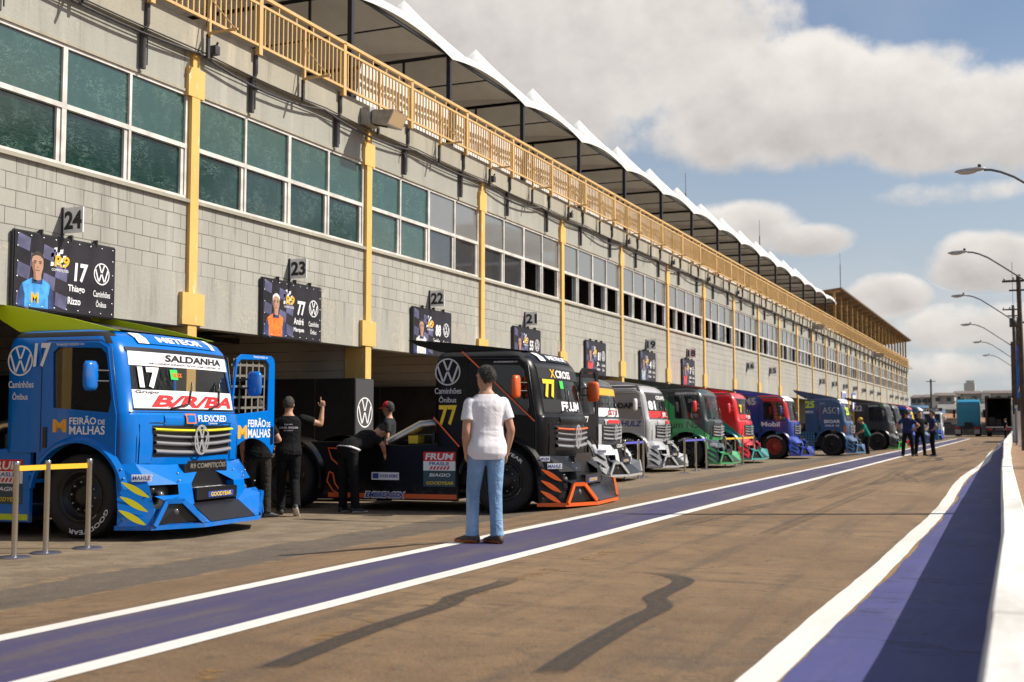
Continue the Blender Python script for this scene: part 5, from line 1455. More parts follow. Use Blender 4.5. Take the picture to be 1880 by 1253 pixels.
# ---- the black truck
PK = paint('black_truck_paint', (0.0035, 0.003, 0.0033), rough=0.32, coat=0.0)
PK.node_tree.nodes['Principled BSDF'].inputs['Specular IOR Level'].default_value = 0.22
POR = paint('orange_trim_paint', (0.80, 0.115, 0.008), rough=0.4, coat=0.3)
yaw = 4.0
t2, d1, d2 = truck(at(-7.52, 17.27, yaw), yaw, 'black racing truck with yellow number 77, orange splitter and orange mirrors', dict(body=PK, wing_h=0.52, splitter=POR, slash=POR, strip=POR, stripe=POR, mirror=POR, spin2=-75), open_door=True, net=False)
sidevw(t2, -0.86, 2.10, 0.205, M_GREYPR)
sidetext(t2, 'Caminhões', -1.07, -0.64, 1.77, 1.86, M_GREYPR, 0.012, 0, 'lettering', 0.006)
sidetext(t2, 'Ônibus', -1.0, -0.72, 1.64, 1.74, M_GREYPR, 0.012, 0, 'lettering', 0.006)
sidetext(t2, '77', -1.0, -0.71, 1.30, 1.60, M_YPRINT, 0.035, 0, 'number', 0.006)
sidetext(d1, 'ANDRÉ MARQUES O+', -0.12, 0.26, 2.222, 2.252, M_WHT, 0.015)
M_PIN = POR
b = MB()
for p, q in (((-0.62, 2.40), (-0.15, 1.98)), ((-0.15, 1.98), (0.52, 1.36)), ((-1.08, 1.42), (-0.66, 0.98))):
    dx, dz = q[0] - p[0], q[1] - p[1]; L_ = math.hypot(dx, dz); nx, nz = -dz / L_ * 0.011, dx / L_ * 0.011
    b.add([side(p[0] + nx, p[1] + nz, 0.027), side(q[0] + nx, q[1] + nz, 0.027), side(q[0] - nx, q[1] - nz, 0.027), side(p[0] - nx, p[1] - nz, 0.027)], [(0, 1, 2, 3)])
b.build('pinstripe', POR, t2, recalc=False)
mirrored_side(d2, [('77', 0.0, 0.2, 1.35, 1.45, M_WHT, 0.02)])
frontpatch(t2, -1.04, 1.04, 2.0, 2.165, M_BLK, 0.006); frontpatch(t2, -1.05, 1.05, 1.50, 1.69, M_BLK, 0.006)
fronttext(t2, 'X', -0.62, -0.42, 2.02, 2.15, M_GOLD, 0.03)
fronttext(t2, 'CROSS', -0.40, 0.36, 2.02, 2.14, M_WHT, 0.03)
fronttext(t2, 'FRUM', -0.40, 0.62, 1.515, 1.66, M_WHT, 0.04, 0.1)
fronttext(t2, '77', -0.94, -0.50, 1.71, 1.99, M_YPRINT, 0.05, name='number')
frontpatch(t2, -0.28, -0.12, 1.86, 1.98, M_GREENPR, 0.008, 'sticker')
roofband(t2, PK, M_WHT)
frontpatch(t2, -0.80, -0.60, 2.27, 2.395, M_WHT, 0.010, 'roof_band')
bumper_sticker(t2, 'MAHLE', M_BLUEPR, M_WHT)
bumper_sticker(t2, 'MVM', M_BLUEPR, M_WHT, 0.775, 0.845, 0.60, 0.73)
tray_text(t2, 'GOODYEAR', M_YPRINT, -0.25, 0.20, 0.45, 0.50, M_BLUEPR)
skirt_stickers(t2, -1.26, 0.52)
so2 = lambda u, v: (u, -HW + 0.06 - 0.046, v); so1 = lambda u, v: (u, -HW + 0.06 - 0.042, v)
b = MB(); b.add([so1(-2.12, 0.47), so1(-1.66, 0.47), so1(-1.66, 0.585), so1(-2.12, 0.585)], [(0, 1, 2, 3)]); b.build('sticker', M_WHT, t2, recalc=False)
b = MB(); b.add([so2(-2.10, 0.49), so2(-2.0, 0.49), so2(-2.0, 0.57), so2(-2.10, 0.57)], [(0, 1, 2, 3)]); b.build('sticker', M_BLUEPR, t2, recalc=False)
decal(t2, 'KNORR-BREMSE', so2, -1.98, -1.68, 0.505, 0.555, M_BLUEPR, 0.015)
decal(t2, 'EMBREAGEX', lambda u, v: (u, -HW + 0.03 - 0.02, v), -2.24, -1.54, 0.19, 0.30, M_WHT, 0.075, 0.25)
decal(t2, 'EMBREAGEX', lambda u, v: (u, -HW + 0.03 - 0.024, v), -2.22, -1.56, 0.205, 0.285, M_BLUEPR, 0.03, 0.25)
# orange edged intakes in the rear of the skirt
b = MB()
for pts in ([(-2.68, 0.94), (-2.86, 0.95), (-2.80, 0.78), (-2.62, 0.64), (-2.60, 0.80)], [(-2.84, 0.58), (-2.88, 0.44), (-2.78, 0.30), (-2.60, 0.20), (-2.62, 0.26), (-2.74, 0.40), (-2.78, 0.56)]):
    b.tube([(p[0], -HW + 0.015, p[1]) for p in pts + pts[:1]], 0.014, 5)
b.build('intake_edge', POR, t2)
b = MB(); b.box(-1.62, -1.46, -0.95, -0.7, 1.02, 1.14); b.build('yellow_box', M_YPRINT, t2)

# ---- silver, green, red and the rest of the row
PGR = paint('grey_truck_paint', (0.055, 0.058, 0.065), rough=0.35); PSIL = paint('silver_truck_paint', (0.46, 0.46, 0.47), rough=0.3, metal=0.0); PWHITE = paint('white_truck_paint', (0.70, 0.70, 0.71), rough=0.35)
yaw = 3
t3, d1, d2 = truck(at(-10.2, 27.4, yaw), yaw, 'dark grey racing truck with silver nose, mostly behind the black truck', dict(body=PGR, bumper=PWHITE, splitter=PSIL, hood=PSIL, bars=M_CHROME, badge=M_CHROME, mirror=PWHITE))
frontpatch(t3, -1.04, 1.04, 2.0, 2.165, M_ORNG, 0.006); frontpatch(t3, -1.05, 1.05, 1.50, 1.70, M_WHT, 0.006); fronttext(t3, 'GTX', -0.2, 0.8, 1.53, 1.66, M_RED, 0.03); frontpatch(t3, -0.5, 0.5, 1.34, 1.42, M_RED, 0.045, 'sticker')
bumper_sticker(t3, 'MAHLE', M_BLUEPR, M_WHT); tray_text(t3, 'GOODYEAR', M_YPRINT, -0.25, 0.20, 0.45, 0.50, M_BLUEPR)
fronttext(t3, 'ODAPEL', -0.36, 0.36, 0.775, 0.86, M_WHT, 0.02, off=0.20)
yaw = 2
M_PANEL = mat('grey_window_panel', (0.30, 0.30, 0.31), 0.4)
t4, d1, d2 = truck(at(-10.75, 33.9, yaw), yaw, 'silver racing truck with red sunband and a panel over its side window', dict(body=PSIL, bumper=PSIL, splitter=PSIL, strip=M_CHROME, bars=M_CHROME, mirror=PWHITE, slash=M_BLK, wing=PSIL), window=M_PANEL)
sidetext(d1, 'ODAPEL', -0.44, 0.40, 1.76, 1.92, M_BLK, 0.04)
sidetext(t4, 'SCHULZ', -0.42, 0.44, 1.26, 1.42, M_BLUEPR, 0.035, 0.2)
sidetext(d1, 'J. AUGUSTO A+', -0.36, 0.16, 2.222, 2.252, M_BLK, 0.015)
frontpatch(t4, -1.04, 1.04, 1.98, 2.165, M_BLK, 0.006); fronttext(t4, 'ODAPEL', -0.3, 0.9, 2.02, 2.13, M_WHT, 0.03)
fronttext(t4, '81', -1.0, -0.45, 1.72, 1.98, M_WHT, 0.05, name='number'); frontpatch(t4, -1.05, 1.05, 1.50, 1.69, M_RED, 0.006); fronttext(t4, 'SPICER', 0.1, 0.9, 1.53, 1.66, M_WHT, 0.03)
frontpatch(t4, 0.1, 0.5, 1.33, 1.43, M_RED, 0.045, 'sticker'); fronttext(t4, 'SCHULZ', -0.36, 0.36, 0.775, 0.86, M_WHT, 0.02, off=0.20)
bumper_sticker(t4, 'MAHLE', M_BLUEPR, M_GREYPR); tray_text(t4, 'GOODYEAR', M_YPRINT, -0.25, 0.20, 0.45, 0.50, M_BLUEPR)
PGN = paint('green_black_paint', (0.045, 0.35, 0.115), (0.008, 0.024, 0.022), (0.84, 1.0, 1.55), rough=0.35)
PGD = paint('dark_green_paint', (0.010, 0.026, 0.026), rough=0.3); PGL = paint('light_green_paint', (0.05, 0.33, 0.12), rough=0.4)
t5, d1, d2 = truck(at(-9.98, 37.8, 2), 2, 'green racing truck with a black diagonal and yellow number 4', dict(body=PGN, door=PGN, hood=PGD, bumper=PGD, splitter=PGL, flare=PGL, slash=PGL, bars=M_CHROME, mirror=M_RED, wing=PGD), window=M_SIDEGL)
M_C = PGD
sidetext(d1, 'GIAFFONE', -0.34, 0.35, 2.225, 2.30, M_WHT, 0.03, 0.1); sidetext(t5, 'ium N5', -0.55, 0.36, 1.20, 1.42, M_C, 0.01)
sidetext(t5, '4', -1.02, -0.80, 1.80, 2.10, M_YPRINT, 0.04, 0.1, 'number', 0.006); bumper_sticker(t5, 'MAHLE', M_BLUEPR, M_WHT)
PRD = paint('red_teal_paint', (0.01, 0.26, 0.23), (0.78, 0.010, 0.022), (0.84, 1.0, 1.50), rough=0.35); PRR = paint('red_truck_paint', (0.78, 0.012, 0.022), rough=0.35)
PTL = paint('teal_trim_paint', (0.05, 0.38, 0.36), rough=0.4)
t6, d1, d2 = truck(at(-10.05, 42.9, 2), 2, 'red and teal racing truck with number 7 behind yellow tape posts', dict(body=PRD, door=PRD, hood=PRR, bumper=PRR, splitter=PTL, flare=PTL, bars=M_CHROME, strip=PTL, mirror=PRR, wing=PRD), window=PRD)
fronttext(t6, '7', -0.9, -0.6, 1.72, 1.99, M_YPRINT, 0.05, name='number'); frontpatch(t6, -1.05, 1.05, 1.50, 1.66, M_RED, 0.006); fronttext(t6, 'FRUM', -0.2, 0.8, 1.52, 1.64, M_WHT, 0.03)
sidetext(t6, 'VW CAMINHÕES', -1.0, -0.1, 1.34, 1.42, M_WHT, 0.03); sidetext(t6, 'DISTRIBUIDORA', -1.0, -0.1, 1.20, 1.30, M_WHT, 0.03)
PBR = paint('blue_red_paint', (0.010, 0.030, 0.24), (0.55, 0.012, 0.020), (0.75, 1.0, 1.95), rough=0.3); PB2 = paint('deep_blue_paint', (0.010, 0.055, 0.42), rough=0.3)
M_RRIM = mat('red_rim', (0.35, 0.03, 0.02), 0.4)
t7, d1, d2 = truck(at(-9.3, 48.8, 2), 2, 'dark blue and red racing truck with white roof visor and number 45', dict(body=PBR, door=PBR, hood=PB2, bumper=PB2, splitter=PB2, wing=PB2, mirror=PBR, rim=M_RRIM), window=M_SIDEGL)
frontpatch(t7, -1.1, 1.1, 2.22, 2.41, M_WHT, 0.02, 'roof_visor'); sidetext(t7, '45', -1.05, -0.66, 2.06, 2.34, M_GREYPR, 0.04, 0, 'number', 0.006); sidetext(t7, 'Mobil', -0.46, 0.24, 1.24, 1.42, M_WHT, 0.03)
PNV = paint('navy_paint', (0.026, 0.085, 0.21), rough=0.35); PDOT = paint('navy_dotted_paint', (0.010, 0.05, 0.14), rough=0.35, dots=(0.06, 0.28, 0.50)); PLB = paint('light_blue_trim', (0.05, 0.22, 0.45), rough=0.4)
t8, d1, d2 = truck(at(-7.95, 55.2, 1), 1, 'navy racing truck with yellow-green number 25 and light blue dotted wing', dict(body=PNV, wing_h=1.0, door=PNV, wing=PDOT, skirt=PDOT, splitter=PLB, bumper=PNV, hood=PNV, mirror=PNV), window=PNV)
M_LIMEPR = mat('lime_print', (0.55, 0.75, 0.02), 0.5)
frontpatch(t8, -1.1, 1.1, 2.22, 2.41, M_WHT, 0.02, 'roof_visor'); sidetext(t8, '25', -1.06, -0.68, 2.02, 2.32, M_LIMEPR, 0.04, 0, 'number', 0.006); sidetext(d1, 'ASG', -0.35, 0.25, 1.78, 2.05, M_GREYPR, 0.0); sidetext(d1, 'BIOAR', -0.28, 0.38, 1.38, 1.52, M_WHT, 0.03); sidetext(d1, 'ARLA 32', -0.26, 0.34, 1.24, 1.31, M_WHT, 0.02)
sidepatch(t8, 0.52, 0.62, 0.98, 1.25, M_ORPR, 0.03); fronttext(t8, '25', -0.9, -0.3, 1.72, 2.05, M_LIMEPR, 0.05, name='number'); sidetext(t8, 'MERITOR', -1.05, -0.72, 1.80, 1.90, M_WHT, 0.02, 0, 'lettering', 0.006)
PKG = paint('black_green_paint', (0.014, 0.014, 0.015), rough=0.35); PNEON = mat('neon_green_trim', (0.03, 0.62, 0.06), 0.4)
t9, d1, d2 = truck(at(-7.2, 66.5, 1), 1, 'black racing truck with bright green splitter and number 22', dict(body=PKG, splitter=PNEON, wing=PKG, bumper=PKG, stripe=PNEON, mirror=PKG))
sidetext(t9, '22', -1.06, -0.70, 2.00, 2.28, M_GREYPR, 0.03, 0, 'number', 0.006); sidetext(d1, 'DANIEL', -0.4, 0.1, 2.225, 2.29, M_WHT, 0.02); b = MB(); b.add([side(0.15, 2.26), side(0.42, 2.21), side(0.42, 2.24), side(0.15, 2.30)], [(0, 1, 2, 3)]); b.build('sticker', M_GREENPR, t9)
t10, *_ = truck(at(-7.3, 72.3, 1), 1, 'black racing truck with red splitter edge, just beyond the green trimmed one', dict(body=PKG, splitter=PRR, wing=PKG, mirror=PKG))
t11, *_ = truck(at(-7.1, 79.0, 1), 1, 'blue racing truck with red roof and a yellow windscreen number', dict(body=PB2, wing=PRR, hood=PB2, splitter=PB2, mirror=PRR))
fronttext(t11, '2', -0.9, -0.1, 1.60, 2.1, M_YPRINT, 0.06, name='number'); frontpatch(t11, -1.1, 1.1, 2.22, 2.41, PRR, 0.02, 'roof_visor')
t12, *_ = truck(at(-6.9, 85.5, 1), 1, 'dark navy racing truck with white roof visor, farthest of the row', dict(body=PNV, wing=PNV, mirror=PNV))
frontpatch(t12, -1.1, 1.1, 2.22, 2.41, M_WHT, 0.02, 'roof_visor')
t13, *_ = truck((-7.9, 113.0, APR), -88, 'white truck facing the camera with a sponsor board on its roof', dict(body=PWHITE, wing=PB2, splitter=PB2, bumper=PB2, mirror=PWHITE), group='vehicles at the end of the pit lane', wing=False, net=False)
b = MB(); b.box(0.15, 0.22, -1.2, 1.2, 2.44, 2.72); b.build('roof_board', M_BLK, t13); decal(t13, 'MERITOR', lambda u, v: (0.225, u, v), -1.0, 1.0, 2.49, 2.67, M_WHT, 0.03)
# ================================================================== PEOPLE
def cloth(name, col, var=0.15, rough=0.85, fold=0.55, fscale=7.0, worn=None, weave=True):
    m = bpy.data.materials.new(name); m.use_nodes = True
    n = NT(m.node_tree); b = n.n['Principled BSDF']
    v = n.new('ShaderNodeTexCoord').outputs['Object']
    f = n.noise(n.scale(v, (1, 1, 0.6)), 5.0, 5, 0.6)
    c = n.mix(n.ramp(f, 0.3, 0.7), c4(tuple(x * (1 - var) for x in col)), c4(tuple(min(1, x * (1 + var)) for x in col)))
    if worn: c = n.mix(n.math('MULTIPLY', n.ramp(n.noise(n.scale(v, (1, 1, 0.35)), 6.0, 4), 0.48, 0.7), 0.7), c, c4(worn))
    n.link(c, b.inputs['Base Color']); b.inputs['Roughness'].default_value = rough; b.inputs['Sheen Weight'].default_value = 0.0; b.inputs['Specular IOR Level'].default_value = 0.15
    wv = n.noise(n.vmath('ADD', n.scale(v, (1.0, 1.0, 1.3)), n.comb(n.math('MULTIPLY', f, 0.15), 0.0, 0.0)), fscale, 3, 0.5, 1.4)
    bp = n.new('ShaderNodeBump'); bp.inputs['Strength'].default_value = fold; bp.inputs['Distance'].default_value = 0.05
    n.link(wv, bp.inputs['Height']); n.link(bp.outputs[0], b.inputs['Normal'])
    return m
C_WHITE = cloth('white_cotton', (0.74, 0.72, 0.75), 0.03, fold=0.42, fscale=3.2)
C_JEANS = cloth('light_denim', (0.20, 0.33, 0.52), 0.15, fold=0.6, fscale=7, worn=(0.36, 0.50, 0.68))
C_BLACK = cloth('black_cotton', (0.009, 0.009, 0.010), 0.2, fold=0.7)
C_CHAR = cloth('charcoal_cotton', (0.030, 0.027, 0.023), 0.25, fold=0.8)
C_DGREY = cloth('dark_grey_cotton', (0.030, 0.032, 0.035), 0.2)
C_NAVY = cloth('navy_cotton', (0.022, 0.032, 0.10), 0.2)
C_TEAL = cloth('teal_cotton', (0.010, 0.16, 0.13), 0.2)
M_SHOE = mat('brown_shoe', (0.075, 0.045, 0.035), 0.6, var=0.4, vscale=20)
M_SHOEB = mat('black_shoe', (0.02, 0.02, 0.022), 0.6)
M_SOLEO = mat('orange_sole', (0.62, 0.16, 0.03), 0.6)
M_SOLEW = mat('pale_sole', (0.55, 0.48, 0.44), 0.7)
M_GHAIR = mat('greying_hair', (0.022, 0.016, 0.012), 0.7, var=0.7, vscale=60, col2=(0.070, 0.058, 0.048), bump=0.6, bscale=90)
M_EYE = mat('eye', (0.02, 0.015, 0.012), 0.2)
M_LIP = mat('lips', (0.30, 0.11, 0.085), 0.5)
M_YCAP = mat('yellow_cap_cloth', (0.72, 0.42, 0.02), 0.7); M_RCAP = mat('red_cap_cloth', (0.60, 0.015, 0.02), 0.7); M_DCAP = mat('dark_cap_cloth', (0.03, 0.03, 0.033), 0.8)
V = Vector
def ell(b, c, ax, ay, az_, n=10):
    """ellipsoid with axis vectors"""
    c = V(c); vs, fs = [], []
    m_ = n // 2 + 2
    for j in range(m_ + 1):
        t = math.pi * j / m_
        for k in range(n):
            p = 2 * math.pi * k / n
            vs.append(c + V(ax) * (math.sin(t) * math.cos(p)) + V(ay) * (math.sin(t) * math.sin(p)) + V(az_) * math.cos(t))
    for j in range(m_):
        for k in range(n):
            fs.append((j * n + k, j * n + (k + 1) % n, (j + 1) * n + (k + 1) % n, (j + 1) * n + k))
    b.add(vs, fs, 0, None, True)
def ball(b, c, r): ell(b, c, (r, 0, 0), (0, r, 0), (0, 0, r))
def limb(b, pts, rs, n=12):
    b.tube(pts, rs, n)
    ball(b, pts[0], rs[0]); ball(b, pts[-1], rs[-1])
def loft(b, rings, n=20):
    vs, fs = [], []
    for (c, sx_, fx) in rings:
        for k in range(n):
            a = 2 * math.pi * k / n
            ca, sa = math.cos(a), math.sin(a)
            # slightly squared section
            e = 0.85
            vs.append(V(c) + V(sx_) * (math.copysign(abs(ca) ** e, ca)) + V(fx) * (math.copysign(abs(sa) ** e, sa)))
    for i in range(len(rings) - 1):
        for k in range(n):
            fs.append((i * n + k, i * n + (k + 1) % n, (i + 1) * n + (k + 1) % n, (i + 1) * n + k))
    fs.append(tuple(range(n))[::-1]); fs.append(tuple((len(rings) - 1) * n + k for k in range(n)))
    b.add(vs, fs, 0, None, True)
def remesh(b, vox, smooth=2, fac=0.5):
    me = b.mesh('tmp', [], recalc=True)
    o = bpy.data.objects.new('tmp', me); COL.objects.link(o)
    m_ = o.modifiers.new('r', 'REMESH'); m_.mode = 'VOXEL'; m_.voxel_size = vox
    if smooth:
        s_ = o.modifiers.new('s', 'SMOOTH'); s_.iterations = smooth; s_.factor = fac
    r = eval_mesh(o); bpy.data.objects.remove(o)
    return r
def join(meshes, mats, name):
    """meshes: (mesh, material index) -> one mesh"""
    vs, fs, mi = [], [], []
    for me, k in meshes:
        o_ = len(vs)
        vs += [tuple(v.co) for v in me.vertices]
        for p in me.polygons: fs.append([o_ + i for i in p.vertices]); mi.append(k)
    r = bpy.data.meshes.new(name); r.from_pydata(vs, [], fs)
    for m_ in mats: r.materials.append(m_)
    r.polygons.foreach_set('material_index', mi); r.polygons.foreach_set('use_smooth', [True] * len(fs)); r.update()
    return r
def hand(wr, d, s, nrm, curl, point=False):
    """palm, four fingers of different length bent at the knuckles, thumb leaving the side of the palm"""
    b = MB(); wr, d, s, nrm = V(wr), V(d).normalized(), V(s).normalized(), V(nrm).normalized()
    limb(b, [wr - d * 0.03, wr + d * 0.005], [0.027, 0.024], 10)
    ell(b, wr + d * 0.045, d * 0.052, s * 0.041, nrm * 0.017, 12)
    for i, (off, ln) in enumerate(((0.029, 0.072), (0.010, 0.080), (-0.010, 0.074), (-0.028, 0.058))):
        base = wr + d * (0.084 - 0.006 * (i == 3)) + s * off
        pts = [base - d * 0.02]; a = 0.0
        cc = curl * (0.9 + 0.12 * i)
        if point: cc = 3.0 if i else 4.0
        else: pass
        if point and i: cc = 78
        p = base; pts.append(p)
        for L_, f in ((0.45, 0.75), (0.32, 1.0), (0.23, 0.8)):
            a += R(cc) * f
            p = p + (d * math.cos(a) + nrm * math.sin(a)) * (ln * L_); pts.append(p)
        limb(b, pts, [0.0098, 0.0098, 0.0092, 0.0085, 0.0074], 8)
    t0 = wr + d * 0.022 + s * 0.030
    t1 = t0 + (d * 0.55 + s * 0.62 + nrm * 0.25).normalized() * 0.036; t2_ = t1 + (d * 0.85 + s * 0.25 + nrm * 0.4).normalized() * 0.032
    limb(b, [t0 - s * 0.01, t0, t1, t2_], [0.013, 0.0125, 0.0108, 0.0088], 8)
    return remesh(b, 0.0048, 1)
def person(label, loc, heading, H=1.75, pose=None, shirt=C_WHITE, pants=C_BLACK, shoes=(M_SHOEB, M_SOLEW), hair=M_HAIR, cap=None, vox=0.013, group=None, sleeve=0.62, hem=0.86, long_sleeve=False, build=1.0, belt=None, skin=M_SKIN, leg=1.0):
    P = dict(bend=0, bend_side=0, twist=0, head_yaw=0, head_pitch=0)
    J = {'shL': (-0.012, 0.172, 1.375), 'shR': (-0.012, -0.172, 1.375), 'elL': (-0.03, 0.235, 1.11), 'elR': (-0.03, -0.235, 1.11),
         'wrL': (0.04, 0.235, 0.87), 'wrR': (0.04, -0.235, 0.87), 'knL': (0.025, 0.115, 0.50), 'knR': (0.025, -0.115, 0.50),
         'anL': (-0.025, 0.125, 0.085), 'anR': (-0.025, -0.125, 0.085)}
    P.update(pose or {}); J.update({k: v for k, v in P.items() if k in J})
    J = {k: V(v) for k, v in J.items()}
    piv = V((0, 0, 0.95))
    def up(p, f=1.0):                             # bend of the trunk about the hips
        q = V(p) - piv
        q.rotate(Matrix.Rotation(R(P['bend'] * f), 3, 'Y')); q.rotate(Matrix.Rotation(R(P['bend_side'] * f), 3, 'X'))
        return q + piv
    fr = Matrix.Rotation(R(P['bend_side']), 3, 'X') @ Matrix.Rotation(R(P['bend']), 3, 'Y')
    if not P.get('arms_world'):
        for k in ('shL', 'shR', 'elL', 'elR', 'wrL', 'wrR'): J[k] = up(J[k])
    else:
        for k in ('shL', 'shR'): J[k] = up(J[k])
    bw = build
    def rings(infl=0.0, z0=0.84, z1=1.50, loose=0.0):
        R_ = []
        for (z, rs, rf, xo) in ((0.82, 0.135, 0.105, 0.0), (0.88, 0.168, 0.122, -0.012), (0.95, 0.172, 0.122, -0.01), (1.05, 0.156 * bw, 0.108 * bw, 0.005), (1.15, 0.156 * bw, 0.110 * bw, 0.012), (1.26, 0.168, 0.118, 0.008), (1.35, 0.178, 0.112, -0.004), (1.40, 0.165, 0.095, -0.012), (1.435, 0.125, 0.078, -0.014), (1.465, 0.088, 0.066, -0.014), (1.495, 0.066, 0.060, -0.010)):
            if z < z0 - 1e-6 or z > z1 + 1e-6: continue
            f = min(1.0, max(0.0, (z - 0.86) / 0.30))
            c = up((xo, 0, z), f)
            ang = R(P['bend'] * f); m3 = Matrix.Rotation(R(P['bend_side'] * f), 3, 'X') @ Matrix.Rotation(ang, 3, 'Y') @ Matrix.Rotation(R(P['twist'] * f), 3, 'Z')
            lo = loose * max(0.0, min(1.0, (1.30 - z) / 0.3))
            R_.append((c, m3 @ V((0, rs + infl + lo, 0)), m3 @ V((rf + infl + lo, 0, 0))))
        return R_
    hips = {'L': V((0, 0.092, 0.90)), 'R': V((0, -0.092, 0.90))}
    nb, hc = up((-0.008, 0, 1.47)), up((0.012, 0, 1.628))
    if P.get('head_up'): hc = hc + V(P['head_up'])
    hm = fr @ Matrix.Rotation(R(P['head_yaw']), 3, 'Z') @ Matrix.Rotation(R(P['head_pitch']), 3, 'Y')
    ex, ey, ez = hm @ V((1, 0, 0)), hm @ V((0, 1, 0)), hm @ V((0, 0, 1))
    # ---- body: one continuous surface
    b = MB(); loft(b, rings())
    limb(b, [nb - (hc - nb) * 0.3, nb + (hc - nb) * 0.35, hc - ez * 0.05 - ex * 0.01], [0.066, 0.058, 0.058], 12)
    ell(b, hc + ez * 0.022 - ex * 0.008, ex * 0.098, ey * 0.077, ez * 0.098, 16)
    ell(b, hc - ez * 0.045 + ex * 0.028, ex * 0.066, ey * 0.060, ez * 0.075, 14)
    ell(b, hc - ez * 0.088 + ex * 0.066, ex * 0.024, ey * 0.028, ez * 0.022)
    ell(b, hc - ez * 0.012 + ex * 0.094, ex * 0.024, ey * 0.015, ez * 0.030); ell(b, hc + ez * 0.030 + ex * 0.080, ex * 0.018, ey * 0.055, ez * 0.012)
    for s in (-1, 1): ell(b, hc + ey * (0.078 * s) - ez * 0.008 - ex * 0.008, ex * 0.020, ey * 0.010, ez * 0.032)
    for q in 'LR':
        limb(b, [J['sh' + q], J['sh' + q].lerp(J['el' + q], 0.35), J['el' + q]], [0.060, 0.052, 0.041])
        limb(b, [J['el' + q], J['el' + q].lerp(J['wr' + q], 0.3), J['wr' + q]], [0.041, 0.043, 0.026])
        limb(b, [hips[q], hips[q].lerp(J['kn' + q], 0.4), J['kn' + q]], [0.085, 0.080, 0.055])
        limb(b, [J['kn' + q], J['kn' + q].lerp(J['an' + q], 0.35), J['an' + q]], [0.055, 0.056, 0.038])
    parts_ = [(remesh(b, vox, 2), 0)]
    for q in 'LR':
        d = P.get('hd' + q) or (J['wr' + q] - J['el' + q])
        sd_ = V(P.get('hs' + q, (0.9, 0, 0.1))); d = V(d).normalized()
        sd_ = (sd_ - d * sd_.dot(d)).normalized(); nr = d.cross(sd_) * (1 if q == 'L' else -1)
        if P.get('hn' + q): nr = V(P['hn' + q])
        if q == 'L' and not P.get('hnL'): nr = d.cross(sd_)
        if q == 'R' and not P.get('hnR'): nr = sd_.cross(d)
        parts_.append((hand(J['wr' + q], d, sd_, nr, P.get('curl' + q, 22), P.get('point') == q), 0))
    eb = MB()
    for s in (-1, 1): ell(eb, hc + ex * 0.083 + ey * (0.031 * s) + ez * 0.012, ex * 0.008, ey * 0.013, ez * 0.007)
    parts_.append((eb.mesh('e'), 1))
    lb = MB(); ell(lb, hc + ex * 0.088 - ez * 0.058, ex * 0.009, ey * 0.023, ez * 0.006); parts_.append((lb.mesh('l'), 2))
    root = put('person', join(parts_, [skin, M_EYE, M_LIP], 'person'))
    root.location = loc; root.rotation_euler = (0, 0, R(heading)); k = H / 1.75; root.scale = (k, k, k)
    tag(root, label, 'person', group)
    # ---- hair / cap
    hb = MB()
    def hs(u, v):
        th, ph = math.pi * v, 2 * math.pi * u
        x_, y_, z_ = math.sin(th) * math.cos(ph), math.sin(th) * math.sin(ph), math.cos(th)
        r = 1.075
        line = 0.42 if x_ > 0.25 else (-0.05 if x_ > -0.15 else -0.60)
        if abs(x_) <= 0.55 and x_ > -0.55: 
            t = (x_ + 0.15) / 0.4; line = -0.60 + (0.42 + 0.60) * max(0, min(1, t * 0.8 + 0.2))
        if z_ < line: r = max(0.80, 1.075 - (line - z_) * 0.9)
        j = 1 + 0.022 * math.sin(9 * ph + 5 * th) * math.sin(7 * th) + 0.014 * math.sin(23 * ph + 3 * th)
        return hc + ez * 0.024 - ex * 0.010 + ex * (0.099 * x_ * r * j) + ey * (0.079 * y_ * r * j) + ez * (0.098 * z_ * r * j)
    hb.grid(hs, 28, 18)
    rs_ = random.Random(int(abs(loc[0] * 100))); nst = 900 if vox < 0.011 else 260
    for _ in range(nst):                          # short strands breaking the outline
        u_, v_ = rs_.random(), math.acos(rs_.uniform(-0.75, 1)) / math.pi
        p0 = hs(u_, v_); nn = (p0 - hc).normalized()
        xl = (p0 - hc).dot(ex) / 0.1; zl = (p0 - hc).dot(ez) / 0.1
        if (xl > 0.45 and zl < 0.75) or (xl > -0.1 and zl < 0.15): continue
        dn = (-ez * 0.8 - ex * 0.35 + nn * 0.35 + ey * rs_.uniform(-0.4, 0.4)).normalized(); wd = dn.cross(nn).normalized() * rs_.uniform(0.0025, 0.005)
        L_ = rs_.uniform(0.018, 0.034)
        hb.add([p0 - wd, p0 + wd, p0 + dn * L_ + nn * 0.004], [(0, 1, 2)])
    hb.build('hair', hair, root, recalc=False)
    if cap:
        cb = MB(); c2 = cap if isinstance(cap, tuple) else (cap, cap)
        def cs(u, v):
            th, ph = math.pi * 0.52 * v, 2 * math.pi * u
            return hc + ez * 0.045 - ex * 0.006 + ex * (0.112 * math.sin(th) * math.cos(ph)) + ey * (0.092 * math.sin(th) * math.sin(ph)) + ez * (0.105 * math.cos(th))
        n0 = len(cb.f); cb.grid(cs, 24, 8, 0)
        for i in range(n0, len(cb.f)):
            ctr = sum((V(cb.v[j]) for j in cb.f[i]), V()) / 4
            cb.m[i] = 1 if (ctr - hc).dot(ex) < -0.02 else 0
        cb.grid(lambda u, v: hc + ez * (0.045 - 0.012 * v - 0.012 * (2 * u - 1) ** 2) + ex * (0.085 + 0.085 * v * (1 - 0.35 * (2 * u - 1) ** 2)) + ey * (0.085 * (2 * u - 1) * (1 - 0.2 * v)), 10, 4, 0)
        cb.build('cap', list(c2), root)
    # ---- shirt
    b = MB(); loft(b, rings(0.013, hem, 1.47, 0.016 if not belt else 0.0))
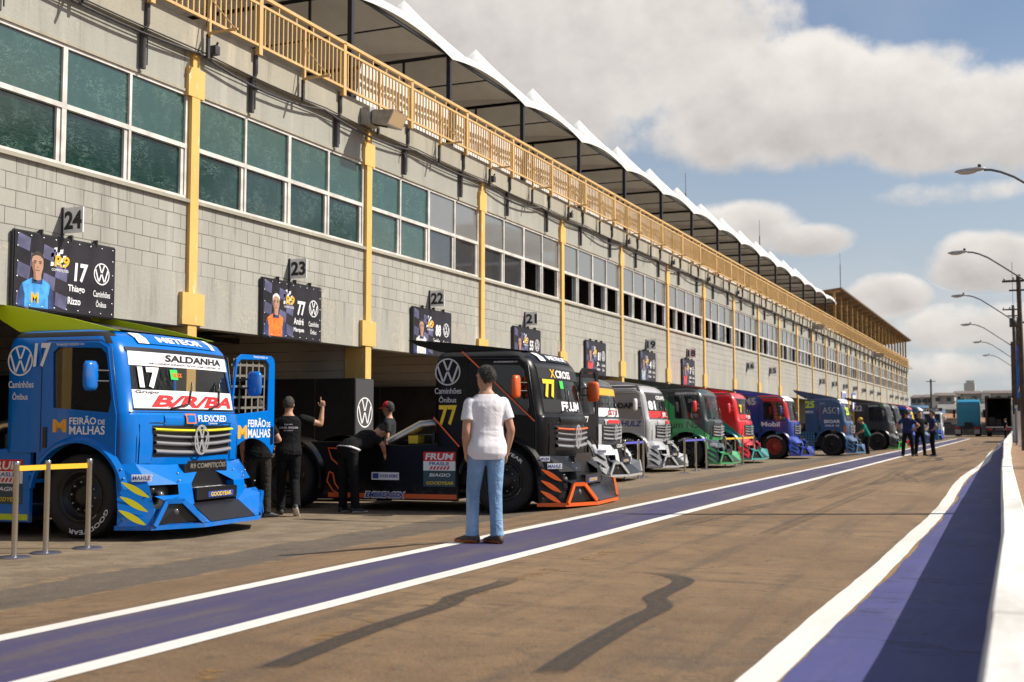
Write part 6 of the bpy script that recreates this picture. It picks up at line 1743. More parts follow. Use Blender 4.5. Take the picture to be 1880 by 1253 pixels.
    for q in 'LR':
        a, c, w_ = J['sh' + q], J['el' + q], J['wr' + q]
        if long_sleeve: limb(b, [a, a.lerp(c, 0.5), c, c.lerp(w_, 0.9)], [0.073, 0.066, 0.056, 0.042])
        else: b.tube([a - (c - a) * 0.12, a, a.lerp(c, sleeve * 0.5), a.lerp(c, sleeve)], [0.052, 0.064, 0.068, 0.070], 14); ball(b, a, 0.063)
    me = remesh(b, vox, 3); me.polygons.foreach_set('use_smooth', [True] * len(me.polygons)); me.materials.append(shirt)
    put('shirt', me, root)
    # ---- trousers
    b = MB(); loft(b, rings(0.010, 0.82, 1.0))
    for q in 'LR':
        h_, kn, an = hips[q], J['kn' + q], J['an' + q]
        b.tube([h_ + (h_ - kn) * 0.08, h_.lerp(kn, 0.35), kn, kn.lerp(an, 0.5), an.lerp(kn, 0.06), an + (an - kn).normalized() * 0.02], [0.096, 0.095 * leg, 0.075 * leg, 0.069 * leg, 0.066, 0.072], 16); ball(b, kn, 0.073 * leg); ball(b, h_, 0.095)
    me = remesh(b, vox, 2); me.polygons.foreach_set('use_smooth', [True] * len(me.polygons)); me.materials.append(pants)
    put('trousers', me, root)
    if belt:
        b = MB(); rg = rings(0.022, 0.95, 0.95)[0]
        loft(b, [(rg[0] + V((0, 0, -0.02)) * 0, rg[1], rg[2]), (rg[0] + (fr @ V((0, 0, 0.045))), rg[1], rg[2])]); b.build('waistband', belt, root)
    # ---- shoes
    for q in 'LR':
        b = MB()
        an = J['an' + q]; fd = V(P.get('ft' + q, (1, 0.18 if q == 'L' else -0.18, 0))).normalized()
        pit = P.get('fp' + q, 0); sdv = V((0, 0, 1)).cross(fd).normalized(); upv = fd.cross(sdv)
        if pit:
            rm = Matrix.Rotation(R(pit), 3, sdv); f2 = rm @ fd; u2 = rm @ upv
        else: f2, u2 = fd, V((0, 0, 1))
        o_ = an - u2 * 0.085
        rg = []
        for (t, w_, h_) in ((-0.075, 0.030, 0.075), (-0.05, 0.040, 0.095), (0.0, 0.043, 0.105), (0.06, 0.046, 0.085), (0.12, 0.051, 0.062), (0.17, 0.046, 0.048), (0.205, 0.026, 0.034)):
            rg.append((o_ + f2 * t + u2 * (h_ / 2), sdv * w_, u2 * (h_ / 2)))
        n0 = len(b.f); loft(b, rg, 16)
        for i in range(n0, len(b.f)):
            ctr = sum((V(b.v[j]) for j in b.f[i]), V()) / len(b.f[i])
            b.m[i] = 1 if (ctr - o_).dot(u2) < 0.026 else 0
        b.build('shoe', list(shoes), root)
    return root
# printed lettering on a back: laid on the shirt by ray casting onto it
def back_print(root, txt, z0, z1, w_, m, front_side=False):
    sh = [c for c in root.children if c.name.startswith('shirt')][0]
    vs, fs, _ = text_raw(txt, 0.02); b = MB(); sgn = 1 if front_side else -1
    from mathutils.bvhtree import BVHTree
    me = sh.data; tr = BVHTree.FromPolygons([v.co for v in me.vertices], [tuple(p.vertices) for p in me.polygons])
    out_ = []
    for (u, v) in vs:
        y = (0.5 - u) * w_ * (1 if not front_side else -1); y = -y if False else y
        h = tr.ray_cast(V((sgn * 0.6, y, z0 + (z1 - z0) * v)), V((-sgn, 0, 0)))[0]
        out_.append((h if h else V((sgn * 0.14, y, z0 + (z1 - z0) * v))) + V((sgn * 0.004, 0, 0)))
    b.add(out_, fs); b.build('shirt_print', m, root, recalc=False)

person('man in white T-shirt and light jeans standing on the lane line, back turned', (-5.13, 11.37, 0.005), 132, 1.83,
       dict(head_yaw=28, head_pitch=4, elL=(-0.055, 0.228, 1.11), wrL=(0.06, 0.195, 0.89), elR=(-0.05, -0.240, 1.11), wrR=(0.06, -0.225, 0.865), curlL=30, curlR=32,
            anL=(0.06, 0.13, 0.085), knL=(0.085, 0.115, 0.5), anR=(-0.07, -0.085, 0.085), knR=(0.0, -0.09, 0.5), ftL=(1, 0.75, 0), ftR=(1, 0.35, 0), bend_side=-1.5, bend=-2),
       C_WHITE, C_JEANS, (M_SHOE, M_SOLEO), M_GHAIR, vox=0.010, hem=0.82, build=0.98, leg=0.92)
g_ = APR
q = person('man in black with greying hair pointing one finger upwards beside the open blue door', (-10.45, 15.72, g_), 124, 1.82,
       dict(point='R', head_yaw=-14, shR=(0, -0.195, 1.43), elR=(0.06, -0.47, 1.34), wrR=(0.10, -0.50, 1.59), hdR=(0.0, 0.0, 1), hsR=(0.2, 1, 0), hnR=(1, 0.2, 0), elL=(0.03, 0.27, 1.14), wrL=(0.2, 0.22, 1.0),
            knL=(0.11, 0.10, 0.51), anL=(0.10, 0.10, 0.085), knR=(0.0, -0.10, 0.50), anR=(-0.30, -0.12, 0.15), fpR=38),
       C_BLACK, C_BLACK, (M_SHOEB, M_SOLEW), M_GHAIR, vox=0.012, hem=0.88)
back_print(q, 'DANIEL BRESSAN', 1.275, 1.305, 0.27, M_GREYPR); back_print(q, 'EQUIPE', 1.325, 1.345, 0.12, M_GREYPR); back_print(q, 'MOTORSPORT', 1.24, 1.255, 0.14, M_GREYPR)
person('man in charcoal trousers half hidden behind the open blue truck door', (-10.62, 15.18, g_), 118, 1.76,
       dict(elR=(0.02, -0.30, 1.15), wrR=(0.17, -0.16, 1.12), anL=(0.02, 0.13, 0.085), anR=(-0.06, -0.14, 0.085), ftR=(0.6, -0.8, 0)), C_BLACK, C_CHAR, (M_SHOEB, M_SHOEB), M_HAIR, vox=0.013)
q = person('mechanic in black bent forward over the frame of the black truck', (-9.88, 16.55, g_), 72, 1.84,
       dict(bend=66, bend_side=8, head_pitch=10, arms_world=True, elL=(0.50, 0.20, 1.02), wrL=(0.56, 0.10, 0.86), elR=(0.48, -0.24, 1.02), wrR=(0.60, -0.16, 0.88), hdL=(0.5, 0, -1), hdR=(0.5, 0, -1),
            knL=(0.0, 0.10, 0.5), knR=(0.02, -0.12, 0.5), anL=(0.0, 0.11, 0.085), anR=(0.02, -0.15, 0.085)), C_BLACK, C_BLACK, (M_SHOEB, M_SOLEW), M_HAIR, vox=0.013, belt=C_WHITE, hem=0.88)
q = person('man in a red and black cap and dark grey shirt behind the black truck frame', (-10.85, 19.62, g_), 196, 1.80,
       dict(head_yaw=-6, head_pitch=6), C_DGREY, C_BLACK, (M_SHOEB, M_SHOEB), M_HAIR, cap=(M_RCAP, M_DCAP), vox=0.012)
person('man in a yellow cap and teal and black shirt leaning to the navy truck', (-6.35, 54.7, g_), 196, 1.74,
       dict(bend=22, elL=(0.14, 0.24, 1.18), wrL=(0.36, 0.16, 1.16), elR=(0.14, -0.24, 1.18), wrR=(0.36, -0.16, 1.14)), C_TEAL, C_BLACK, (M_SHOEB, M_SHOEB), M_HAIR, cap=M_YCAP, vox=0.016)
HIP = dict(elL=(-0.10, 0.42, 1.16), wrL=(0.02, 0.22, 1.0), elR=(-0.10, -0.42, 1.16), wrR=(0.02, -0.22, 1.0), curlL=50, curlR=50, anL=(0, 0.18, 0.085), knL=(0.02, 0.15, 0.5), anR=(0, -0.18, 0.085), knR=(0.02, -0.15, 0.5))
GP = 'three men talking on the lane stripe'
person('man in navy T-shirt seen from behind, left of the three talking men', (-4.15, 48.8, 0.005), 95, 1.78, HIP, C_NAVY, C_BLACK, (M_SHOEB, M_SOLEW), M_HAIR, vox=0.016, group=GP, cap=M_DCAP)
person('man in black facing the camera, middle of the three talking men', (-3.78, 49.9, 0.005), 300, 1.76, HIP, C_BLACK, C_BLACK, (M_SHOEB, M_SHOEB), M_HAIR, vox=0.016, group=GP)
person('man in a navy T-shirt in profile, right of the three talking men', (-3.28, 49.6, 0.0), 190, 1.78, dict(elL=(-0.10, 0.40, 1.16), wrL=(0.02, 0.2, 1.0), curlL=50), C_NAVY, C_BLACK, (M_SHOEB, M_SOLEW), M_HAIR, vox=0.016, group=GP)
person('person in dark clothes standing beside the open trailer at the far end of the wall', (-1.55, 118.0, 0.0), 200, 1.78, {}, C_BLACK, C_BLACK, (M_SHOEB, M_SHOEB), M_HAIR, vox=0.02)
person('person in dark clothes standing left of the teal truck', (-7.9, 120.0, g_), 250, 1.76, {}, C_DGREY, C_BLACK, (M_SHOEB, M_SHOEB), M_HAIR, vox=0.02)
# ================================================================== STREET FURNITURE AND THE FAR END
M_POST = mat('polished_steel_post', (0.55, 0.52, 0.47), 0.25, 0.95)
M_BASE = mat('post_base_steel', (0.18, 0.18, 0.24), 0.35, 0.7)
M_TAPEY = mat('yellow_tape', (0.75, 0.45, 0.02), 0.6); M_TAPEB = mat('blue_tape', (0.10, 0.10, 0.50), 0.6)
def post_at(x, y):
    return px_ground(x, y, 1.22 - APR)
SP = {}
b = MB(); b.lathe([(0.001, 1.0), (0.028, 1.0), (0.033, 0.992), (0.033, 0.955), (0.030, 0.95), (0.030, 0.03), (0.036, 0.025), (0.001, 0.02)], 16, 0); SP['tube'] = b.mesh('post_tube', [M_POST], sharp=40)
b = MB(); b.lathe([(0.001, 0.026), (0.05, 0.024), (0.15, 0.016), (0.165, 0.006), (0.165, 0.0), (0.001, 0.0)], 24, 0); SP['base'] = b.mesh('post_base', [M_BASE], sharp=50)
def barrier(pxs, tape, what, names):
    pts = [post_at(*p) for p in pxs]
    for i, (x, y) in enumerate(pts):
        t = empty('barrier_post', (x, y, APR), label='steel barrier post on a round base, %s %s' % (names[i], what), cat='barrier post', group='barrier posts beside the trucks')
        put('tube', SP['tube'], t); put('base', SP['base'], t)
    b = MB()
    for (x0, y0), (x1, y1) in zip(pts, pts[1:]):
        b.add([(x0, y0, APR + 0.955), (x1, y1, APR + 0.955), (x1, y1, APR + 0.90), (x0, y0, APR + 0.90)], [(0, 1, 2, 3)])
    o = b.build('barrier_tape', tape, recalc=False); md = o.modifiers.new('solid', 'SOLIDIFY'); md.thickness = 0.003
    tag(o, '%s tape stretched between the barrier posts %s' % ('yellow' if tape is M_TAPEY else 'blue', what), 'tape', 'tapes between barrier posts')
N3 = ('left one', 'middle one', 'right one')
barrier([(35, 1021), (92, 1013), (168, 1004)], M_TAPEY, 'in front of the blue truck wheel', N3)
barrier([(1146, 881), (1171, 877.5), (1180, 875)], M_TAPEB, 'beside the silver truck', N3)
barrier([(1255.5, 868), (1276, 864), (1295, 861)], M_TAPEB, 'beside the green truck', N3)
barrier([(1330, 857), (1348, 855), (1362, 853.6), (1382, 850)], M_TAPEY, 'beside the red truck', ('first one', 'second one', 'third one', 'last one'))

# tall black cabinets and display panels in the garages
M_CAB = mat('black_panel', (0.014, 0.014, 0.015), 0.45, var=0.3, vscale=2)
M_CABF = mat('dark_grey_panel', (0.055, 0.056, 0.06), 0.5)
M_EDGE = mat('panel_edge', (0.16, 0.16, 0.17), 0.4, 0.6)
t = empty('display_cabinet', (-12.5, 20.05, APR), label='tall black cabinet with a white round emblem on its front end, beside a yellow column', cat='cabinet')
b = MB(); b.box(-0.92, 0.88, -0.35, 0.35, 0.0, 2.27); b.build('case', M_CAB, t, bevel=0.01)
b = MB(); b.box(0.882, 0.888, -0.335, 0.335, 0.02, 2.25); b.build('front_panel', M_CABF, t)
vw(t, 0.0, 1.62, 0.29, lambda u, v: (0.892, u, v), M_WHT, t=0.10)
b = MB()
for x in (-0.92, 0.0, 0.88): b.box(x - 0.006, x + 0.006, -0.356, -0.352, 0, 2.27)
b.build('seam', M_EDGE, t)
def panel(x0, x1, y, z1, label):
    t = empty('partition_screen', ((x0 + x1) / 2, y, APR), label=label, cat='screen', group='black panels in the garages'); h = (x1 - x0) / 2
    b = MB(); b.box(-h, h, -0.04, 0.04, 0, z1); b.build('sheet', M_CAB, t)
    b = MB()
    for i in range(4): b.box(-h + i * 2 * h / 3 - 0.008, -h + i * 2 * h / 3 + 0.008, -0.048, -0.043, 0, z1)
    b.build('seam', M_EDGE, t)
    return t
tp = panel(-18.5, -13.5, 20.55, 2.27, 'long black panel standing along the garage side wall left of the cabinet')
vw(tp, 1.35, 1.62, 0.30, lambda u, v: (u, -0.052, v), M_EDGE, t=0.10)
tp = panel(-18.6, -12.6, 26.0, 2.32, 'long black panel with pale sponsor lettering behind the black truck')
b = MB(); b.tube([(4.15 + 0.16 * math.cos(a), -0.055, 1.92 + 0.16 * math.sin(a)) for a in [2 * math.pi * i / 20 for i in range(21)]], 0.02, 5); b.tube([(4.08, -0.055, 1.84), (4.12, -0.055, 2.0), (4.22, -0.055, 1.98), (4.2, -0.055, 1.9), (4.08, -0.055, 1.88)], 0.015, 5); b.build('emblem', M_EDGE, tp)
decal(tp, 'BZ AUTOMOTIVE', lambda u, v: (u, -0.055, v), 3.55, 4.85, 1.48, 1.66, M_GREYPR, 0.02)
decal(tp, 'AOMNI', lambda u, v: (u, -0.055, v), 3.55, 4.6, 0.82, 0.94, M_GREYPR, 0.02)
tp = panel(-18.5, -13.0, 15.05, 2.2, 'long black panel along the side wall behind the blue truck')

# street lamps behind the wall
M_WOOD = mat('weathered_pole', (0.085, 0.062, 0.048), 0.85, var=0.4, vscale=4, bump=0.5, bscale=20)
M_LAMP = mat('lamp_head_grey', (0.42, 0.42, 0.41), 0.4, 0.3); M_ARM = mat('galvanised_arm', (0.16, 0.155, 0.15), 0.5, 0.6)
M_LDIFF = mat('lamp_lens', (0.5, 0.48, 0.42), 0.2)
def street_lamp(y, label, dx=0.0, ph=7.3, hh=8.65, reach=2.7, base=True, trafo=False):
    x = wl(y) + 0.66 + dx
    t = empty('street_lamp', (x, y, 0), label=label, cat='street lamp', group='street lamps along the pit wall')
    b = MB(); b.tube([(0, 0, -0.1), (0, 0, ph)], [0.13, 0.095], 12); b.build('pole', M_WOOD, t)
    b = MB(); b.tube([(0, 0, 0), (0, 0, 2.0)], [0.135, 0.130], 12, 0, False); b.build('painted_base', M_WHITEP, t)
    pts = [(0.05, 0, ph - 0.35), (-0.5, 0, ph + 0.05), (-1.3, 0, ph + 0.65), (-1.9, 0, ph + 1.08), (-2.25, 0, hh - 0.10), (-2.5, 0, hh - 0.02), (-reach, 0, hh)]
    b = MB(); b.tube(pts, 0.036, 8); b.build('arm', M_ARM, t)
    b = MB(); ell(b, (-reach - 0.38, 0, hh + 0.02), (0.44, 0, 0.02), (0, 0.12, 0), (0, 0, 0.075), 14); hd = b.build('lamp_head', M_LAMP, t)
    b = MB(); ell(b, (-reach - 0.45, 0, hh - 0.04), (0.26, 0, 0.01), (0, 0.12, 0), (0, 0, 0.06), 12); b.build('lens', M_LDIFF, hd)
    b = MB(); b.lathe([(0.001, 0.18), (0.05, 0.17), (0.05, 0.08), (0.001, 0.08)], 10, 0, 'z', (-reach - 0.12, 0, hh)); b.build('photocell', M_SHOEB, hd)
    if trafo:
        b = MB(); b.bar((-0.35, 0, ph - 0.3), (0.5, 0, ph - 0.3), 0.10); b.lathe([(0.001, -0.05), (0.2, -0.05), (0.2, -0.55), (0.001, -0.55)], 12, 0, 'z', (-0.22, -0.1, ph)); b.build('transformer', M_PIPE, t)
LAMPS = [(1.5, None), (19.0, None), (37.2, 'first'), (54.9, 'second'), (73.5, 'third'), (95.0, 'fourth'), (115.6, 'fifth'), (138.0, 'sixth')]
for y, nm in LAMPS:
    if nm is None:
        if y < 10: continue
        lb = 'street lamp behind the wall just outside the right edge of the picture'
    else: lb = '%s street lamp reaching over the lane, counted from the camera' % nm
    street_lamp(y, lb, {37.2: 1.75, 54.9: 0.75, 73.5: 0.0, 95.0: -0.35, 115.6: -0.2, 19.0: 1.9}.get(y, 0), trafo=nm in ('second', 'third'))
def utility_pole(x, y, h, label, white=True):
    t = empty('utility_pole', (x, y, 0), label=label, cat='pole', group='wooden poles behind the wall')
    b = MB(); b.tube([(0, 0, -0.1), (-0.03 * h * 0.3, 0, h)], [0.15, 0.10], 12); b.build('pole', M_WOOD, t)
    if white: b = MB(); b.tube([(0, 0, 0), (-0.02, 0, 2.6)], [0.158, 0.150], 12, 0, False); b.build('painted_base', M_WHITEP, t)
    b = MB(); b.bar((-0.8, 0, h - 0.3), (0.5, 0, h - 0.3), 0.10); b.bar((-0.5, 0, h - 0.75), (0.3, 0, h - 0.75), 0.08); b.build('cross_arm', M_WOOD, t)
    b = MB()
    for xx in (-0.7, -0.3, 0.4): b.lathe([(0.03, 0), (0.05, 0.06), (0.02, 0.14), (0.001, 0.14)], 8, 0, 'z', (xx, 0, h - 0.25))
    b.build('insulator', M_LAMP, t)
utility_pole(-0.40, 92.0, 9.7, 'tall wooden pole with white painted foot near the blue flag')
utility_pole(0.02, 62.0, 8.4, 'dark wooden pole with a cross arm, nearer than the blue flag', False)
b = MB()
M_WIRE = mat('wire', (0.03, 0.03, 0.03), 0.6)
for (z, xo) in ((9.0, -0.2), (8.3, 0.1)):
    pts = []
    for i in range(19):
        y = 62 + i * 4.2; s_ = (i % 6) / 6; pts.append((wl(y) + 0.66 + xo, y, z - 0.5 * 4 * s_ * (1 - s_)))
    b.tube(pts, 0.012, 4)
tag(b.build('overhead_wires', M_WIRE), 'thin overhead wires strung between the poles behind the wall', 'wire')
# blue feather flag
M_FLAG = mat('blue_flag_cloth', (0.02, 0.16, 0.52), 0.7, var=0.3, vscale=2); M_FLAGW = mat('white_flag_cloth', (0.6, 0.62, 0.66), 0.7)
t = empty('feather_flag', (-0.18, 72.0, 0), label='blue and white vertical flag hanging by the wooden poles', cat='flag')
b = MB(); b.tube([(0.2, 0, 0), (0.2, 0, 5.6)], 0.03, 8); b.build('pole', M_ARM, t)
b = MB(); b.grid(lambda u, v: (0.2 - 0.34 * u * (1 - 0.15 * v), 0.08 * math.sin(v * 9 + u * 3), 2.7 + 2.9 * v), 6, 14, 0); b.build('cloth', M_FLAG, t)
b = MB(); b.grid(lambda u, v: (0.12 - 0.2 * u * (1 - v), 0.08 * math.sin((0.12 + 0.3 * v) * 9 + u * 2) - 0.01, 2.95 + 0.9 * v), 5, 6, 0); b.build('print', M_FLAGW, t)
t = empty('gazebo', (1.0, 80.0, 0), label='small blue awning behind the white wall', cat='awning')
b = MB(); b.add([(-1.5, -1, 2.2), (1.5, -1, 2.2), (1.5, 1, 2.2), (-1.5, 1, 2.2), (0, 0, 2.7)], [(0, 1, 4), (1, 2, 4), (2, 3, 4), (3, 0, 4)]); b.build('canopy', M_FLAG, t)
b = MB()
for x in (-1.45, 1.45):
    for y in (-0.95, 0.95): b.bar((x, y, 0), (x, y, 2.2), 0.06)
b.build('frame', M_ARM, t)

# teal tractor unit seen from behind
M_TEALT = mat('teal_truck_paint', (0.01, 0.24, 0.42), 0.35, coat=0.4); M_TEALT2 = mat('teal_panel', (0.02, 0.30, 0.48), 0.4)
t = empty('tractor_unit', (-5.55, 140.0, 0), label='tall teal tractor unit seen from behind at the end of the lane', cat='truck')
b = MB(); b.box(-1.22, 1.22, 0, 2.1, 1.0, 3.75); b.build('cab', M_TEALT, t, bevel=0.12)
b = MB(); b.box(-0.95, 0.95, -0.03, 0.02, 1.5, 2.5); b.box(-0.95, 0.95, -0.03, 0.02, 2.55, 3.3); b.build('rear_panel', M_TEALT2, t)
b = MB(); b.add([(-1.2, 0.3, 3.5), (1.2, 0.3, 3.5), (1.1, 1.9, 4.0), (-1.1, 1.9, 4.0), (-1.2, 2.0, 3.5), (1.2, 2.0, 3.5)], [(0, 1, 2, 3), (2, 5, 4, 3), (0, 3, 4), (1, 5, 2)]); b.build('roof_deflector', M_TEALT, t)
b = MB(); b.box(-0.5, 0.5, -3.6, 1.5, 0.75, 1.0); b.box(-0.4, 0.4, -0.6, -0.2, 1.0, 1.5); b.build('chassis', M_CHAS, t)
for s in (-1, 1):
    for y in (-2.6, 1.2):
        b = MB(); b.lathe([(0.001, -0.25), (0.5, -0.24), (0.5, 0.24), (0.001, 0.25)], 20, 0, 'x', (s * 1.0, y, 0.5)); b.build('wheel', M_RUBBER, t)
    b = MB(); b.box(s * 0.95 - 0.3, s * 0.95 + 0.3, -3.65, -3.6, 0.85, 1.0); b.build('tail_lamp', M_RED, t)
    b = MB(); b.box(s * 0.95 - 0.28, s * 0.95 + 0.28, -3.3, -3.27, 0.25, 0.75); b.build('mud_flap', M_GREYPR, t)
    b = MB(); b.box(s * 1.55 - 0.12, s * 1.55 + 0.12, 1.9, 2.1, 2.0, 2.9); b.bar((s * 1.2, 2.0, 2.7), (s * 1.55, 2.0, 2.7), 0.05); b.build('mirror', M_CHAS, t)
# open box trailer
t = empty('box_trailer', (-2.35, 132.0, 0), label='open white box trailer with a dark empty inside at the end of the lane', cat='trailer')
M_TRW = mat('white_trailer_panel', (0.66, 0.66, 0.64), 0.5, var=0.1, vscale=2); M_TRI = mat('trailer_inside', (0.13, 0.115, 0.105), 0.8, var=0.5, vscale=4)
b = MB(); b.box(1.20, 1.27, 0, 11, 1.05, 3.95); b.box(-1.27, -1.20, 0, 11, 1.05, 3.95); b.box(-1.27, 1.27, 0, 11, 3.95, 4.02); b.box(-1.2, 1.2, 10.9, 11, 1.05, 3.95); b.build('box', M_TRW, t)
b = MB(); b.box(-1.19, -1.17, 0.03, 10.8, 1.12, 3.93); b.box(1.17, 1.19, 0.03, 10.8, 1.12, 3.93); b.box(-1.18, 1.18, 10.8, 10.85, 1.1, 3.93); b.box(-1.18, 1.18, 0.03, 10.8, 3.90, 3.93)
for i in range(9):
    for s in (-1, 1): b.box(s * 1.15 - 0.03, s * 1.15 + 0.03, 0.5 + i * 1.1, 0.6 + i * 1.1, 1.12, 3.9)
b.build('lining', M_TRI, t)
b = MB()
for s in (-1, 1): b.box(s * 1.235 - 0.04, s * 1.235 + 0.04, -0.05, -0.005, 1.05, 4.02)
b.box(-1.195, 1.195, -0.05, -0.005, 3.93, 4.02); b.build('rear_frame', M_CHAS, t)
b = MB(); b.box(-1.25, 1.25, -0.02, 11, 0.9, 1.05); b.box(-1.25, 1.25, -0.1, 0.0, 0.45, 0.62); b.box(-0.6, -0.5, 0, 9, 0.6, 0.9); b.box(0.5, 0.6, 0, 9, 0.6, 0.9); b.build('chassis', M_CHAS, t)
b = MB(); b.box(-1.2, 1.2, -0.06, -0.03, 0.92, 1.04); b.build('rear_bar', M_GREYPR, t)
for s in (-1, 1):
    b = MB(); b.box(s * 0.85 - 0.2, s * 0.85 + 0.2, -0.12, -0.09, 0.66, 0.86); b.build('tail_lamp', M_RED, t)
    for y in (2.0, 3.3, 4.6):
        b = MB(); b.lathe([(0.001, -0.2), (0.5, -0.19), (0.5, 0.19), (0.001, 0.2)], 18, 0, 'x', (s * 0.98, y, 0.5)); b.build('wheel', M_RUBBER, t)
for i in range(3):
    b = MB(); b.box(-0.3, 0.3, -0.3, 0.3, 0, 0.9 - 0.2 * i); o = b.build('crate', mat('crate_%d' % i, ((0.10, 0.08, 0.07), (0.16, 0.13, 0.10), (0.06, 0.07, 0.10))[i], 0.7), bevel=0.02)
    o.location = (-2.35 - 0.7 + 0.6 * i, 134.0 + i, 1.10); tag(o, ('tall dark crate', 'brown crate', 'low blue-grey crate')[i] + ' standing inside the open white trailer', 'crate', 'crates in the trailer')
b = MB()
for i in range(5): b.add([(1.285, 0.4 + 0.35 * i, 2.7), (1.285, 0.65 + 0.35 * i, 2.7), (1.285, 0.75 + 0.35 * i, 3.2), (1.285, 0.5 + 0.35 * i, 3.2)], [(0, 1, 2, 3)])
b.build('side_print', M_GREENPR, t)
# tall blue side panel / dark hoardings near the end
t = empty('upright_sign', (-7.0, 108.0, APR), label='small blue and teal upright sign behind the talking men', cat='sign')
b = MB(); b.box(-0.25, 0.25, -0.03, 0.03, 0.1, 1.7); b.build('sheet', M_FLAG, t); b = MB(); b.box(0.25, 0.33, -0.05, 0.05, 0, 1.75); b.bar((0.0, 0.4, 0), (0, 0, 1.6), 0.05); b.build('frame', PTL, t)
b = MB(); b.box(-14, 3, 0, 0.2, 0, 1.3); o = b.build('low_wall', M_INDARK); o.location = (-3, 150, 0); tag(o, 'dark low wall closing the pit lane behind the trucks', 'wall')

# housing blocks on the rise
M_APW = mat('apartment_render', (0.40, 0.37, 0.345), 0.9, var=0.12, vscale=0.3); M_APP = mat('apartment_pink_gable', (0.48, 0.35, 0.30), 0.9, var=0.1, vscale=0.3); M_APWW = mat('apartment_pale_gable', (0.62, 0.57, 0.50), 0.9, var=0.1, vscale=0.3)
M_APR = mat('apartment_roof', (0.17, 0.135, 0.12), 0.9, var=0.2, vscale=1); M_APG = mat('apartment_window', (0.035, 0.038, 0.045), 0.2)
def apartment(px, wpx, dist, ytop, label, gable_left=True, floors=4, depth=10):
    th = R(YAW)
    x, y = px_ground(px, 780 + F_PX * 1.22 / dist)
    W = wpx * dist / F_PX; Ht = 1.22 + (780 - ytop) * dist / F_PX
    t = empty('apartment_block', (x, y, -0.3), label=label, cat='apartment block', group='housing blocks beyond the track')
    fh = (Ht - 1.2) / floors
    b = MB(); b.box(0, W, 0, depth, -0.5, Ht - 1.0); b.build('wall', M_APW, t)
    b = MB(); b.box(W * (0.0 if gable_left else 0.72), W * (0.28 if gable_left else 1.0), -0.8, 0, -0.5, Ht - 0.8); g_ = b.build('gable_bay', M_APWW, t)
    b = MB(); b.box(W * (0.03 if gable_left else 0.75), W * (0.25 if gable_left else 0.97), -0.83, -0.80, -0.5, fh * 2); b.build('pink_plinth', M_APP, g_)
    b = MB(); b.add([(-0.4, -1.1, Ht - 1.0), (W + 0.4, -1.1, Ht - 1.0), (W + 0.4, depth + 0.5, Ht - 1.0), (-0.4, depth + 0.5, Ht - 1.0), (0.5, depth / 2, Ht), (W - 0.5, depth / 2, Ht)], [(0, 1, 5, 4), (1, 2, 5), (2, 3, 4, 5), (3, 0, 4), (3, 2, 1, 0)]); b.build('roof', M_APR, t)
    n_ = max(2, int(W / 3.2))
    for f in range(floors):
        for i in range(n_):
            u = (i + 0.5) / n_; gb = (u < 0.28) == gable_left and (u < 0.28 or u > 0.72)
            yy = -0.84 if gb else -0.03
            b = MB(); b.box(W * u - 0.65, W * u + 0.65, yy, yy + 0.1, f * fh + 1.0, f * fh + 2.2); b.build('window', M_APG, t)
apartment(1671, 22, 380, 723, 'grey apartment block just right of the garage building', False)
apartment(1691, 20, 375, 722, 'apartment block with a pale gable bay behind the bare pole', True)
apartment(1711, 38, 370, 719, 'long apartment block with pink ground floors left of the teal truck', True)
apartment(1748, 50, 390, 716, 'apartment block with a pale gable behind the teal truck roof', True)
apartment(1801, 58, 385, 715, 'apartment block with a pale gable behind the open trailer', True)
t = empty('water_tower', (px_ground(1777, 786)[0], px_ground(1777, 786)[1], 0), label='pale concrete water tower above the apartment roofs', cat='tower')
x, y = px_ground(1780, 780 + F_PX * 1.22 / 520); t.location = (x, y, 0)
b = MB(); b.box(-2.2, 2.2, -2.2, 2.2, 0, 19.2); b.build('shaft', M_APWW, t); b = MB(); b.box(-1.4, 2.0, -1.5, 1.5, 19.2, 20.4); b.build('tank_top', M_APWW, t)
# nearer houses and sheds
M_RBL = mat('blue_sheet_roof', (0.10, 0.19, 0.29), 0.6, var=0.2, vscale=1); M_RGR = mat('fibre_cement_roof', (0.22, 0.215, 0.20), 0.9, var=0.25, vscale=1); M_RTI = mat('clay_tile_roof', (0.33, 0.17, 0.09), 0.9, var=0.3, vscale=2); M_HW = mat('house_wall', (0.36, 0.30, 0.26), 0.9, var=0.15, vscale=0.6)
def house(px, wpx, dist, yeave, yridge, roof, label, depth=9):
    x, y = px_ground(px, 780 + F_PX * 1.22 / dist); W = wpx * dist / F_PX
    he = 1.22 + (780 - yeave) * dist / F_PX; hr = 1.22 + (780 - yridge) * dist / F_PX
    t = empty('house', (x, y, 0), label=label, cat='house', group='low houses beyond the pit lane')
    b = MB(); b.box(0, W, 0, depth, -0.3, he); b.build('wall', M_HW, t)
    b = MB(); b.add([(-0.4, -0.5, he), (W + 0.4, -0.5, he), (W + 0.4, depth + 0.5, he), (-0.4, depth + 0.5, he), (-0.4, depth / 2, hr), (W + 0.4, depth / 2, hr)], [(0, 1, 5, 4), (2, 3, 4, 5), (1, 2, 5), (3, 0, 4), (3, 2, 1, 0)]); b.build('roof', roof, t)
    b = MB(); b.box(W * 0.3, W * 0.3 + 1.4, -0.05, 0.02, he - 1.7, he - 0.6); b.build('window', M_APG, t)
house(1669, 26, 230, 760, 744, M_RBL, 'low house with a blue sheet roof next to the end of the garage building')
house(1706, 20, 240, 761, 752, M_RBL, 'small house with a pale blue roof right of the bare pole')
house(1722, 60, 250, 752, 742, M_RGR, 'long shed with a grey fibre cement roof left of the teal truck')
house(1712, 45, 180, 768, 759, M_RTI, 'low house with a clay tile roof left of the teal truck')
house(1795, 30, 235, 757, 741, M_RGR, 'grey roofed house between the teal truck and the trailer')
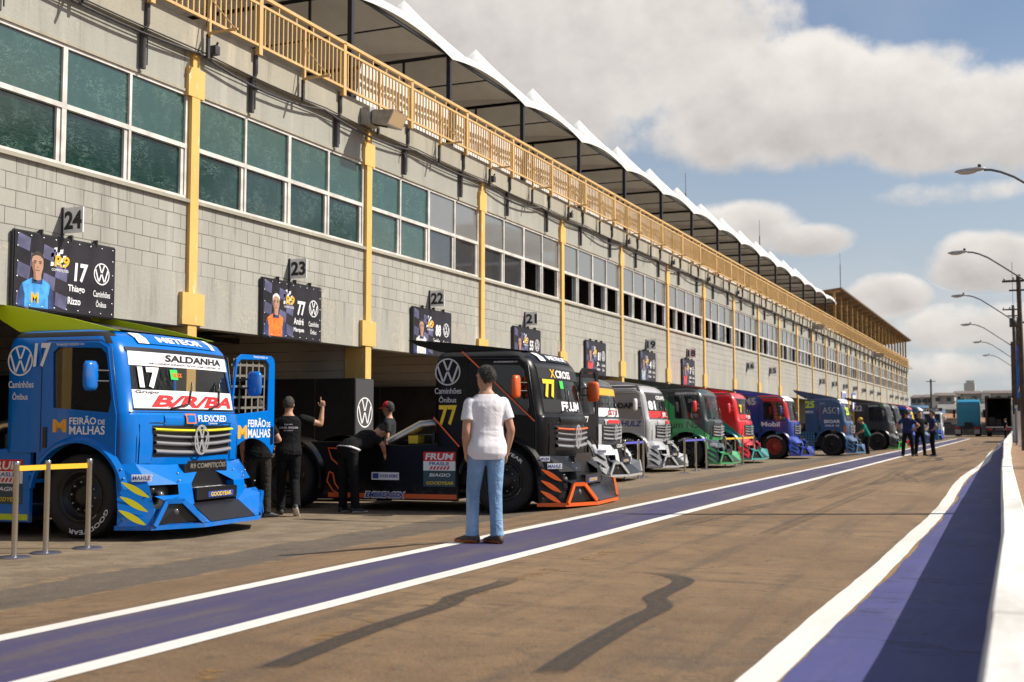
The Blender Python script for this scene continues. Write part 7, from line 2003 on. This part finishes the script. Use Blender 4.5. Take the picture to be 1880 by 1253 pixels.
house(1798, 16, 185, 775, 766, M_RTI, 'small tile roofed house between the teal truck and the trailer')
x, y = px_ground(1709, 780 + F_PX * 1.22 / 210)
t = empty('utility_pole', (x, y, 0), label='bare thin pole in front of the far apartment blocks', cat='pole'); b = MB(); b.tube([(0, 0, 0), (0, 0, 9.2)], 0.16, 8); b.build('pole', M_WOOD, t); b = MB(); b.bar((-0.8, 0, 8.8), (0.8, 0, 8.8), 0.12); b.build('cross_arm', M_WOOD, t)

# trees: far behind the trucks, and beyond the wall (seen mirrored in the windows)
def leaf_material(name, a, c):
    m = bpy.data.materials.new(name); m.use_nodes = True
    n = NT(m.node_tree); b = n.n['Principled BSDF']
    p = n.new('ShaderNodeNewGeometry').outputs['Position']
    n.link(n.mix(n.ramp(n.noise(p, 1.3, 4), 0.3, 0.7), c4(a), c4(c)), b.inputs['Base Color']); b.inputs['Roughness'].default_value = 0.6
    return m
M_LEAF = leaf_material('dark_foliage', (0.018, 0.040, 0.012), (0.055, 0.090, 0.022)); M_BARK = mat('bark', (0.10, 0.075, 0.055), 0.9, var=0.4, vscale=5)
def tree(x, y, h, rad, label, seed, n=2600, leaf=0.32, group='trees around the track', trunk_h=0.35):
    r = random.Random(seed); t = empty('broadleaf_tree', (x, y, 0), label=label, cat='tree', group=group)
    b = MB(); b.tube([(0, 0, -0.2), (0.1, 0.05, h * trunk_h * 0.5), (0.0, 0.1, h * trunk_h)], [0.30, 0.24, 0.20], 10)
    cl = []
    for k in range(16):
        a = r.uniform(0, 2 * math.pi); q = r.uniform(0.15, 0.95) ** 0.6; zc = h * r.uniform(trunk_h + 0.05, 0.92)
        w_ = rad * q * math.sqrt(max(0.1, 1 - ((zc / h - 0.62) / 0.42) ** 2))
        c = V((math.cos(a) * w_, math.sin(a) * w_, zc)); cl.append((c, rad * r.uniform(0.28, 0.48)))
        b.tube([(0, 0.1, h * trunk_h * 0.95), tuple(c * 0.5 + V((0, 0, h * trunk_h * 0.5))), tuple(c)], [0.10, 0.06, 0.02], 6)
    b.build('trunk', M_BARK, t)
    f = MB()
    for k in range(n):
        c, q = r.choice(cl); d_ = V((r.gauss(0, 1), r.gauss(0, 1), r.gauss(0, 0.8))).normalized() * q * r.uniform(0.35, 1.08) ** 0.7
        p = c + d_; u = V((r.gauss(0, 1), r.gauss(0, 1), r.gauss(0, 1))).normalized(); w2 = u.orthogonal().normalized(); s_ = leaf * r.uniform(0.6, 1.3)
        f.add([p - u * s_, p + w2 * s_ * 0.5, p + u * s_, p - w2 * s_ * 0.5], [(0, 1, 2, 3)])
    f.build('crown', M_LEAF, t, recalc=False)
x, y = px_ground(1774, 780 + F_PX * 1.22 / 300); tree(x, y, 7.6, 4.4, 'dark rounded tree behind the roof of the teal truck', 1, 2200, 0.30, trunk_h=0.2)
x, y = px_ground(1795, 780 + F_PX * 1.22 / 310); tree(x, y, 7.6, 2.6, 'smaller dark tree right of the teal truck roof', 2, 1400, 0.30, trunk_h=0.2)
for k, (tx, ty, hh, rd) in enumerate(((18, 43, 16.0, 5.5), (22, 53, 17.5, 6.0), (17, 62, 14.5, 5.0), (24, 36, 18.0, 6.0), (20, 72, 13.0, 4.5))):
    tree(tx, ty, hh, rd, ('wide tree', 'tall tree between two others', 'lower tree', 'tallest tree nearest the camera', 'smallest tree farthest along')[k] + ' beyond the wall, mirrored in the garage windows', 10 + k, 2200, 0.45)

t = empty('spectator_tower', (19.0, 100.0, 0), label='white tower of stacked balconies beyond the wall, mirrored in the garage windows', cat='tower')
for i in range(8):
    b = MB(); b.box(-3.5, 3.5, -5, 5, 2.2 * i + 2.0, 2.2 * i + 2.25); b.build('floor', M_WHT, t)
    b = MB(); b.box(-3.6, -3.5, -5, 5, 2.2 * i + 2.25, 2.2 * i + 3.0); b.build('parapet', M_WHT, t)
b = MB(); b.box(-1.0, 3.4, -4.6, 4.6, 0, 19.0); b.build('core', M_APW, t)
for y in (-4.9, 0, 4.9):
    b = MB(); b.bar((-3.4, y, 0), (-3.4, y, 19.5), 0.25); b.build('column', M_WHT, t)
